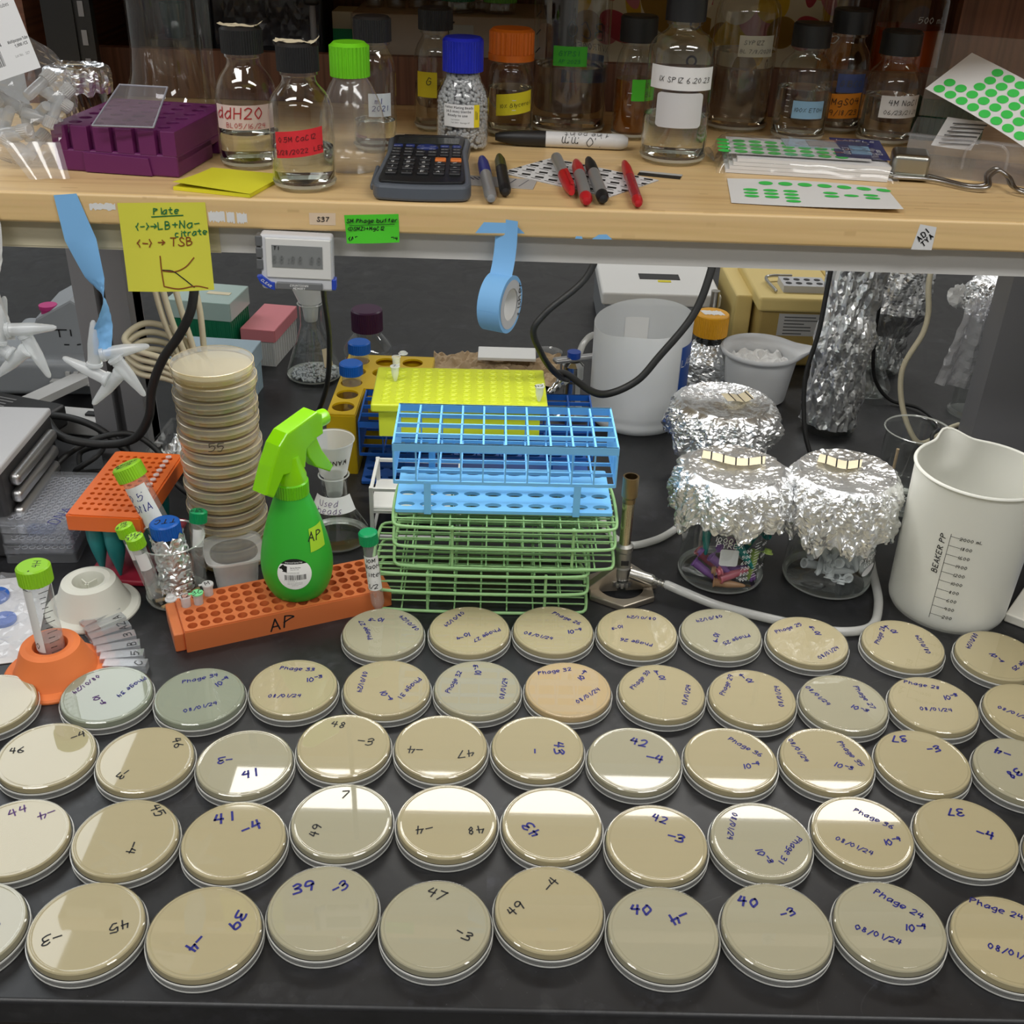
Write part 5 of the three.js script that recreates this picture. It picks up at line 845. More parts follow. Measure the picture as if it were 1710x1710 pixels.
{
  const t = thing('flask', 'clear flask with dark contents at the back beside the tall foil flask', 'flask', [0.62, 0, -1.735]); part(t, 'glass', erlen(0.042, 0.09, 0.016, 0.02), glass);
  const c = thing('graduated_cylinder', 'tall clear ribbed cylinder with crumpled foil top beside right post', 'cylinder', [0.775, 0, -1.66]);
  part(c, 'glass', lathe([[0, 0.002], [0.036, 0.001], [0.036, 0.006], [0.032, 0.01], [0.032, 0.22], [0.033, 0.222]], 40, 0.6), glass);
  part(c, 'graduation', lineInk([...Array(9)].map((_, i) => [[[-0.004, 0.05 + i * 0.014], [0.004, 0.051 + i * 0.014]], 0.0009]), onRound(0.0324, R(-20))), M.inkGrey);
  part(c, 'foil_cover', foilCover(0.036, 0.226, 0.05, 0.012, 14, 120, 50), M.foil, 'crumpled foil cover');
  const b = thing('plastic_bag', 'clear folded plastic sleeve leaning against the ribbed cylinder', 'bag', [0.725, 0, -1.6]);
  part(b, 'film', surf((u, v) => [-0.045 + u * 0.085 + v * (0.023 - u * 0.042), 0.077 - u * 0.013 + v * (0.137 + u * 0.02), 0.01 * Math.sin(u * 14) * (0.4 + v) + 0.004 * n3(u * 6, v * 6, 4)], 30, 30, true), phy(lin(0.9, 0.9, 0.92), 0.12, { transmission: 0.7, thickness: 0 }));
  solo('paper_wipe', 'crumpled white paper beside the ribbed cylinder by the right post', 'wipe', surf((u, v) => { const a = u * 2 * PI, b2 = v * PI; const r = 0.016 * (1 + 0.4 * n3(Math.cos(a) * 2, Math.sin(a) * 2, b2)); return [0.722 + r * Math.sin(b2) * Math.cos(a), 0.19 + r * Math.cos(b2), -1.685 + r * Math.sin(b2) * Math.sin(a)]; }, 16, 10, true), M.paper);
}
solo('cord', 'cream cord hanging in front of the foil flasks near the right post', 'cord', tube([[0.587, 0.465, -1.44], [0.595, 0.28, -1.5], [0.611, 0.22, -1.515], [0.612, 0.19, -1.52], [0.598, 0.13, -1.53], [0.606, 0.08, -1.53], [0.628, 0.03, -1.525], [0.65, 0.006, -1.53], [0.72, 0.006, -1.59], [0.735, 0.006, -1.6]], 0.0042, 90, 8), M.cream);
solo('cord', 'black cord hanging beside the tall foil-wrapped flask', 'cord', tube([[0.433, 0.46, -1.42], [0.44, 0.28, -1.45], [0.442, 0.208, -1.46], [0.438, 0.135, -1.47], [0.446, 0.06, -1.455], [0.46, 0.008, -1.43], [0.435, 0.005, -1.4], [0.405, 0.005, -1.36]], 0.0035, 80, 8), M.rubber);
solo('cord', 'black cord curving behind the tall foil-wrapped flask to the right post', 'cord', tube([[0.59, 0.2, -1.66], [0.6, 0.12, -1.68], [0.62, 0.04, -1.69], [0.65, 0.008, -1.685], [0.69, 0.006, -1.66], [0.7, 0.006, -1.59], [0.68, 0.006, -1.56], [0.66, 0.006, -1.5]], 0.0032, 70, 8), M.rubber);
solo('cable', 'black cable looping from the light rail down behind the blue racks', 'cable', tube([[0.15, 0.45, -1.33], [0.122, 0.37, -1.345], [0.105, 0.315, -1.35], [0.055, 0.265, -1.35], [0.041, 0.243, -1.35], [0.054, 0.2, -1.37], [0.085, 0.13, -1.46], [0.1, 0.1, -1.52]], 0.0045, 80, 8), M.rubber);
solo('cable', 'black cable sweeping from the rail past the white container to the tap', 'cable', tube([[0.268, 0.45, -1.35], [0.265, 0.38, -1.35], [0.259, 0.321, -1.35], [0.245, 0.27, -1.35], [0.206, 0.21, -1.35], [0.18, 0.175, -1.35], [0.14, 0.15, -1.36], [0.095, 0.13, -1.47], [0.085, 0.11, -1.52]], 0.0052, 90, 8), M.rubber);
// ---------- gas tap, towel, strip ----------
{
  const t = thing('gas_tap', 'chromed bench gas tap with blue button behind the blue racks', 'tap', [0.113, 0, -1.605]);
  part(t, 'column', lathe([[0.026, 0], [0.028, 0.004], [0.02, 0.012], [0.014, 0.03], [0.013, 0.06], [0.017, 0.066], [0.017, 0.088], [0.011, 0.094], [0, 0.094]], 32, 0.4), M.chrome);
  part(t, 'handle', merge([rb(0.075, 0.008, 0.016, 0.004, 0.004, 0.098, 0).rotateY(0.35)]), std(lin(0.3, 0.3, 0.3), 0.4, { metalness: 0.8 }));
  part(t, 'button', cyl(0.0105, 0.01, 0, 0.1, 0, 24), std(lin(0.01, 0.05, 0.3), 0.3), 'blue button');
  const n = part(t, 'nozzle', lathe([[0.009, 0], [0.009, 0.03], [0.006, 0.034], [0.007, 0.04], [0.005, 0.046], [0.006, 0.052], [0.004, 0.058], [0, 0.058]], 24, 0.4), M.chrome); orient(n, [0, 0.076, 0], [-0.03, 0.06, 0.03]);
  solo('hose', 'short grey hose arching from the gas tap to the white container', 'hose', tube([[0.122, 0.095, -1.625], [0.13, 0.105, -1.65], [0.15, 0.105, -1.69], [0.18, 0.08, -1.72], [0.215, 0.02, -1.74]], 0.0055, 50, 10), hoseM);
  solo('paper_towel', 'folded brown paper towel lying behind the yellow box', 'paper towel', surf((u, v) => { const e = 0.006 * n3(u * 8, v * 3, 1); return [-0.128 + u * 0.225 + 0.01 * v, 0.004 + 0.012 * Math.max(0, n3(u * 5, v * 7, 6)) + 0.003 * n3(u * 30, v * 30, 2), -1.7 - v * (0.125 + 0.09 * Math.max(0, u - 0.75)) + e]; }, 50, 30, true), std(lin(0.42, 0.31, 0.19), 0.9));
  solo('foam_strip', 'flat white strip lying on the brown paper towel', 'strip', rb(0.1, 0.006, 0.05, 0.0015, 0.01, 0.024, -1.795), M.white);
  solo('bench_ring', 'faint clear plastic lid lying on the bench by the white container', 'lid', lathe([[0.026, 0], [0.0275, 0.003], [0.026, 0.0035], [0, 0.0028]], 40, 0.4).translate(0.083, 0.0006, -1.86), clearPlastic);
}
// ---------- machines on the far side ----------
{
  const t = thing('centrifuge', 'white boxy laboratory machine on the far side of the bench', 'machine', [0.285, 0, -2.03]);
  part(t, 'body', rb(0.205, 0.078, 0.24, 0.006, 0, 0.039, 0), std(lin(0.2, 0.21, 0.22), 0.5)); part(t, 'top', rb(0.215, 0.024, 0.25, 0.005, 0, 0.09, 0), M.white);
  part(t, 'window', bx(0.075, 0.001, 0.03, 0.005, 0.1025, 0.03), M.black); part(t, 'sticker', bx(0.024, 0.001, 0.01, 0.012, 0.1025, 0.055), std(lin(0.7, 0.6, 0.02), 0.7));
  part(t, 'rod', cyl(0.008, 0.12, 0.09, 0, 0.15, 20), M.steel);
  const y = thing('heating_block', 'cream yellow heating machine on the far side of the bench', 'machine', [0.512, 0, -1.925]);
  const ym = std(lin(0.74, 0.58, 0.22), 0.5);
  part(y, 'body', rb(0.13, 0.105, 0.19, 0.006, 0.0, 0.0525, -0.005), std(lin(0.42, 0.3, 0.09), 0.55)); part(y, 'top', rb(0.145, 0.026, 0.21, 0.006, 0, 0.118, 0), ym); part(y, 'side_wing', rb(0.03, 0.115, 0.18, 0.004, -0.085, 0.0575, -0.04), ym); part(y, 'hinge_bar', rb(0.022, 0.024, 0.2, 0.008, 0.085, 0.122, -0.02), ym);
  part(y, 'plate', bx(0.076, 0.012, 0.05, 0.012, 0.137, 0.05), std(lin(0.55, 0.56, 0.58), 0.4), 'pale block with dark wells');
  for (let i = 0; i < 8; i++) part(y, 'well', cyl(0.0055, 0.0006, -0.015 + (i % 4) * 0.018, 0.1431, 0.04 + (i / 4 | 0) * 0.02, 16), M.black);
  part(y, 'label', bx(0.085, 0.04, 0.001, 0.012, 0.078, 0.0905), M.pale, 'printed rating label');
  part(y, 'print', lineInk([...Array(6)].map((_, i) => [[[-0.02, 0.092 - i * 0.006], [-0.02 + rr(0.03, 0.06), 0.092 - i * 0.006]], 0.002]), onFront(0.0914)), M.inkGrey);
  part(y, 'handle', tube([[-0.04, 0.135, 0.08], [-0.045, 0.14, 0.02], [0.0, 0.14, 0.01]], 0.003, 20, 6), M.steel);
}
{
  const t = thing('folder', 'white folder with blue cover standing at the right edge behind the plates', 'folder', [0.66, 0, -1.1], R(-38));
  part(t, 'block', rb(0.05, 0.012, 0.11, 0.002, 0, 0.006, 0), std(lin(0.7, 0.68, 0.6), 0.7)); part(t, 'cover', bx(0.052, 0.03, 0.06, 0.02, 0.0275, -0.03), std(lin(0.01, 0.06, 0.22), 0.5), 'blue cover');
}
// ---------- bottles on the shelf ----------
const SH = 0.5012, capBlack = std(lin(0.012, 0.012, 0.013), 0.42);
function bottle(label, x, z, r, neckY, capY, capTop, capR, o = {}) {
  const t = thing('reagent_bottle', label, 'bottle', [x, SH, z], o.turn || 0, 'reagent bottles on the shelf'), nr = capR * 0.8;
  const P = [[r * 0.5, 0.003], [r - 0.005, 0.001], [r - 0.001, 0.0035], [r, 0.008], [r, neckY * 0.9], [r * 0.98, neckY * 0.97], [r * 0.92, neckY + (capY - neckY) * 0.18], [nr + (r - nr) * 0.55, neckY + (capY - neckY) * 0.42], [nr * 1.08, neckY + (capY - neckY) * 0.68], [nr, neckY + (capY - neckY) * 0.8], [nr, capY - 0.002], [nr * 1.12, capY - 0.001], [nr * 1.12, capY + 0.002], [nr, capY + 0.003]];
  part(t, 'glass', lathe([[0, 0.004], ...P], 48, 0.9), glass); edges(t, r, 0, 0);
  if (capTop) { part(t, 'cap', at(o.smooth ? lathe([[capR, 0], [capR, capTop - capY - 0.002], [capR - 0.002, capTop - capY], [0, capTop - capY]], 40, 0.4) : ribbed(capR, capTop - capY, o.ribs || 48, o.ribDepth || 0.0005, 0.0016), 0, capY + 0.002, 0), o.cap || capBlack); if (o.ring) part(t, 'cap_ring', lathe([[capR - 0.001, capY + 0.0005], [capR + 0.0006, capY + 0.0005], [capR + 0.0006, capY + 0.007], [capR - 0.001, capY + 0.007]], 40, 0.4), o.cap); }
  if (o.fill) { const f = o.fill, e = 0.0016, q = [[0, 0.0045], [r - 0.006, 0.0035], [r - e, 0.009]]; const fy = Math.min(f, neckY * 0.9); q.push([r - e, fy], [0, fy]); part(t, 'liquid', lathe(q, 40, 0.5), o.liquid || water); }
  if (o.capTape) part(t, 'cap_tape', surf((u, v) => [(u - 0.5) * capR * 2.1, capTop + 0.0024 + 0.0012 * n3(u * 5, v * 3, x * 50) + 0.003 * Math.max(0, Math.abs(u - 0.45) - 0.42) * 10, (v - 0.5) * 0.016 + (u - 0.5) * 0.006], 14, 5), M.tapeCream, 'torn tape on the cap');
  for (const [w, h, a, y, skew, col, lines, inkM, pen] of o.tags || []) {
    part(t, 'label', band(r, w, h, R(a), y, skew), std(col, 0.8));
    if (lines) part(t, 'handwriting', ink(lines.map(([s, lx, ly, unit, wd]) => [s, lx, y + ly, skew ? Math.atan2(skew, w) * 180 / PI : 0, unit, Math.min(wd || pen, unit * 0.68)]), onRound(r + 0.0008, R(a)), 0.12), inkM || M.inkBlack);
  }
  if (o.ticks) part(t, 'graduation', lineInk([...Array(o.ticks[0])].map((_, i) => [[[0, o.ticks[2] + i * o.ticks[3]], [0.004, o.ticks[2] + i * o.ticks[3]]], 0.0006]), onRound(r + 0.0005, R(o.ticks[1]))), o.tickM || M.inkWhite);
  return t;
}
const pinkP = lin(0.74, 0.58, 0.55), whiteP = lin(0.72, 0.72, 0.72);
bottle('clear bottle of water with red ddH2O label, leftmost of the front bottles', -0.2471, -1.0989, 0.0291, 0.069, 0.0995, 0.1222, 0.0194, { fill: 0.032, capTape: 1, tags: [[0.062, 0.022, 4, 0.0485, 0.001, pinkP, [['ddH2O', -0.004, 0.004, 0.0016, 0.0017]], M.inkRed], [0.001, 0.001, 4, 0.0485, 0, pinkP, [['BL05/16/24', 0.002, -0.007, 0.0007, 0.0006]], M.inkRed]] });
bottle('clear bottle with red CaCl2 label standing nearest the shelf edge', -0.1829, -1.0227, 0.0285, 0.0713, 0.0977, 0.1205, 0.0184, { fill: 0.036, capTape: 1, tags: [[0.045, 0.0225, 2, 0.0435, 0.006, lin(0.72, 0.025, 0.035), [['0.5M CaCl2', -0.001, 0.0045, 0.00068, 0.0007], ['2/28/2022  LEM', 0.001, -0.006, 0.00062, 0.0007]]]] });
{
  const t = thing('reagent_bottle', 'empty clear plastic bottle with bright green ribbed cap', 'bottle', [-0.1475, SH, -1.0935]);
  part(t, 'wall', lathe([[0, 0.003], [0.026, 0.001], [0.0295, 0.004], [0.0315, 0.03], [0.031, 0.045], [0.027, 0.062], [0.0195, 0.078], [0.0165, 0.082], [0.0165, 0.086]], 48, 0.9), phy(lin(0.95, 0.95, 0.95), 0.12, { transmission: 0.93, thickness: 0, ior: 1.6 }));
  part(t, 'cap', at(ribbed(0.0185, 0.0295, 30, 0.0009, 0.002), 0, 0.085, 0), std(lin(0.16, 0.6, 0.01), 0.4));
}
bottle('clear black-capped bottle with notched white tag behind the green cap', -0.1354, -1.178, 0.0222, 0.0814, 0.1026, 0.1254, 0.0187, { fill: 0.03, tags: [[0.024, 0.022, 22, 0.0475, 0, lin(0.62, 0.68, 0.72), [['ml', -0.002, 0.004, 0.0008, 0.0006], ['2021', 0, -0.003, 0.0008, 0.0006]], M.inkBlue]] });
bottle('pale amber bottle with yellow tag behind the bottle of beads', -0.08, -1.288, 0.0238, 0.0786, 0.1014, 0.1233, 0.0187, { fill: 0.05, liquid: liquid(lin(0.6, 0.5, 0.3), 0.08), tags: [[0.024, 0.026, -22, 0.05, 0, lin(0.72, 0.6, 0.02), [['G', 0.004, 0.004, 0.0012, 0.0008]]]] });
{
  const t = thing('reagent_bottle', 'square bottle full of glass beads with dark blue cap', 'bottle', [-0.0467, SH, -1.1981]);
  part(t, 'wall', lathe([[0, 0.002], [0.024, 0.001], [0.0268, 0.005], [0.0272, 0.048], [0.0258, 0.056], [0.0195, 0.067], [0.0178, 0.071], [0.0178, 0.078]], 40, 0.9), clearPlastic);
  part(t, 'cap', at(ribbed(0.0208, 0.032, 40, 0.0006, 0.0016), 0, 0.0765, 0), std(lin(0.01, 0.02, 0.42), 0.3));
  const n = 1500, im = new THREE.InstancedMesh(new THREE.SphereGeometry(0.0021, 8, 6), beadM, n), mm = new THREE.Matrix4();
  for (let i = 0; i < n; i++) { const y = rr(0.004, 0.074), R0 = y < 0.05 ? 0.0242 : y < 0.068 ? 0.0242 - (y - 0.05) * 0.46 : 0.0152, q = R0 * (1 - 0.1 * rnd() * rnd()), a = rr(0, 2 * PI); mm.setPosition(q * Math.cos(a), y, q * Math.sin(a)); im.setMatrixAt(i, mm); }
  im.name = 'glass_beads'; im.userData.kind = 'stuff'; t.add(im);
  part(t, 'bead_core', lathe([[0, 0.003], [0.021, 0.004], [0.0215, 0.05], [0.0135, 0.068], [0.013, 0.074], [0, 0.074]], 30, 0.5), std(lin(0.34, 0.34, 0.36), 0.6), null);
  const m = canvasTex(512, 320, (x, w, h) => { x.fillStyle = '#e4e4e4'; x.fillRect(0, 0, w, h); x.fillStyle = '#e6d21c'; x.fillRect(w - 84, 0, 84, h); x.fillStyle = '#222'; x.font = 'bold 46px sans-serif'; ['Fetter Plating Beads', '(4.5 mm) Sterile', 'Ready to use'].forEach((s, i) => x.fillText(s, 16 + i * 20, 60 + i * 56, 400)); x.font = '28px sans-serif'; ['Lot 43601', 'Cat 3001  Storage RT'].forEach((s, i) => x.fillText(s, 110, 226 + i * 40, 300)); x.fillRect(450, 90, 6, 120); x.fillRect(464, 90, 4, 120); x.fillRect(474, 110, 8, 100); });
  part(t, 'label', band(0.0272, 0.038, 0.022, 0, 0.037, -0.001, 0.0006), std(lin(1, 1, 1), 0.6, { map: m }), 'white printed label with yellow end');
}
bottle('bottle with orange cap and yellow 10% Glycerol label', 0.0022, -1.2727, 0.0255, 0.0621, 0.0772, 0.1069, 0.0242, { fill: 0.05, cap: std(lin(0.75, 0.17, 0.01), 0.4), ribs: 26, ribDepth: 0.0012, ring: 1, liquid: liquid(lin(0.75, 0.65, 0.42), 0.1), tags: [[0.042, 0.022, 12, 0.0365, 0.005, lin(0.74, 0.66, 0.02), [['10% Glycerol', 0.001, -0.001, 0.00062, 0.0007]]]], ticks: [4, 5, 0.02, 0.01] });
{
  const t = bottle('large clear bottle with green tag, its back label showing GIBCO reversed', 0.0677, -1.3057, 0.042, 0.15, 0.17, 0.195, 0.026, { fill: 0.07, liquid: liquid(lin(0.72, 0.62, 0.52), 0.16), turn: 0, tags: [[0.037, 0.02, -4, 0.0835, 0, lin(0.05, 0.42, 0.03), [['GYPSI', -0.001, 0.003, 0.0008, 0.0006], ['AP 2023', 0, -0.005, 0.0006, 0.0005]], M.inkGreen]] });
  part(t, 'graduation', lineInk([...Array(3)].map((_, i) => [[[0, 0.083 + i * 0.018], [0.009, 0.089 + i * 0.018]], 0.0012]), onRound(0.0424, R(-68))), M.inkBlack);
  part(t, 'back_print', ink([['GIBCO', 0, 0.1, 0, 0.0027, 0.0015], ['INVITROGEN', 0.0, 0.084, 0, 0.001, 0.0008]], onRound(0.0424, R(140))), M.inkBlack, 'black print on the back of the glass');
  part(t, 'back_label', band(0.042, 0.05, 0.03, R(150), 0.062, 0), std(lin(0.02, 0.05, 0.16), 0.5), 'dark blue band on the back');
}
bottle('black-capped bottle of amber liquid with bright green tag', 0.1374, -1.2769, 0.0222, 0.0776, 0.0974, 0.1233, 0.0199, { fill: 0.062, smooth: 1, liquid: phy(lin(0.34, 0.1, 0.008), 0.08, { transmission: 0.55, thickness: 0 }), tags: [[0.03, 0.022, 26, 0.053, 0, lin(0.08, 0.55, 0.03), [['10x', 0.004, 0.005, 0.0008, 0.0006], ['BL', 0.005, -0.004, 0.0008, 0.0006]]]], ticks: [4, -22, 0.014, 0.012] });
{
  const t = bottle('tall clear bottle with white 1X SPIZ label in the middle of the shelf', 0.1707, -1.1732, 0.0334, 0.1105, 0.1311, 0.16, 0.0197, { fill: 0.046, smooth: 1, tags: [[0.072, 0.0215, -2, 0.084, -0.001, whiteP, [['1X SPIZ 6.20.23', 0.003, -0.001, 0.00076, 0.0009]]]] });
  const s = rrect(0.049, 0.033, 0.005), g = new THREE.ShapeGeometry(s, 6), p = g.attributes.position, on = onRound(0.0339, R(-3), 0.0545); for (let i = 0; i < p.count; i++) p.setXYZ(i, ...on(p.getX(i), p.getY(i))); g.computeVertexNormals();
  const g2 = surf((u, v) => { const y = (v - 0.5) * 0.033, e = Math.min(1, (0.0165 - Math.abs(y)) / 0.004), hw = 0.0245 - 0.004 * (1 - Math.sqrt(Math.max(0, 1 - (1 - e) ** 2))); return on((u - 0.5) * 2 * hw, y); }, 16, 24);
  part(t, 'marking_patch', g2, std(lin(0.56, 0.56, 0.57), 0.8), 'white marking patch');
}
bottle('large clear bottle with pale grey tag behind the 1X SPIZ bottle', 0.266, -1.349, 0.0365, 0.13, 0.15, 0.175, 0.024, { fill: 0.085, liquid: liquid(lin(0.68, 0.55, 0.4), 0.16), smooth: 1, tags: [[0.042, 0.022, 12, 0.093, 0, lin(0.46, 0.44, 0.36), [['SYPIZZ', -0.004, 0.004, 0.0007, 0.0005], ['BL 7/8/2020', 0, -0.005, 0.00062, 0.0005]], M.inkGrey]] });
bottle('clear bottle with pale blue 100% ETOH label', 0.3283, -1.301, 0.0299, 0.0754, 0.095, 0.119, 0.0209, { fill: 0.055, smooth: 1, liquid: liquid(lin(0.75, 0.8, 0.78), 0.2), tags: [[0.036, 0.0185, 3, 0.0355, 0, lin(0.28, 0.5, 0.72), [['100% ETOH', 0, 0, 0.00068, 0.0008]]]], ticks: [8, -48, 0.02, 0.006] });
{
  const t = bottle('bottle with orange MgSO4 label behind the ethanol and salt bottles', 0.3845, -1.354, 0.0287, 0.0764, 0.104, 0.129, 0.0217, { fill: 0.05, smooth: 1, liquid: liquid(lin(0.72, 0.6, 0.45), 0.14), tags: [[0.036, 0.027, 2, 0.0315, 0.002, lin(0.8, 0.28, 0.02), [['MgSO4', 0, 0.005, 0.0011, 0.0011], ['9/18/23', -0.001, -0.007, 0.0009, 0.0009]]]] });
  part(t, 'back_label', band(0.0287, 0.034, 0.02, R(8), 0.056, 0), std(lin(0.06, 0.09, 0.26), 0.6), 'blue label band'); part(t, 'print', ink([['GIBCO', 0, 0.056, 0, 0.001, 0.0007]], onRound(0.0295, R(8))), M.inkGrey);
}
bottle('clear bottle with white 4M NaCl label, rightmost of the black caps', 0.4255, -1.297, 0.0306, 0.0673, 0.0906, 0.1147, 0.0216, { fill: 0.05, smooth: 1, liquid: liquid(lin(0.72, 0.72, 0.68), 0.2), tags: [[0.047, 0.023, 8, 0.0425, 0.001, whiteP, [['4M NaCl', 0.002, 0.0045, 0.00092, 0.0009], ['06/23/21 JY', 0.002, -0.0055, 0.0007, 0.0008]]]] });
// ---------- left end of the shelf ----------
{
  const pm = std(lin(0.13, 0.014, 0.1), 0.5), t = thing('tube_rack', 'deep purple foam tube rack with slotted front on the left of the shelf', 'tube rack', [-0.351, SH, -1.111], R(-8));
  const W = 0.118, D = 0.132, s = new THREE.Shape(); const fr = -D / 2;
  s.moveTo(-W / 2, fr); for (let i = 0; i < 5; i++) { const x = -0.043 + i * 0.0215; s.lineTo(x - 0.0035, fr); s.lineTo(x - 0.0025, fr + 0.006); s.lineTo(x + 0.0025, fr + 0.006); s.lineTo(x + 0.0035, fr); } s.lineTo(W / 2, fr); s.lineTo(W / 2, D / 2); s.lineTo(-W / 2, D / 2); s.closePath();
  for (let i = 0; i < 5; i++) for (let j = 0; j < 6; j++) s.holes.push(hole(-0.043 + i * 0.0215, fr + 0.0165 + j * 0.0205, 0.0066));
  part(t, 'top_block', at(flat(ext(s, 0.021, 0.0006, 10)), 0, 0.0195, 0), pm);
  part(t, 'base_block', merge([rb(W + 0.001, 0.02, 0.085, 0.002, 0, 0.01, 0.024), rb(W + 0.001, 0.008, D, 0.002, 0, 0.0155, 0), bx(0.02, 0.012, 0.03, 0.049, 0.006, -0.05)]), pm);
  part(t, 'name_ledge', ext(poly([[-0.03, 0.001], [0.034, 0.001], [0.032, 0.016], [-0.03, 0.018]]), 0.002, 0.0004).translate(0, 0, D / 2 + 0.0005), pm);
  const c = thing('acrylic_plate', 'clear tinted acrylic plate leaning on the purple rack', 'plate');
  const P = [[-0.3737, 0.5462, -1.035], [-0.3186, 0.5462, -1.035], [-0.3206, 0.5695, -1.1], [-0.3653, 0.5705, -1.1]];
  part(c, 'plate', surf((u, v) => { const a = P[0].map((k, i) => k + (P[1][i] - k) * u), b = P[3].map((k, i) => k + (P[2][i] - k) * u); return a.map((k, i) => k + (b[i] - k) * v); }, 2, 2), phy(lin(0.72, 0.7, 0.74), 0.12, { transmission: 0.85, thickness: 0 }));
  part(c, 'edge', merge(P.map((a, i) => rod(a, P[(i + 1) % 4], 0.0009, 6))), phy(lin(0.4, 0.4, 0.46), 0.3, { transmission: 0.3, thickness: 0 }));
}
{
  const t = thing('beaker', 'small beaker of brown sticks under a foil cover at the left of the shelf', 'beaker', [-0.4345, SH, -1.185]); part(t, 'glass', beakerGeo(0.0255, 0.068, false), glass);
  part(t, 'foil_cover', foilCover(0.027, 0.0715, 0.026, 0.002, 21, 80, 34, 0.4), M.foil, 'crumpled foil cover'); part(t, 'tape', surf((u, v) => [(u - 0.5) * 0.026, 0.0725, (v - 0.5) * 0.006 * Math.sin(u * PI) + 0.002], 12, 3), M.tapeCream);
  const sm = std(lin(0.16, 0.085, 0.035), 0.7); let s0;
  for (let i = 0; i < 14; i++) { const a = i / 14 * 2 * PI, q = s0 ? s0.clone() : solo('wooden_stick', 'dark brown stick standing in the small foil-covered beaker', 'stick', rod([0, -0.03, 0], [0, 0.03, 0], 0.0016, 6), sm, 'sticks under the foil cover'); if (s0) { q.name = numbered('wooden_stick'); scene.add(q); } else s0 = q; q.position.set(-0.4345 + 0.017 * Math.cos(a), SH + 0.037, -1.185 + 0.017 * Math.sin(a)); q.rotation.set(rr(-0.12, 0.12), 0, 0.16 + rr(-0.1, 0.1)); }
}
{
  const t = thing('plastic_bag', 'clear zip bag bulging with white screw-cap tubes at the left end', 'bag', [-0.448, SH, -1.06], R(12));
  part(t, 'film', surf((u, v) => { const a = u * 2 * PI, k = Math.sin(Math.min(1, v * 1.05) * PI * 0.93 + 0.12), b = 0.052 * Math.pow(Math.max(0, k), 0.6); return [b * Math.cos(a) + 0.004 * n3(Math.cos(a) * 3, v * 6, 2), 0.004 + v * 0.12, 0.6 * b * Math.sin(a) + 0.005 * n3(Math.cos(a) * 5, Math.sin(a) * 5, v * 8)]; }, 48, 32, true), phy(lin(0.97, 0.97, 0.98), 0.06, { transmission: 0.94, thickness: 0, ior: 1.45 }));
  part(t, 'corner', surf((u, v) => [0.012 + v * 0.014 + (u - 0.5) * 0.05 * (1 - v * 0.3), 0.03 - v * 0.028, 0.034 + v * 0.02 + 0.002 * Math.sin(u * 9)], 8, 8), phy(lin(0.96, 0.96, 0.97), 0.08, { transmission: 0.85, thickness: 0 }));
  const m = canvasTex(768, 512, (x, w, h) => { x.fillStyle = '#e2e2e2'; x.fillRect(0, 0, w, h); x.fillStyle = '#222'; x.font = '34px sans-serif'; x.fillText('chromatography tubes', 380, 60, 330); x.font = 'bold 38px sans-serif'; x.fillText('No. 490004-294', 250, 300, 260); let q = 230; while (q < 480) { const b = 2 + rnd() * 6; x.fillRect(q, 320, b, 110); q += b + 2 + rnd() * 5; } x.font = 'bold 28px sans-serif'; x.fillText('Multipurpose Tube', 570, 300, 190); x.fillText('1,000 /CS', 620, 335, 130); x.fillStyle = '#777'; x.font = '24px sans-serif'; x.fillText('Lot No.   327', 590, 400, 150); });
  const l = part(t, 'label_card', surf((u, v) => [(u - 0.5) * 0.085, (v - 0.5) * 0.07, 0.002 * Math.sin(u * 3)], 6, 4), std(lin(1, 1, 1), 0.7, { map: m }), 'white printed card with barcode'); l.scale.setScalar(0.86); l.position.set(-0.008, 0.112, 0.038); l.rotation.set(-0.25, -0.2, R(16));
  const tube0 = { b: lathe([[0, 0], [0.0045, 0.0005], [0.005, 0.003], [0.005, 0.024], [0, 0.024]], 18, 0.5), c: ribbed(0.0062, 0.011, 20, 0.0004) }; let q0;
  for (let i = 0; i < 17; i++) { const q = q0 ? q0.clone() : thing('screw_cap_tube', 'white screw-cap tube inside the clear zip bag', 'tube', [0, 0, 0], 0, 'tubes in the zip bag'); if (!q0) { part(q, 'tube', tube0.b, ppc); part(q, 'cap', at(tube0.c, 0, 0.0235, 0), M.white); q0 = q; } else { q.name = numbered('screw_cap_tube'); scene.add(q); }
    const lv = i / 17, x = rr(-0.03, 0.034), y = 0.012 + lv * 0.062, z = rr(-0.012, 0.014), d = V(rr(-1, 1), rr(-0.9, 0.9), rr(-0.5, 0.5)).normalize(); orient(q, [-0.448 + x - d.x * 0.016, SH + Math.max(0.006, y - d.y * 0.016) + 0.004, -1.06 + z - d.z * 0.016], [-0.448 + x + d.x, SH + Math.max(0.006, y - d.y * 0.016) + 0.004 + d.y, -1.06 + z + d.z]); }
}
{
  const t = thing('glass_jar', 'large clear flared glass vessel behind the purple rack', 'vessel', [-0.372, SH, -1.285]); part(t, 'glass', lathe([[0, 0.003], [0.058, 0.002], [0.06, 0.006], [0.05, 0.024], [0.04, 0.05], [0.037, 0.075], [0.036, 0.22], [0.038, 0.224]], 56, 0.9), glass);
  solo('glass_tube', 'upright clear glass tube with rounded end right of the flared vessel', 'tube', lathe([[0, 0.004], [0.004, 0.0045], [0.0065, 0.009], [0.007, 0.012], [0.007, 0.28]], 24, 0.6).translate(-0.322, SH, -1.262).rotateY(0), glass);
}
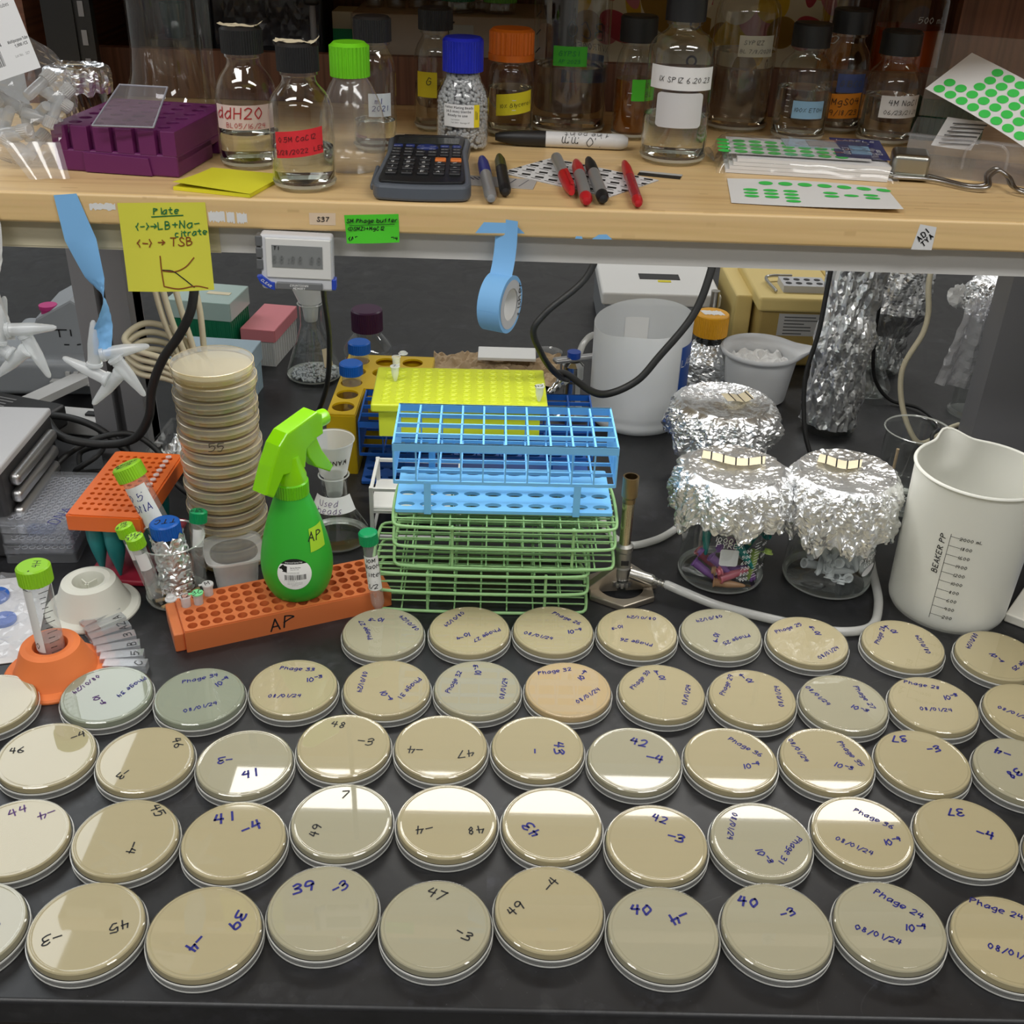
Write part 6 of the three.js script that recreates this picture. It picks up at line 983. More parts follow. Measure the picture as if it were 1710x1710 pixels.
// ---------- flat things along the shelf front ----------
{
  const t = thing('note_pad', 'blank yellow note pad lying flat beside the CaCl2 bottle', 'note pad', [-0.251, SH, -1.022], R(-14));
  const ym = std(lin(0.72, 0.68, 0.02), 0.8); part(t, 'pad', bx(0.074, 0.003, 0.074, 0, 0.0015, 0), ym); part(t, 'top_sheet', surf((u, v) => [(u - 0.5) * 0.0745, 0.0034 + 0.004 * v * v * (1 - u), (v - 0.5) * 0.0745], 8, 8), ym);
}
{
  const t = thing('calculator', 'black scientific calculator with grey rim and blue and orange keys', 'calculator', [-0.0755, SH, -1.062], R(1)), g = new THREE.Group(); g.rotation.x = R(2.6); g.position.y = 0.0066; g.name = 'body'; t.add(g);
  const out = (k) => { const s = new THREE.Shape(); s.moveTo(-0.036 - k, -0.078 - k); s.quadraticCurveTo(0, -0.084 - k, 0.036 + k, -0.078 - k); s.quadraticCurveTo(0.042 + k, -0.076, 0.041 + k, -0.062); s.lineTo(0.036 + k, 0.03); s.lineTo(0.038 + k, 0.07); s.quadraticCurveTo(0.038 + k, 0.08 + k, 0.03, 0.081 + k); s.lineTo(-0.03, 0.081 + k); s.quadraticCurveTo(-0.038 - k, 0.08 + k, -0.038 - k, 0.07); s.lineTo(-0.036 - k, 0.03); s.lineTo(-0.041 - k, -0.062); s.quadraticCurveTo(-0.042 - k, -0.076, -0.036 - k, -0.078 - k); return s; };
  part(g, 'rim', flat(ext(out(0), 0.009, 0.0025)), std(lin(0.1, 0.115, 0.14), 0.4)); part(g, 'face', at(flat(ext(out(-0.0035), 0.002, 0.0006)), 0, 0.0112, 0), std(lin(0.014, 0.015, 0.017), 0.4));
  part(g, 'screen', rb(0.06, 0.001, 0.022, 0.0004, 0, 0.0142, -0.056), std(lin(0.03, 0.035, 0.035), 0.12)); part(g, 'solar_strip', rb(0.05, 0.001, 0.007, 0.0004, 0, 0.0142, -0.0735), M.black);
  const key = (w, d) => rb(w, 0.003, d, 0.0014, 0, 0, 0), kb = std(lin(0.02, 0.02, 0.022), 0.45), ko = std(lin(0.7, 0.18, 0.03), 0.5), kblue = std(lin(0.015, 0.03, 0.16), 0.5);
  const put = (geo, m, x, z) => { const k = part(g, 'key', geo, m); k.position.set(x, 0.0148, z); return k; }, w5 = key(0.0105, 0.0085), w6 = key(0.0088, 0.0052);
  for (const x of [-0.028, -0.0165, 0.0165, 0.028]) put(key(0.009, 0.005), kblue, x, -0.034);
  put(at(lathe([[0, 0.0015], [0.009, 0.0014], [0.0105, 0], [0.0105, -0.0014]], 28, 0.5).scale(1, 1, 0.62), 0, 0, 0), kblue, 0, -0.031);
  for (let r = 0; r < 3; r++) for (let c = 0; c < 6; c++) if (r || (c < 2 || c > 3)) put(w6, kb, -0.0285 + c * 0.0114, -0.0235 + r * 0.0098);
  const digits = [['7', '8', '9', 'D', 'A'], ['4', '5', '6', 'X', '%'], ['1', '2', '3', '+', '-'], ['0', '.', 'E', 'A', '-']], lines = [];
  for (let r = 0; r < 4; r++) for (let c = 0; c < 5; c++) { const x = -0.0285 + c * 0.01425, z = 0.0115 + r * 0.0142; put(w5, r === 0 && c > 2 ? ko : kb, x, z); if (!(r === 0 && c > 2)) lines.push([digits[r][c], x, -z, 0, 0.00072, 0.0006]); }
  for (let r = 0; r < 3; r++) for (let c = 0; c < 6; c++) lines.push(['--', -0.0285 + c * 0.0114, 0.0278 - r * 0.0098, 0, 0.0006, 0.0005]);
  part(g, 'print', ink(lines, onTop(0.0166), 0.1), M.inkWhite, 'white key print'); part(g, 'cover', rb(0.004, 0.006, 0.06, 0.002, -0.0445, 0.004, 0.035), std(lin(0.1, 0.115, 0.14), 0.4));
}
// pen builder: lies along the line from cap end a to tail b
function pen(label, a, b, r, capM, bodyM, endM, capLen = 0.42, clip = true, print) {
  const t = thing('marker_pen', label, 'pen', [0, 0, 0], 0, 'pens lying on the shelf'), L = Math.hypot(b[0] - a[0], b[1] - a[1], b[2] - a[2]);
  part(t, 'cap', merge([lathe([[0, 0], [r * 0.45, 0], [r * 0.6, 0.004], [r * 0.95, L * 0.16], [r, L * capLen], [0, L * capLen]], 24, 0.4), ...(clip ? [bx(r * 0.5, L * capLen * 0.8, r * 0.3, r * 0.3, L * capLen * 0.55, r * 1.05)] : [])]), capM);
  part(t, 'barrel', lathe([[0, L * capLen], [r * 0.97, L * capLen], [r * 0.97, L * 0.9], [0, L * 0.9]], 24, 0.4), bodyM);
  part(t, 'end', lathe([[r * 0.97, L * 0.9], [r * 0.93, L * 0.955], [r * 0.6, L * 0.995], [0, L]], 24, 0.5), endM);
  if (print) part(t, 'print', ink([[print, -L * 0.65, 0, 0, r * 0.2, 0.0007], ['fine point', -L * 0.68, -r * 1.0, 0, r * 0.11, 0.0005]], (u, v) => { const q = v / r; return [r * 1.02 * Math.sin(q), -u, r * 1.02 * Math.cos(q)]; }, 0.1), M.inkBlack);
  return orient(t, a, b);
}
const silver = std(lin(0.42, 0.42, 0.42), 0.35, { metalness: 0.5 }), redP = std(lin(0.5, 0.015, 0.02), 0.35), whiteBody = std(lin(0.66, 0.66, 0.66), 0.4);
pen('silver pen with blue cap pointing away, right of the calculator', [-0.0245, SH + 0.0062, -1.128], [-0.0125, SH + 0.0062, -0.976], 0.0058, std(lin(0.015, 0.025, 0.22), 0.4), silver, silver, 0.45);
pen('black retractable pen beside the blue-capped pen', [-0.0075, SH + 0.006, -1.14], [0.0, SH + 0.006, -1.0], 0.0056, std(lin(0.05, 0.055, 0.015), 0.35), M.black, M.black, 0.4);
pen('silver-barrelled marker with its red cap towards the shelf edge', [0.0595, SH + 0.0062, -1.005], [0.0495, SH + 0.0062, -1.145], 0.0058, redP, silver, silver, 0.46);
pen('red-capped marker pointing away with red end at the front', [0.069, SH + 0.0062, -1.126], [0.0716, SH + 0.0062, -0.977], 0.0058, redP, silver, redP, 0.36, true, 'marker');
pen('black-capped silver marker lying beside the red-capped marker', [0.082, SH + 0.0062, -1.138], [0.0868, SH + 0.0062, -0.985], 0.0058, M.black, silver, M.black, 0.38, true, 'marker');
pen('slim translucent red pen right of the markers', [0.1178, SH + 0.0055, -1.132], [0.117, SH + 0.0055, -0.976], 0.005, redP, phy(lin(0.5, 0.03, 0.05), 0.25, { transmission: 0.3, thickness: 0 }), redP, 0.4);
pen('big white whiteboard marker with black cap lying across the shelf', [-0.0125, SH + 0.0085, -1.2165], [0.1285, SH + 0.0085, -1.2095], 0.0082, M.black, whiteBody, whiteBody, 0.38, false, '1.0 mm');
solo('red_strip', 'thin red strip lying behind the big white marker', 'strip', bx(0.075, 0.001, 0.008, 0.036, SH + 0.0006, -1.2285), redP);
pen('clear glass pipette with pinkish end lying behind the calculator', [-0.1395, SH + 0.0042, -1.221], [-0.079, SH + 0.0042, -1.219], 0.0037, phy(lin(0.4, 0.14, 0.12), 0.3, { transmission: 0.4, thickness: 0 }), clearTube, clearTube, 0.25, false);
{
  const zig = canvasTex(512, 320, (x, w, h) => { x.fillStyle = '#d8d8d8'; x.fillRect(0, 0, w, h); x.fillStyle = '#141414'; const k = 64; x.save(); for (let i = -1; i < w / k + 1; i++) for (let j = -1; j < h / k + 1; j++) { x.save(); x.translate(i * k + (j % 2) * k / 2, j * k); x.beginPath(); x.moveTo(6, 12); x.lineTo(40, 4); x.lineTo(52, 24); x.lineTo(18, 33); x.fill(); x.fillRect(9, 40, 46, 6); x.restore(); } x.restore(); });
  const t = thing('patterned_card', 'black and white patterned card lying under the red and black markers', 'card', [0.0705, SH, -1.089], R(-38)); const m = std(lin(1, 1, 1), 0.7, { map: zig }); part(t, 'card', bx(0.128, 0.0008, 0.086, 0, 0.0004, 0), m);
  const t2 = thing('patterned_card', 'small grey card with slanted dark stripes under the black pen', 'card', [-0.012, SH, -1.058], R(-8)); part(t2, 'card', bx(0.08, 0.0007, 0.035, 0, 0.0004, 0), std(lin(0.42, 0.4, 0.38), 0.7)); part(t2, 'print', lineInk([...Array(7)].map((_, i) => [[[-0.034 + i * 0.0045, 0.012], [-0.028 + i * 0.0045, 0.003]], 0.0016]).concat([[[[0.014, -0.012], [0.02, 0.014]], 0.001], [[[0.026, -0.012], [0.032, 0.014]], 0.0006]]), onTop(0.0009)), std(lin(0.04, 0.045, 0.08), 0.6));
  const t3 = thing('glass_slide', 'short black and silver strip lying in front of the 1X SPIZ bottle', 'strip', [0.1515, SH, -1.1065], R(-16)); part(t3, 'strip', bx(0.042, 0.001, 0.009, 0, 0.0005, 0.005), M.black); part(t3, 'edge_band', bx(0.042, 0.001, 0.007, 0, 0.0005, -0.0035), M.pale);
  solo('pipette_tip', 'small clear pipette tip lying right of the 1X SPIZ bottle', 'pipette tip', lathe([[0.0042, 0], [0.004, 0.014], [0.0018, 0.035], [0.0006, 0.045]], 16, 0.6).rotateX(PI / 2).translate(0.2115, SH + 0.0045, -1.2).rotateY(0), clearTube);
}
// ---------- sticker sheets at the right ----------
const dotM = std(lin(0.05, 0.58, 0.09), 0.7);
function dotSheet(label, w, h, dots, r, bend, pos) {
  const t = thing('sticker_sheet', label, 'sticker sheet', pos), f = (x, y) => [x, 0.0006 + bend(x / w + 0.5, y / h + 0.5), -y];
  part(t, 'paper', surf((u, v) => f((u - 0.5) * w, (v - 0.5) * h), 16, 12), M.paper);
  for (const [x, y, k = 1] of dots) { const g = new THREE.CircleGeometry(r, 20), p = g.attributes.position; for (let i = 0; i < p.count; i++) { const q = f(x + p.getX(i), y + p.getY(i) * k); p.setXYZ(i, q[0], q[1] + 0.0004, q[2]); } g.computeVertexNormals(); part(t, 'dot_sticker', g, dotM); }
  return t;
}
{
  const d = []; for (let i = 0; i < 7; i++) d.push([-0.046 + i * 0.0185 + 0.006, 0.03]);
  for (const [i, j] of [[0, 0], [0, 1], [0, 2], [1, 0], [1, 1], [1, 2], [2, 0], [2, 1], [2, 2], [2, 3], [4, 0], [4, 1], [5, 0.5], [6, 0], [6, 1]]) d.push([-0.062 + i * 0.0185 + 0.006, 0.004 - j * 0.0115, 0.62]);
  const s = dotSheet('white sheet with sparse green dot stickers lying at the shelf edge', 0.152, 0.092, d, 0.0068, (u, v) => 0.002 * Math.sin(u * 3) * v + 0.004 * (1 - v) * u * u, [0.286, SH, -1.045]); s.rotation.y = R(-7);
  const e = []; for (let i = 0; i < 8; i++) for (let j = 0; j < 4; j++) e.push([-0.074 + i * 0.0165, -0.03 + j * 0.0165]);
  const s2 = dotSheet('sheet of green dot stickers on top of the clear sleeve stack', 0.14, 0.08, e, 0.0066, () => 0, [0.296, SH + 0.0165, -1.165]); s2.rotation.y = R(-7);
  const st = thing('paper_stack', 'stack of white sheets inside the clear plastic sleeve', 'paper', [0.303, SH, -1.165], R(-7)); for (let i = 0; i < 4; i++) part(st, 'sheet', bx(0.158 - i * 0.003, 0.0034, 0.1 - i * 0.002, 0.002 * i, 0.002 + i * 0.0037, 0.001 * i), M.paper);
  const c = thing('printed_card', 'dark blue printed card on the right of the sleeve stack', 'card', [0.362, SH + 0.0168, -1.173], R(-9)); part(c, 'card', bx(0.052, 0.001, 0.09, 0, 0.0005, 0), std(lin(0.025, 0.03, 0.13), 0.4)); part(c, 'pale_panel', bx(0.02, 0.0006, 0.036, 0.0, 0.0014, 0.012), std(lin(0.2, 0.35, 0.5), 0.5)); part(c, 'print', ink([['LABELS', 0.0, 0.03, 0, 0.0011, 0.0008], ['dots', -0.016, -0.02, 90, 0.0014, 0.001], ['13 mm', 0.017, -0.02, 90, 0.001, 0.0008]], onTop(0.0019), 0.1), M.inkWhite);
  const c2 = thing('printed_card', 'pale blue card with grey corner lying across the sleeve stack', 'card', [0.315, SH + 0.0172, -1.187], R(-4)); part(c2, 'card', bx(0.055, 0.0008, 0.036, 0, 0.0005, 0), std(lin(0.45, 0.53, 0.6), 0.6)); part(c2, 'grey_corner', bx(0.03, 0.0004, 0.034, 0.012, 0.0011, 0), std(lin(0.36, 0.35, 0.34), 0.6));
  solo('plastic_sleeve', 'clear plastic sleeve holding the sticker sheets', 'sleeve', surf((u, v) => { const x = (u - 0.5) * 0.178, z = (v - 0.5) * 0.125; return [0.303 + x * Math.cos(R(7)) - z * Math.sin(R(7)), SH + 0.0192 + 0.0012 * n3(u * 5, v * 4, 6) - 0.017 * Math.pow(Math.max(Math.abs(u - 0.5) * 2, Math.abs(v - 0.5) * 2), 14), -1.164 + x * Math.sin(R(7)) + z * Math.cos(R(7))]; }, 40, 40), phy(lin(0.98, 0.98, 0.99), 0.06, { transmission: 0.95, thickness: 0, ior: 1.45 }));
}
{
  // leaning sheet of dots: corner A, along B (short side) and D (long side)
  const A = V(0.4307, 0.5729, -1.21), B = V(0.4862, 0.6036, -1.25), D = V(0.5412, 0.5125, -1.05), ex = D.clone().sub(A), ey = B.clone().sub(A), n = ex.clone().cross(ey).normalize(), W = ex.length(), H = ey.length();
  const t = thing('sticker_sheet', 'white sheet crowded with green dot stickers leaning at the right edge', 'sticker sheet'), P = (x, y, e = 0) => { const p = A.clone().addScaledVector(ex, x / W).addScaledVector(ey, y / H).addScaledVector(n, e + 0.006 * Math.sin(x / W * 3)); return [p.x, p.y, p.z]; };
  part(t, 'paper', surf((u, v) => P(u * W, v * H), 16, 8), M.paper);
  let k = 0; for (let i = 0; i < 12; i++) for (let j = 0; j < 5; j++) { if (i < 2 && j > 1) continue; const x = 0.012 + i * 0.0152 + (j % 2) * 0.002, y = 0.0085 + j * 0.0142; if (y > H - 0.006 || x > W - 0.008) continue; const g = new THREE.CircleGeometry(0.0061, 20), p = g.attributes.position; for (let q = 0; q < p.count; q++) p.setXYZ(q, ...P(x + p.getX(q), y + p.getY(q), 0.0005)); g.computeVertexNormals(); part(t, 'dot_sticker', g, dotM); k++; }
}
{
  const cm = phy(lin(0.95, 0.95, 0.96), 0.08, { transmission: 0.94, thickness: 0, ior: 1.5 });
  const t = thing('plastic_box', 'open clear plastic box with latch at the right end of the shelf', 'box', [0.492, SH, -1.168], R(-22));
  part(t, 'box', merge([bx(0.15, 0.038, 0.0015, 0, 0.019, 0.05), bx(0.15, 0.038, 0.0015, 0, 0.019, -0.05), bx(0.0015, 0.038, 0.1, 0.075, 0.019, 0), bx(0.0015, 0.038, 0.1, -0.075, 0.019, 0), bx(0.154, 0.0025, 0.004, 0, 0.038, 0.051), bx(0.15, 0.001, 0.1, 0, 0.0006, 0)]), cm);
  part(t, 'latch', tube([[-0.02, 0.012, 0.0545], [-0.019, 0.03, 0.0545], [-0.013, 0.036, 0.0545], [0.013, 0.036, 0.0545], [0.019, 0.03, 0.0545], [0.02, 0.012, 0.0545]], 0.0016, 40, 6), cm);
  part(t, 'lid', bx(0.15, 0.002, 0.095, 0, 0.0, -0.0475).rotateX(R(52)).translate(0, 0.04, -0.05), cm);
  part(t, 'paper_slip', surf((u, v) => [-0.035 + (u - 0.5) * 0.04 + v * 0.01, 0.018 + v * 0.026, -0.01 - v * 0.02 + 0.006 * Math.sin(u * 2)], 6, 5), M.paper, 'small printed paper slip'); part(t, 'print', lineInk([...Array(6)].map((_, i) => [[[-0.014 + i * 0.0005, 0.022 + i * 0.0036], [0.016 + i * 0.001, 0.023 + i * 0.0036]], 0.0012]), (u, v) => [u - 0.035 + (v - 0.018) * 0.38, v, -0.0085 - (v - 0.018) * 0.77 + 0.0057]), M.inkGrey);
  const g = thing('tip_box', 'dark green ridged tip box behind the open plastic box', 'tip box', [0.5085, SH, -1.335], R(-10)); const gm = std(lin(0.0, 0.07, 0.04), 0.45); part(g, 'base', merge([bx(0.07, 0.045, 0.06, 0, 0.0225, 0), ...[...Array(10)].map((_, i) => bx(0.003, 0.043, 0.002, -0.03 + i * 0.0068, 0.022, 0.031))]), gm); part(g, 'lid', bx(0.074, 0.024, 0.064, 0, 0.0575, 0), phy(lin(0.6, 0.62, 0.6), 0.15, { transmission: 0.85, thickness: 0 }));
  const s = thing('striker', 'metal spark lighter with square cup and bent wire handles', 'lighter', [0.401, SH, -1.125]);
  part(s, 'cup', merge([rb(0.036, 0.021, 0.042, 0.005, 0, 0.0145, -0.008), rb(0.039, 0.004, 0.046, 0.0015, 0, 0.004, -0.008)]).rotateY(R(-14)), std(lin(0.42, 0.42, 0.38), 0.3, { metalness: 1 }));
  for (const o of [0, 1]) part(s, 'wire_handle', tube([[-0.018, 0.004, 0.014 - o * 0.03], [0.018, 0.004, 0.02 - o * 0.018], [0.05, 0.004, 0.048 - o * 0.01], [0.062, 0.006, 0.05 - o * 0.01], [0.068, 0.012, 0.034 - o * 0.01], [0.079, 0.016, 0.026 - o * 0.01], [0.087, 0.012, 0.034 - o * 0.01], [0.087, 0.006, 0.056 - o * 0.012], [0.096, 0.004, 0.064 - o * 0.014], [0.15, 0.004, 0.085 - o * 0.016]], 0.0019, 80, 8), M.wire);
}
// ---------- things beyond the back panel ----------
{
  const tan = std(lin(0.3, 0.24, 0.18), 0.8); const t = thing('cardboard_box', 'tan cardboard box behind the wooden back panel', 'box', [-0.075, SH, -1.56]); part(t, 'carton', rb(0.24, 0.095, 0.16, 0.002, 0, 0.0475, 0), tan); part(t, 'print', lineInk([[[[0.0, 0.03], [0.0, 0.085]], 0.003], [[[0.0, 0.085], [0.006, 0.088]], 0.002]], onFront(0.0806)), M.inkBlack); part(t, 'pale_panel', bx(0.03, 0.06, 0.001, 0.015, 0.055, 0.0805), std(lin(0.3, 0.3, 0.26), 0.8));
  let v0; for (let i = 0; i < 6; i++) { const x = -0.172 + i * 0.027; const q = v0 ? copyOf(v0, `clear glass vial with printed scale, ${['first', 'second', 'third', 'fourth', 'fifth', 'sixth'][i]} from left on the tan box`) : thing('vial', 'clear glass vial with printed scale, first from left on the tan box', 'vial', [0, 0, 0], 0, 'vials on the tan box'); if (!v0) { part(q, 'glass', lathe([[0, 0.001], [0.0115, 0.001], [0.012, 0.003], [0.012, 0.07]], 24, 0.5), glass); part(q, 'print', lineInk([...Array(6)].map((_, k) => [[[-0.005, 0.012 + k * 0.005], [0.005, 0.012 + k * 0.005]], 0.0008]), onRound(0.0123, 0)), M.inkGrey); v0 = q; } q.position.set(x, SH + 0.0955, -1.535); }
  for (const [x, c, l] of [[-0.066, std(lin(0.0, 0.1, 0.03), 0.4), 'dark green'], [-0.013, std(lin(0.08, 0.28, 0.01), 0.4), 'lime green']]) { const q = thing('vial', `clear bottle with ${l} cap standing on the tan box`, 'bottle', [x, SH + 0.0955, -1.545 + 0.03]); part(q, 'glass', lathe([[0, 0.001], [0.019, 0.001], [0.0195, 0.004], [0.0195, 0.012]], 24, 0.5), glass); part(q, 'cap', at(ribbed(0.021, 0.03, 36, 0.0005), 0, 0.0135, 0), c); }
  const b = thing('black_crate', 'black plastic-wrapped box behind the panel at left', 'box', [-0.305, SH, -1.56]); part(b, 'case', rb(0.14, 0.2, 0.1, 0.004, 0, 0.1, 0), std(lin(0.014, 0.014, 0.017), 0.35)); part(b, 'film', surf((u, v) => [(u - 0.5) * 0.13, 0.05 + v * 0.13, 0.053 + 0.004 * n3(u * 5, v * 3, 3) + 0.003 * Math.abs(n3(u * 14, v * 4, 9))], 30, 20, true), phy(lin(0.5, 0.5, 0.55), 0.15, { transmission: 0.88, thickness: 0 }), 'loose clear film');
  const h = thing('pipette', 'black pipette handle hanging between the bottles and the black box', 'pipette', [-0.238, SH, -1.452]); part(h, 'handle', rb(0.019, 0.12, 0.02, 0.005, 0, 0.165, 0), M.black); part(h, 'shaft', cyl(0.004, 0.1, 0, 0.005, 0, 12), M.grey);
  const g = thing('tip_box', 'small green and cream box beside the black box behind the panel', 'tip box', [-0.208, SH, -1.56]); part(g, 'base', bx(0.036, 0.07, 0.06, 0, 0.035, 0), M.green); part(g, 'lid', bx(0.036, 0.02, 0.06, 0, 0.08, 0), M.cream);
  const c = thing('teal_cup', 'small teal cup behind the flared glass vessel', 'cup', [-0.425, SH, -1.52]); part(c, 'wall', lathe([[0, 0.055], [0.012, 0.055], [0.016, 0.095], [0.0155, 0.096], [0.012, 0.06], [0, 0.058]], 28, 0.5), std(lin(0.01, 0.08, 0.09), 0.5)); part(c, 'stand', bx(0.05, 0.055, 0.05, 0, 0.0275, 0), std(lin(0.08, 0.06, 0.04), 0.7));
  solo('grey_canister', 'dull grey metal canister behind the ddH2O bottle', 'canister', lathe([[0, 0], [0.018, 0], [0.018, 0.2], [0, 0.2]], 28, 0.4).translate(-0.4, SH + 0.0004, -1.6), std(lin(0.16, 0.17, 0.19), 0.4, { metalness: 0.6 }));
  const wmap = canvasTex(512, 512, (x, w, h) => { x.fillStyle = '#c9c2a8'; x.fillRect(0, 0, w, h); const col = ['#b8920f', '#c7a516', '#a03040', '#b56a70', '#d8d2c0', '#8a6a1a']; for (let i = 0; i < 46; i++) { x.fillStyle = col[rnd() * col.length | 0]; x.beginPath(); x.ellipse(rnd() * w, rnd() * h, rr(14, 60), rr(14, 70), rnd() * 3, 0, 7); x.fill(); } x.fillStyle = '#2a2a50'; for (let i = 0; i < 5; i++) { x.beginPath(); x.arc(w - 40, 60 + i * 90, 12, 0, 7); x.lineWidth = 5; x.strokeStyle = '#2a2a50'; x.stroke(); } });
  const p = thing('carton', 'pale carton with yellow and red print behind the clear bottles', 'carton', [0.255, SH, -1.58]); part(p, 'carton', metreUV(bx(0.34, 0.2, 0.1, 0, 0.1, 0), 4), std(lin(1, 1, 1), 0.7, { map: wmap }));
  const rb0 = (label, x, r, h, f, c, dist) => { const q = thing('reagent_bottle', label, 'bottle', [x, SH, -1.5]); part(q, 'glass', lathe([[0, 0.002], [r, 0.002], [r, h], [r * 0.6, h + 0.03], [r * 0.6, h + 0.06]], 40, 0.6), glass); part(q, 'liquid', lathe([[0, 0.004], [r - 0.002, 0.004], [r - 0.002, f], [0, f]], 40, 0.5), phy(c, 0.1, { transmission: 0.45, thickness: 0 })); part(q, 'print', ink([['35', -r * 0.6, 0.085, 0, 0.0022, 0.0012], ['500 mL', r * 0.3, 0.11, 0, 0.0011, 0.0008]], onRound(r + 0.0005, 0), 0.1), M.inkWhite); return q; };
  rb0('large bottle of red-orange liquid behind the salt bottle', 0.499, 0.044, 0.13, 0.098, lin(0.62, 0.1, 0.008), 0); rb0('slim bottle of orange liquid behind the ethanol bottle', 0.41, 0.022, 0.13, 0.1, lin(0.62, 0.2, 0.02), 0);
}
// ---------- things stuck to the shelf edge and hanging from it ----------
const ZF = -0.9757;   // just in front of the edge
function stuck(name, label, cat, P, m, bow = 0) {   // paper quad: bottom-left, bottom-right, top-right, top-left, each [x, y, z]
  const t = thing(name, label, cat); part(t, 'paper', surf((u, v) => { const a = P[0].map((k, i) => k + (P[1][i] - k) * u), b = P[3].map((k, i) => k + (P[2][i] - k) * u), q = a.map((k, i) => k + (b[i] - k) * v); q[2] += bow * (1 - v) * Math.sin(u * PI) + bow * (1 - v) ** 2; return q; }, 10, 10), m); return t;
}
{
  const t = stuck('sticky_note', 'yellow sticky note with green and brown handwriting and a small graph', 'note', [[-0.341, 0.4145, ZF + 0.002], [-0.2625, 0.4185, ZF + 0.002], [-0.2635, 0.4965, ZF], [-0.341, 0.4935, ZF]], std(lin(0.68, 0.66, 0.06), 0.8), 0.003);
  const z = (u, v) => { const x = -0.302 + u, y = 0.4555 + v + u * 0.045, a = (x + 0.341) / 0.078, k = 1 - (y - 0.4165) / 0.0785; return [x, y, ZF + 0.0006 + 0.002 * k + 0.003 * k * Math.sin(a * PI) + 0.003 * k * k]; };
  part(t, 'handwriting', ink([['Plate', 0.004, 0.0325, 2, 0.00085, 0.0009], ['(-)>LB+Na-', 0.0035, 0.02, 2, 0.00105, 0.0009], ['citrate', 0.024, 0.013, 4, 0.00078, 0.0009]], z), M.inkGreen, 'green handwriting');
  part(t, 'underline', lineInk([[[[-0.01, 0.0275], [0.018, 0.0285]], 0.0009]], z), M.inkGreen);
  part(t, 'handwriting', ink([['(-) > TSB', 0.0, 0.005, 2, 0.00115, 0.001]], z), M.inkBrown, 'dark brown handwriting');
  part(t, 'graph', lineInk([[[[-0.006, -0.007], [-0.006, -0.02], [-0.005, -0.034]], 0.001], [[[-0.005, -0.034], [0.008, -0.0365], [0.024, -0.0345], [0.034, -0.037]], 0.001], [[[-0.005, -0.02], [0.006, -0.021], [0.016, -0.017], [0.024, -0.009]], 0.001]], z), M.inkBrown, 'brown graph axes');
  part(t, 'curve_line', lineInk([[[[-0.005, -0.0195], [0.004, -0.0205], [0.012, -0.0265], [0.022, -0.0355]], 0.001]], z), M.inkBlack, 'black falling curve');
}
{
  const t = stuck('label_strip', 'small beige S37 sticker on the shelf edge', 'sticker', [[-0.173, 0.4795, ZF - 0.0001], [-0.15, 0.4795, ZF - 0.0001], [-0.1495, 0.4905, ZF - 0.0001], [-0.173, 0.49, ZF - 0.0001]], std(lin(0.72, 0.56, 0.4), 0.8)); part(t, 'handwriting', ink([['S37', 0, 0, 0, 0.00062, 0.0007]], (u, v) => [-0.1605 + u, 0.4848 + v, ZF + 0.0003]), M.inkBlack);
}
{
  const t = stuck('label_strip', 'bright green SM phage buffer label on the shelf edge', 'label', [[-0.1405, 0.464, ZF], [-0.0935, 0.4665, ZF], [-0.094, 0.4915, ZF], [-0.142, 0.489, ZF]], std(lin(0.07, 0.58, 0.02), 0.8), 0.0015);
  const f = (u, v) => [-0.1175 + u, 0.4778 + v + u * 0.05, ZF + 0.0016]; part(t, 'handwriting', ink([['SM Phage buffer', 0.0005, 0.0075, 0, 0.00053, 0.0007], ['(DSMZ)+MgCl2', -0.005, 0.0005, 0, 0.0005, 0.0006], ['(AP)', -0.0155, -0.0085, 0, 0.0006, 0.0007], ['27/05/24', 0.012, -0.009, 0, 0.00048, 0.0006]], f), M.inkBlack);
  part(t, 'underline', lineInk([[[[-0.02, 0.0035], [0.02, 0.004]], 0.0005]], f), M.inkBlack);
}
{
  const t = stuck('label_strip', 'white tape with ADITYA written in black on the shelf edge', 'tape', [[0.3645, 0.4738, ZF], [0.3832, 0.4738, ZF], [0.3832, 0.4945, ZF], [0.368, 0.4968, ZF]], std(lin(0.7, 0.7, 0.7), 0.8));
  part(t, 'handwriting', ink([['ADI', 0.0005, 0.0025, 52, 0.00075, 0.001], ['TYA', 0.0055, -0.0015, 52, 0.0007, 0.001]], (u, v) => [0.3718 + u, 0.4848 + v, ZF + 0.0004]), M.inkBlack);
}
const scrap = (label, x0, x1, y0, y1, sd) => { const ps = []; const n = 14; const s = new THREE.Shape(); for (let i = 0; i <= n; i++) { const x = x0 + (x1 - x0) * i / n, y = y0 + 0.0016 * n3(i * 0.9, sd, 1); i ? s.lineTo(x, y) : s.moveTo(x, y); } for (let i = n; i >= 0; i--) s.lineTo(x0 + (x1 - x0) * i / n, y1 + 0.0012 * n3(i * 0.9, sd, 5)); return solo('paper_residue', label, 'residue', new THREE.ShapeGeometry(s).translate(0, 0, -0.97575), M.paper); };
scrap('torn white label residue on the shelf edge left of the sticky note', -0.366, -0.343, 0.4875, 0.4925, 3);
scrap('torn white label residue nearest the right side of the sticky note', -0.262, -0.2475, 0.4795, 0.4885, 7);
scrap('torn white label residue, second piece right of the sticky note', -0.246, -0.239, 0.4795, 0.4885, 9);
scrap('torn white label residue, third piece right of the sticky note', -0.237, -0.228, 0.479, 0.488, 12);
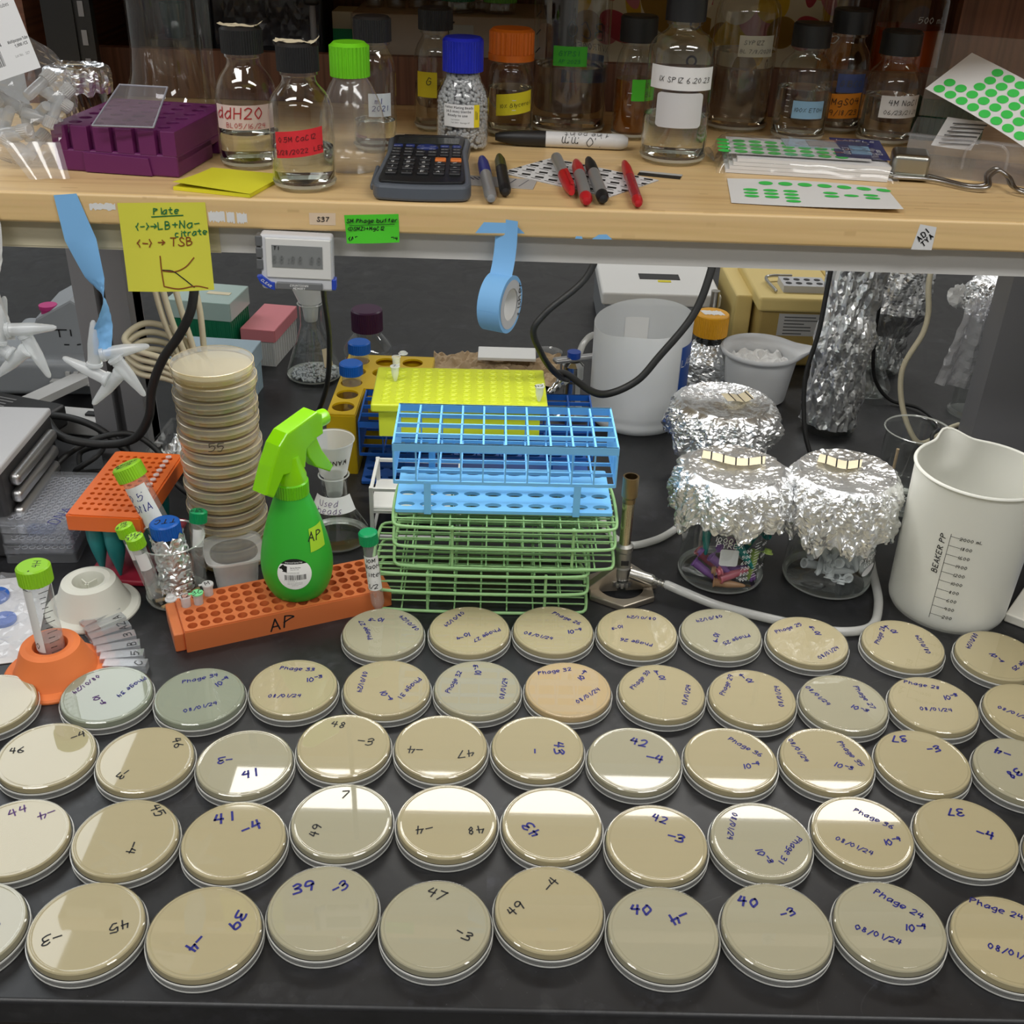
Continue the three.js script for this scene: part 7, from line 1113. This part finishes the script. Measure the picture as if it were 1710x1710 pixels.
{
  // tape roll hanging by its own tail
  const t = thing('tape_roll', 'roll of pale blue tape hanging from the shelf edge by its end', 'tape roll', [-0.0025, 0.416, -0.966], R(-24)), w = 0.0215;
  const ring = lathe([[0.0165, -w / 2], [0.0262, -w / 2], [0.0262, w / 2], [0.0165, w / 2], [0.0165, -w / 2]], 56, 0.4).rotateZ(PI / 2);
  part(t, 'roll', ring, M.tape); part(t, 'core', lathe([[0.0145, -w / 2 + 0.0004], [0.0166, -w / 2 + 0.0004], [0.0166, w / 2 + 0.0002], [0.0145, w / 2 + 0.0002], [0.0145, -w / 2 + 0.0004]], 48, 0.4).rotateZ(PI / 2), M.paper, 'printed paper core');
  part(t, 'disc_print', lathe([[0.0148, 0], [0.0225, 0]], 48, 0).rotateZ(PI / 2).translate(w / 2 + 0.0003, 0, 0), std(lin(0.55, 0.57, 0.6), 0.7), 'pale printed side disc');
  part(t, 'print', ink([['fisher', 0, 0, 90, 0.0012, 0.0009]], (u, v) => [w / 2 + 0.0007, v * 0.9, -u - 0.0185 + 0.037 * 0]), M.inkBlack);
  part(t, 'tail', surf((u, v) => [(u - 0.5) * w, 0.0 + v * 0.0735, -0.0105 + (1 - v) ** 3 * 0.0368], 4, 30), M.tape);
  const s = stuck('tape_patch', 'pale blue tape piece stuck to the shelf edge above the tape roll', 'tape', [[-0.026, 0.4765, ZF - 0.0002], [0.018, 0.4775, ZF - 0.0002], [0.008, 0.4865, ZF - 0.0002], [-0.0185, 0.4865, ZF - 0.0002]], M.tape);
  stuck('tape_patch', 'torn bit of blue tape low on the shelf edge right of the tape roll', 'tape', [[0.078, 0.4742, ZF - 0.0002], [0.0965, 0.4745, ZF - 0.0002], [0.091, 0.479, ZF - 0.0002], [0.084, 0.4785, ZF - 0.0002]], M.tape);
  stuck('tape_patch', 'tiny torn bit of blue tape low on the shelf edge', 'tape', [[0.063, 0.4742, ZF - 0.0002], [0.07, 0.4742, ZF - 0.0002], [0.069, 0.4765, ZF - 0.0002], [0.064, 0.4765, ZF - 0.0002]], M.tape);
}
{
  const t = thing('timer', 'white and grey digital timer hanging under the shelf edge', 'timer', [-0.186, 0.4475, -0.972], R(2)); t.rotation.z = R(-1.6);
  part(t, 'case', rb(0.064, 0.05, 0.016, 0.003, 0.001, 0.0, 0), std(lin(0.62, 0.63, 0.66), 0.45)); part(t, 'face', rb(0.0575, 0.036, 0.002, 0.002, 0.003, 0.0045, 0.0083), M.white);
  part(t, 'display', bx(0.0445, 0.02, 0.001, 0.002, 0.0065, 0.0093), std(lin(0.22, 0.23, 0.23), 0.25)); part(t, 'digits', ink([['88:88 88', 0.002, 0.0035, 0, 0.00105, 0.0011]], onFront(0.0101), 0), std(lin(0.17, 0.18, 0.18), 0.4)); part(t, 'print', ink([['T1', -0.016, 0.014, 0, 0.0005, 0.0006]], onFront(0.0102), 0), M.inkBlack);
  for (let i = 0; i < 3; i++) part(t, 'side_button', rb(0.006, 0.0095, 0.012, 0.001, -0.0315, 0.019 - i * 0.0105, 0.003), std(lin(0.12, 0.125, 0.13), 0.5));
  part(t, 'memory_bar', rb(0.041, 0.0065, 0.004, 0.001, 0.003, -0.0205, 0.0085), std(lin(0.16, 0.165, 0.17), 0.45)); part(t, 'print', ink([['COUNTDOWN', 0.003, -0.0195, 0, 0.0003, 0.0004], ['MEMORY', 0.003, -0.0222, 0, 0.0003, 0.0004]], onFront(0.0108), 0), M.inkWhite);
  const cl = part(t, 'clear_button', ext(poly([[-0.034, -0.013], [-0.03, -0.0125], [-0.0225, -0.018], [-0.0195, -0.0185], [-0.0195, -0.0245], [-0.026, -0.0225], [-0.0315, -0.0185]]), 0.006, 0.0004).translate(0, 0, 0.004), std(lin(0.02, 0.06, 0.45), 0.45), 'blue clear button'); part(cl, 'print', ink([['CLEAR', -0.026, -0.0185, -38, 0.00036, 0.0004]], onFront(0.0108), 0), M.inkWhite);
  part(t, 'stop_button', rb(0.004, 0.01, 0.01, 0.001, 0.0335, -0.0185, 0.003), std(lin(0.02, 0.06, 0.45), 0.45), 'blue side button');
}
renderer.render(scene, camera);
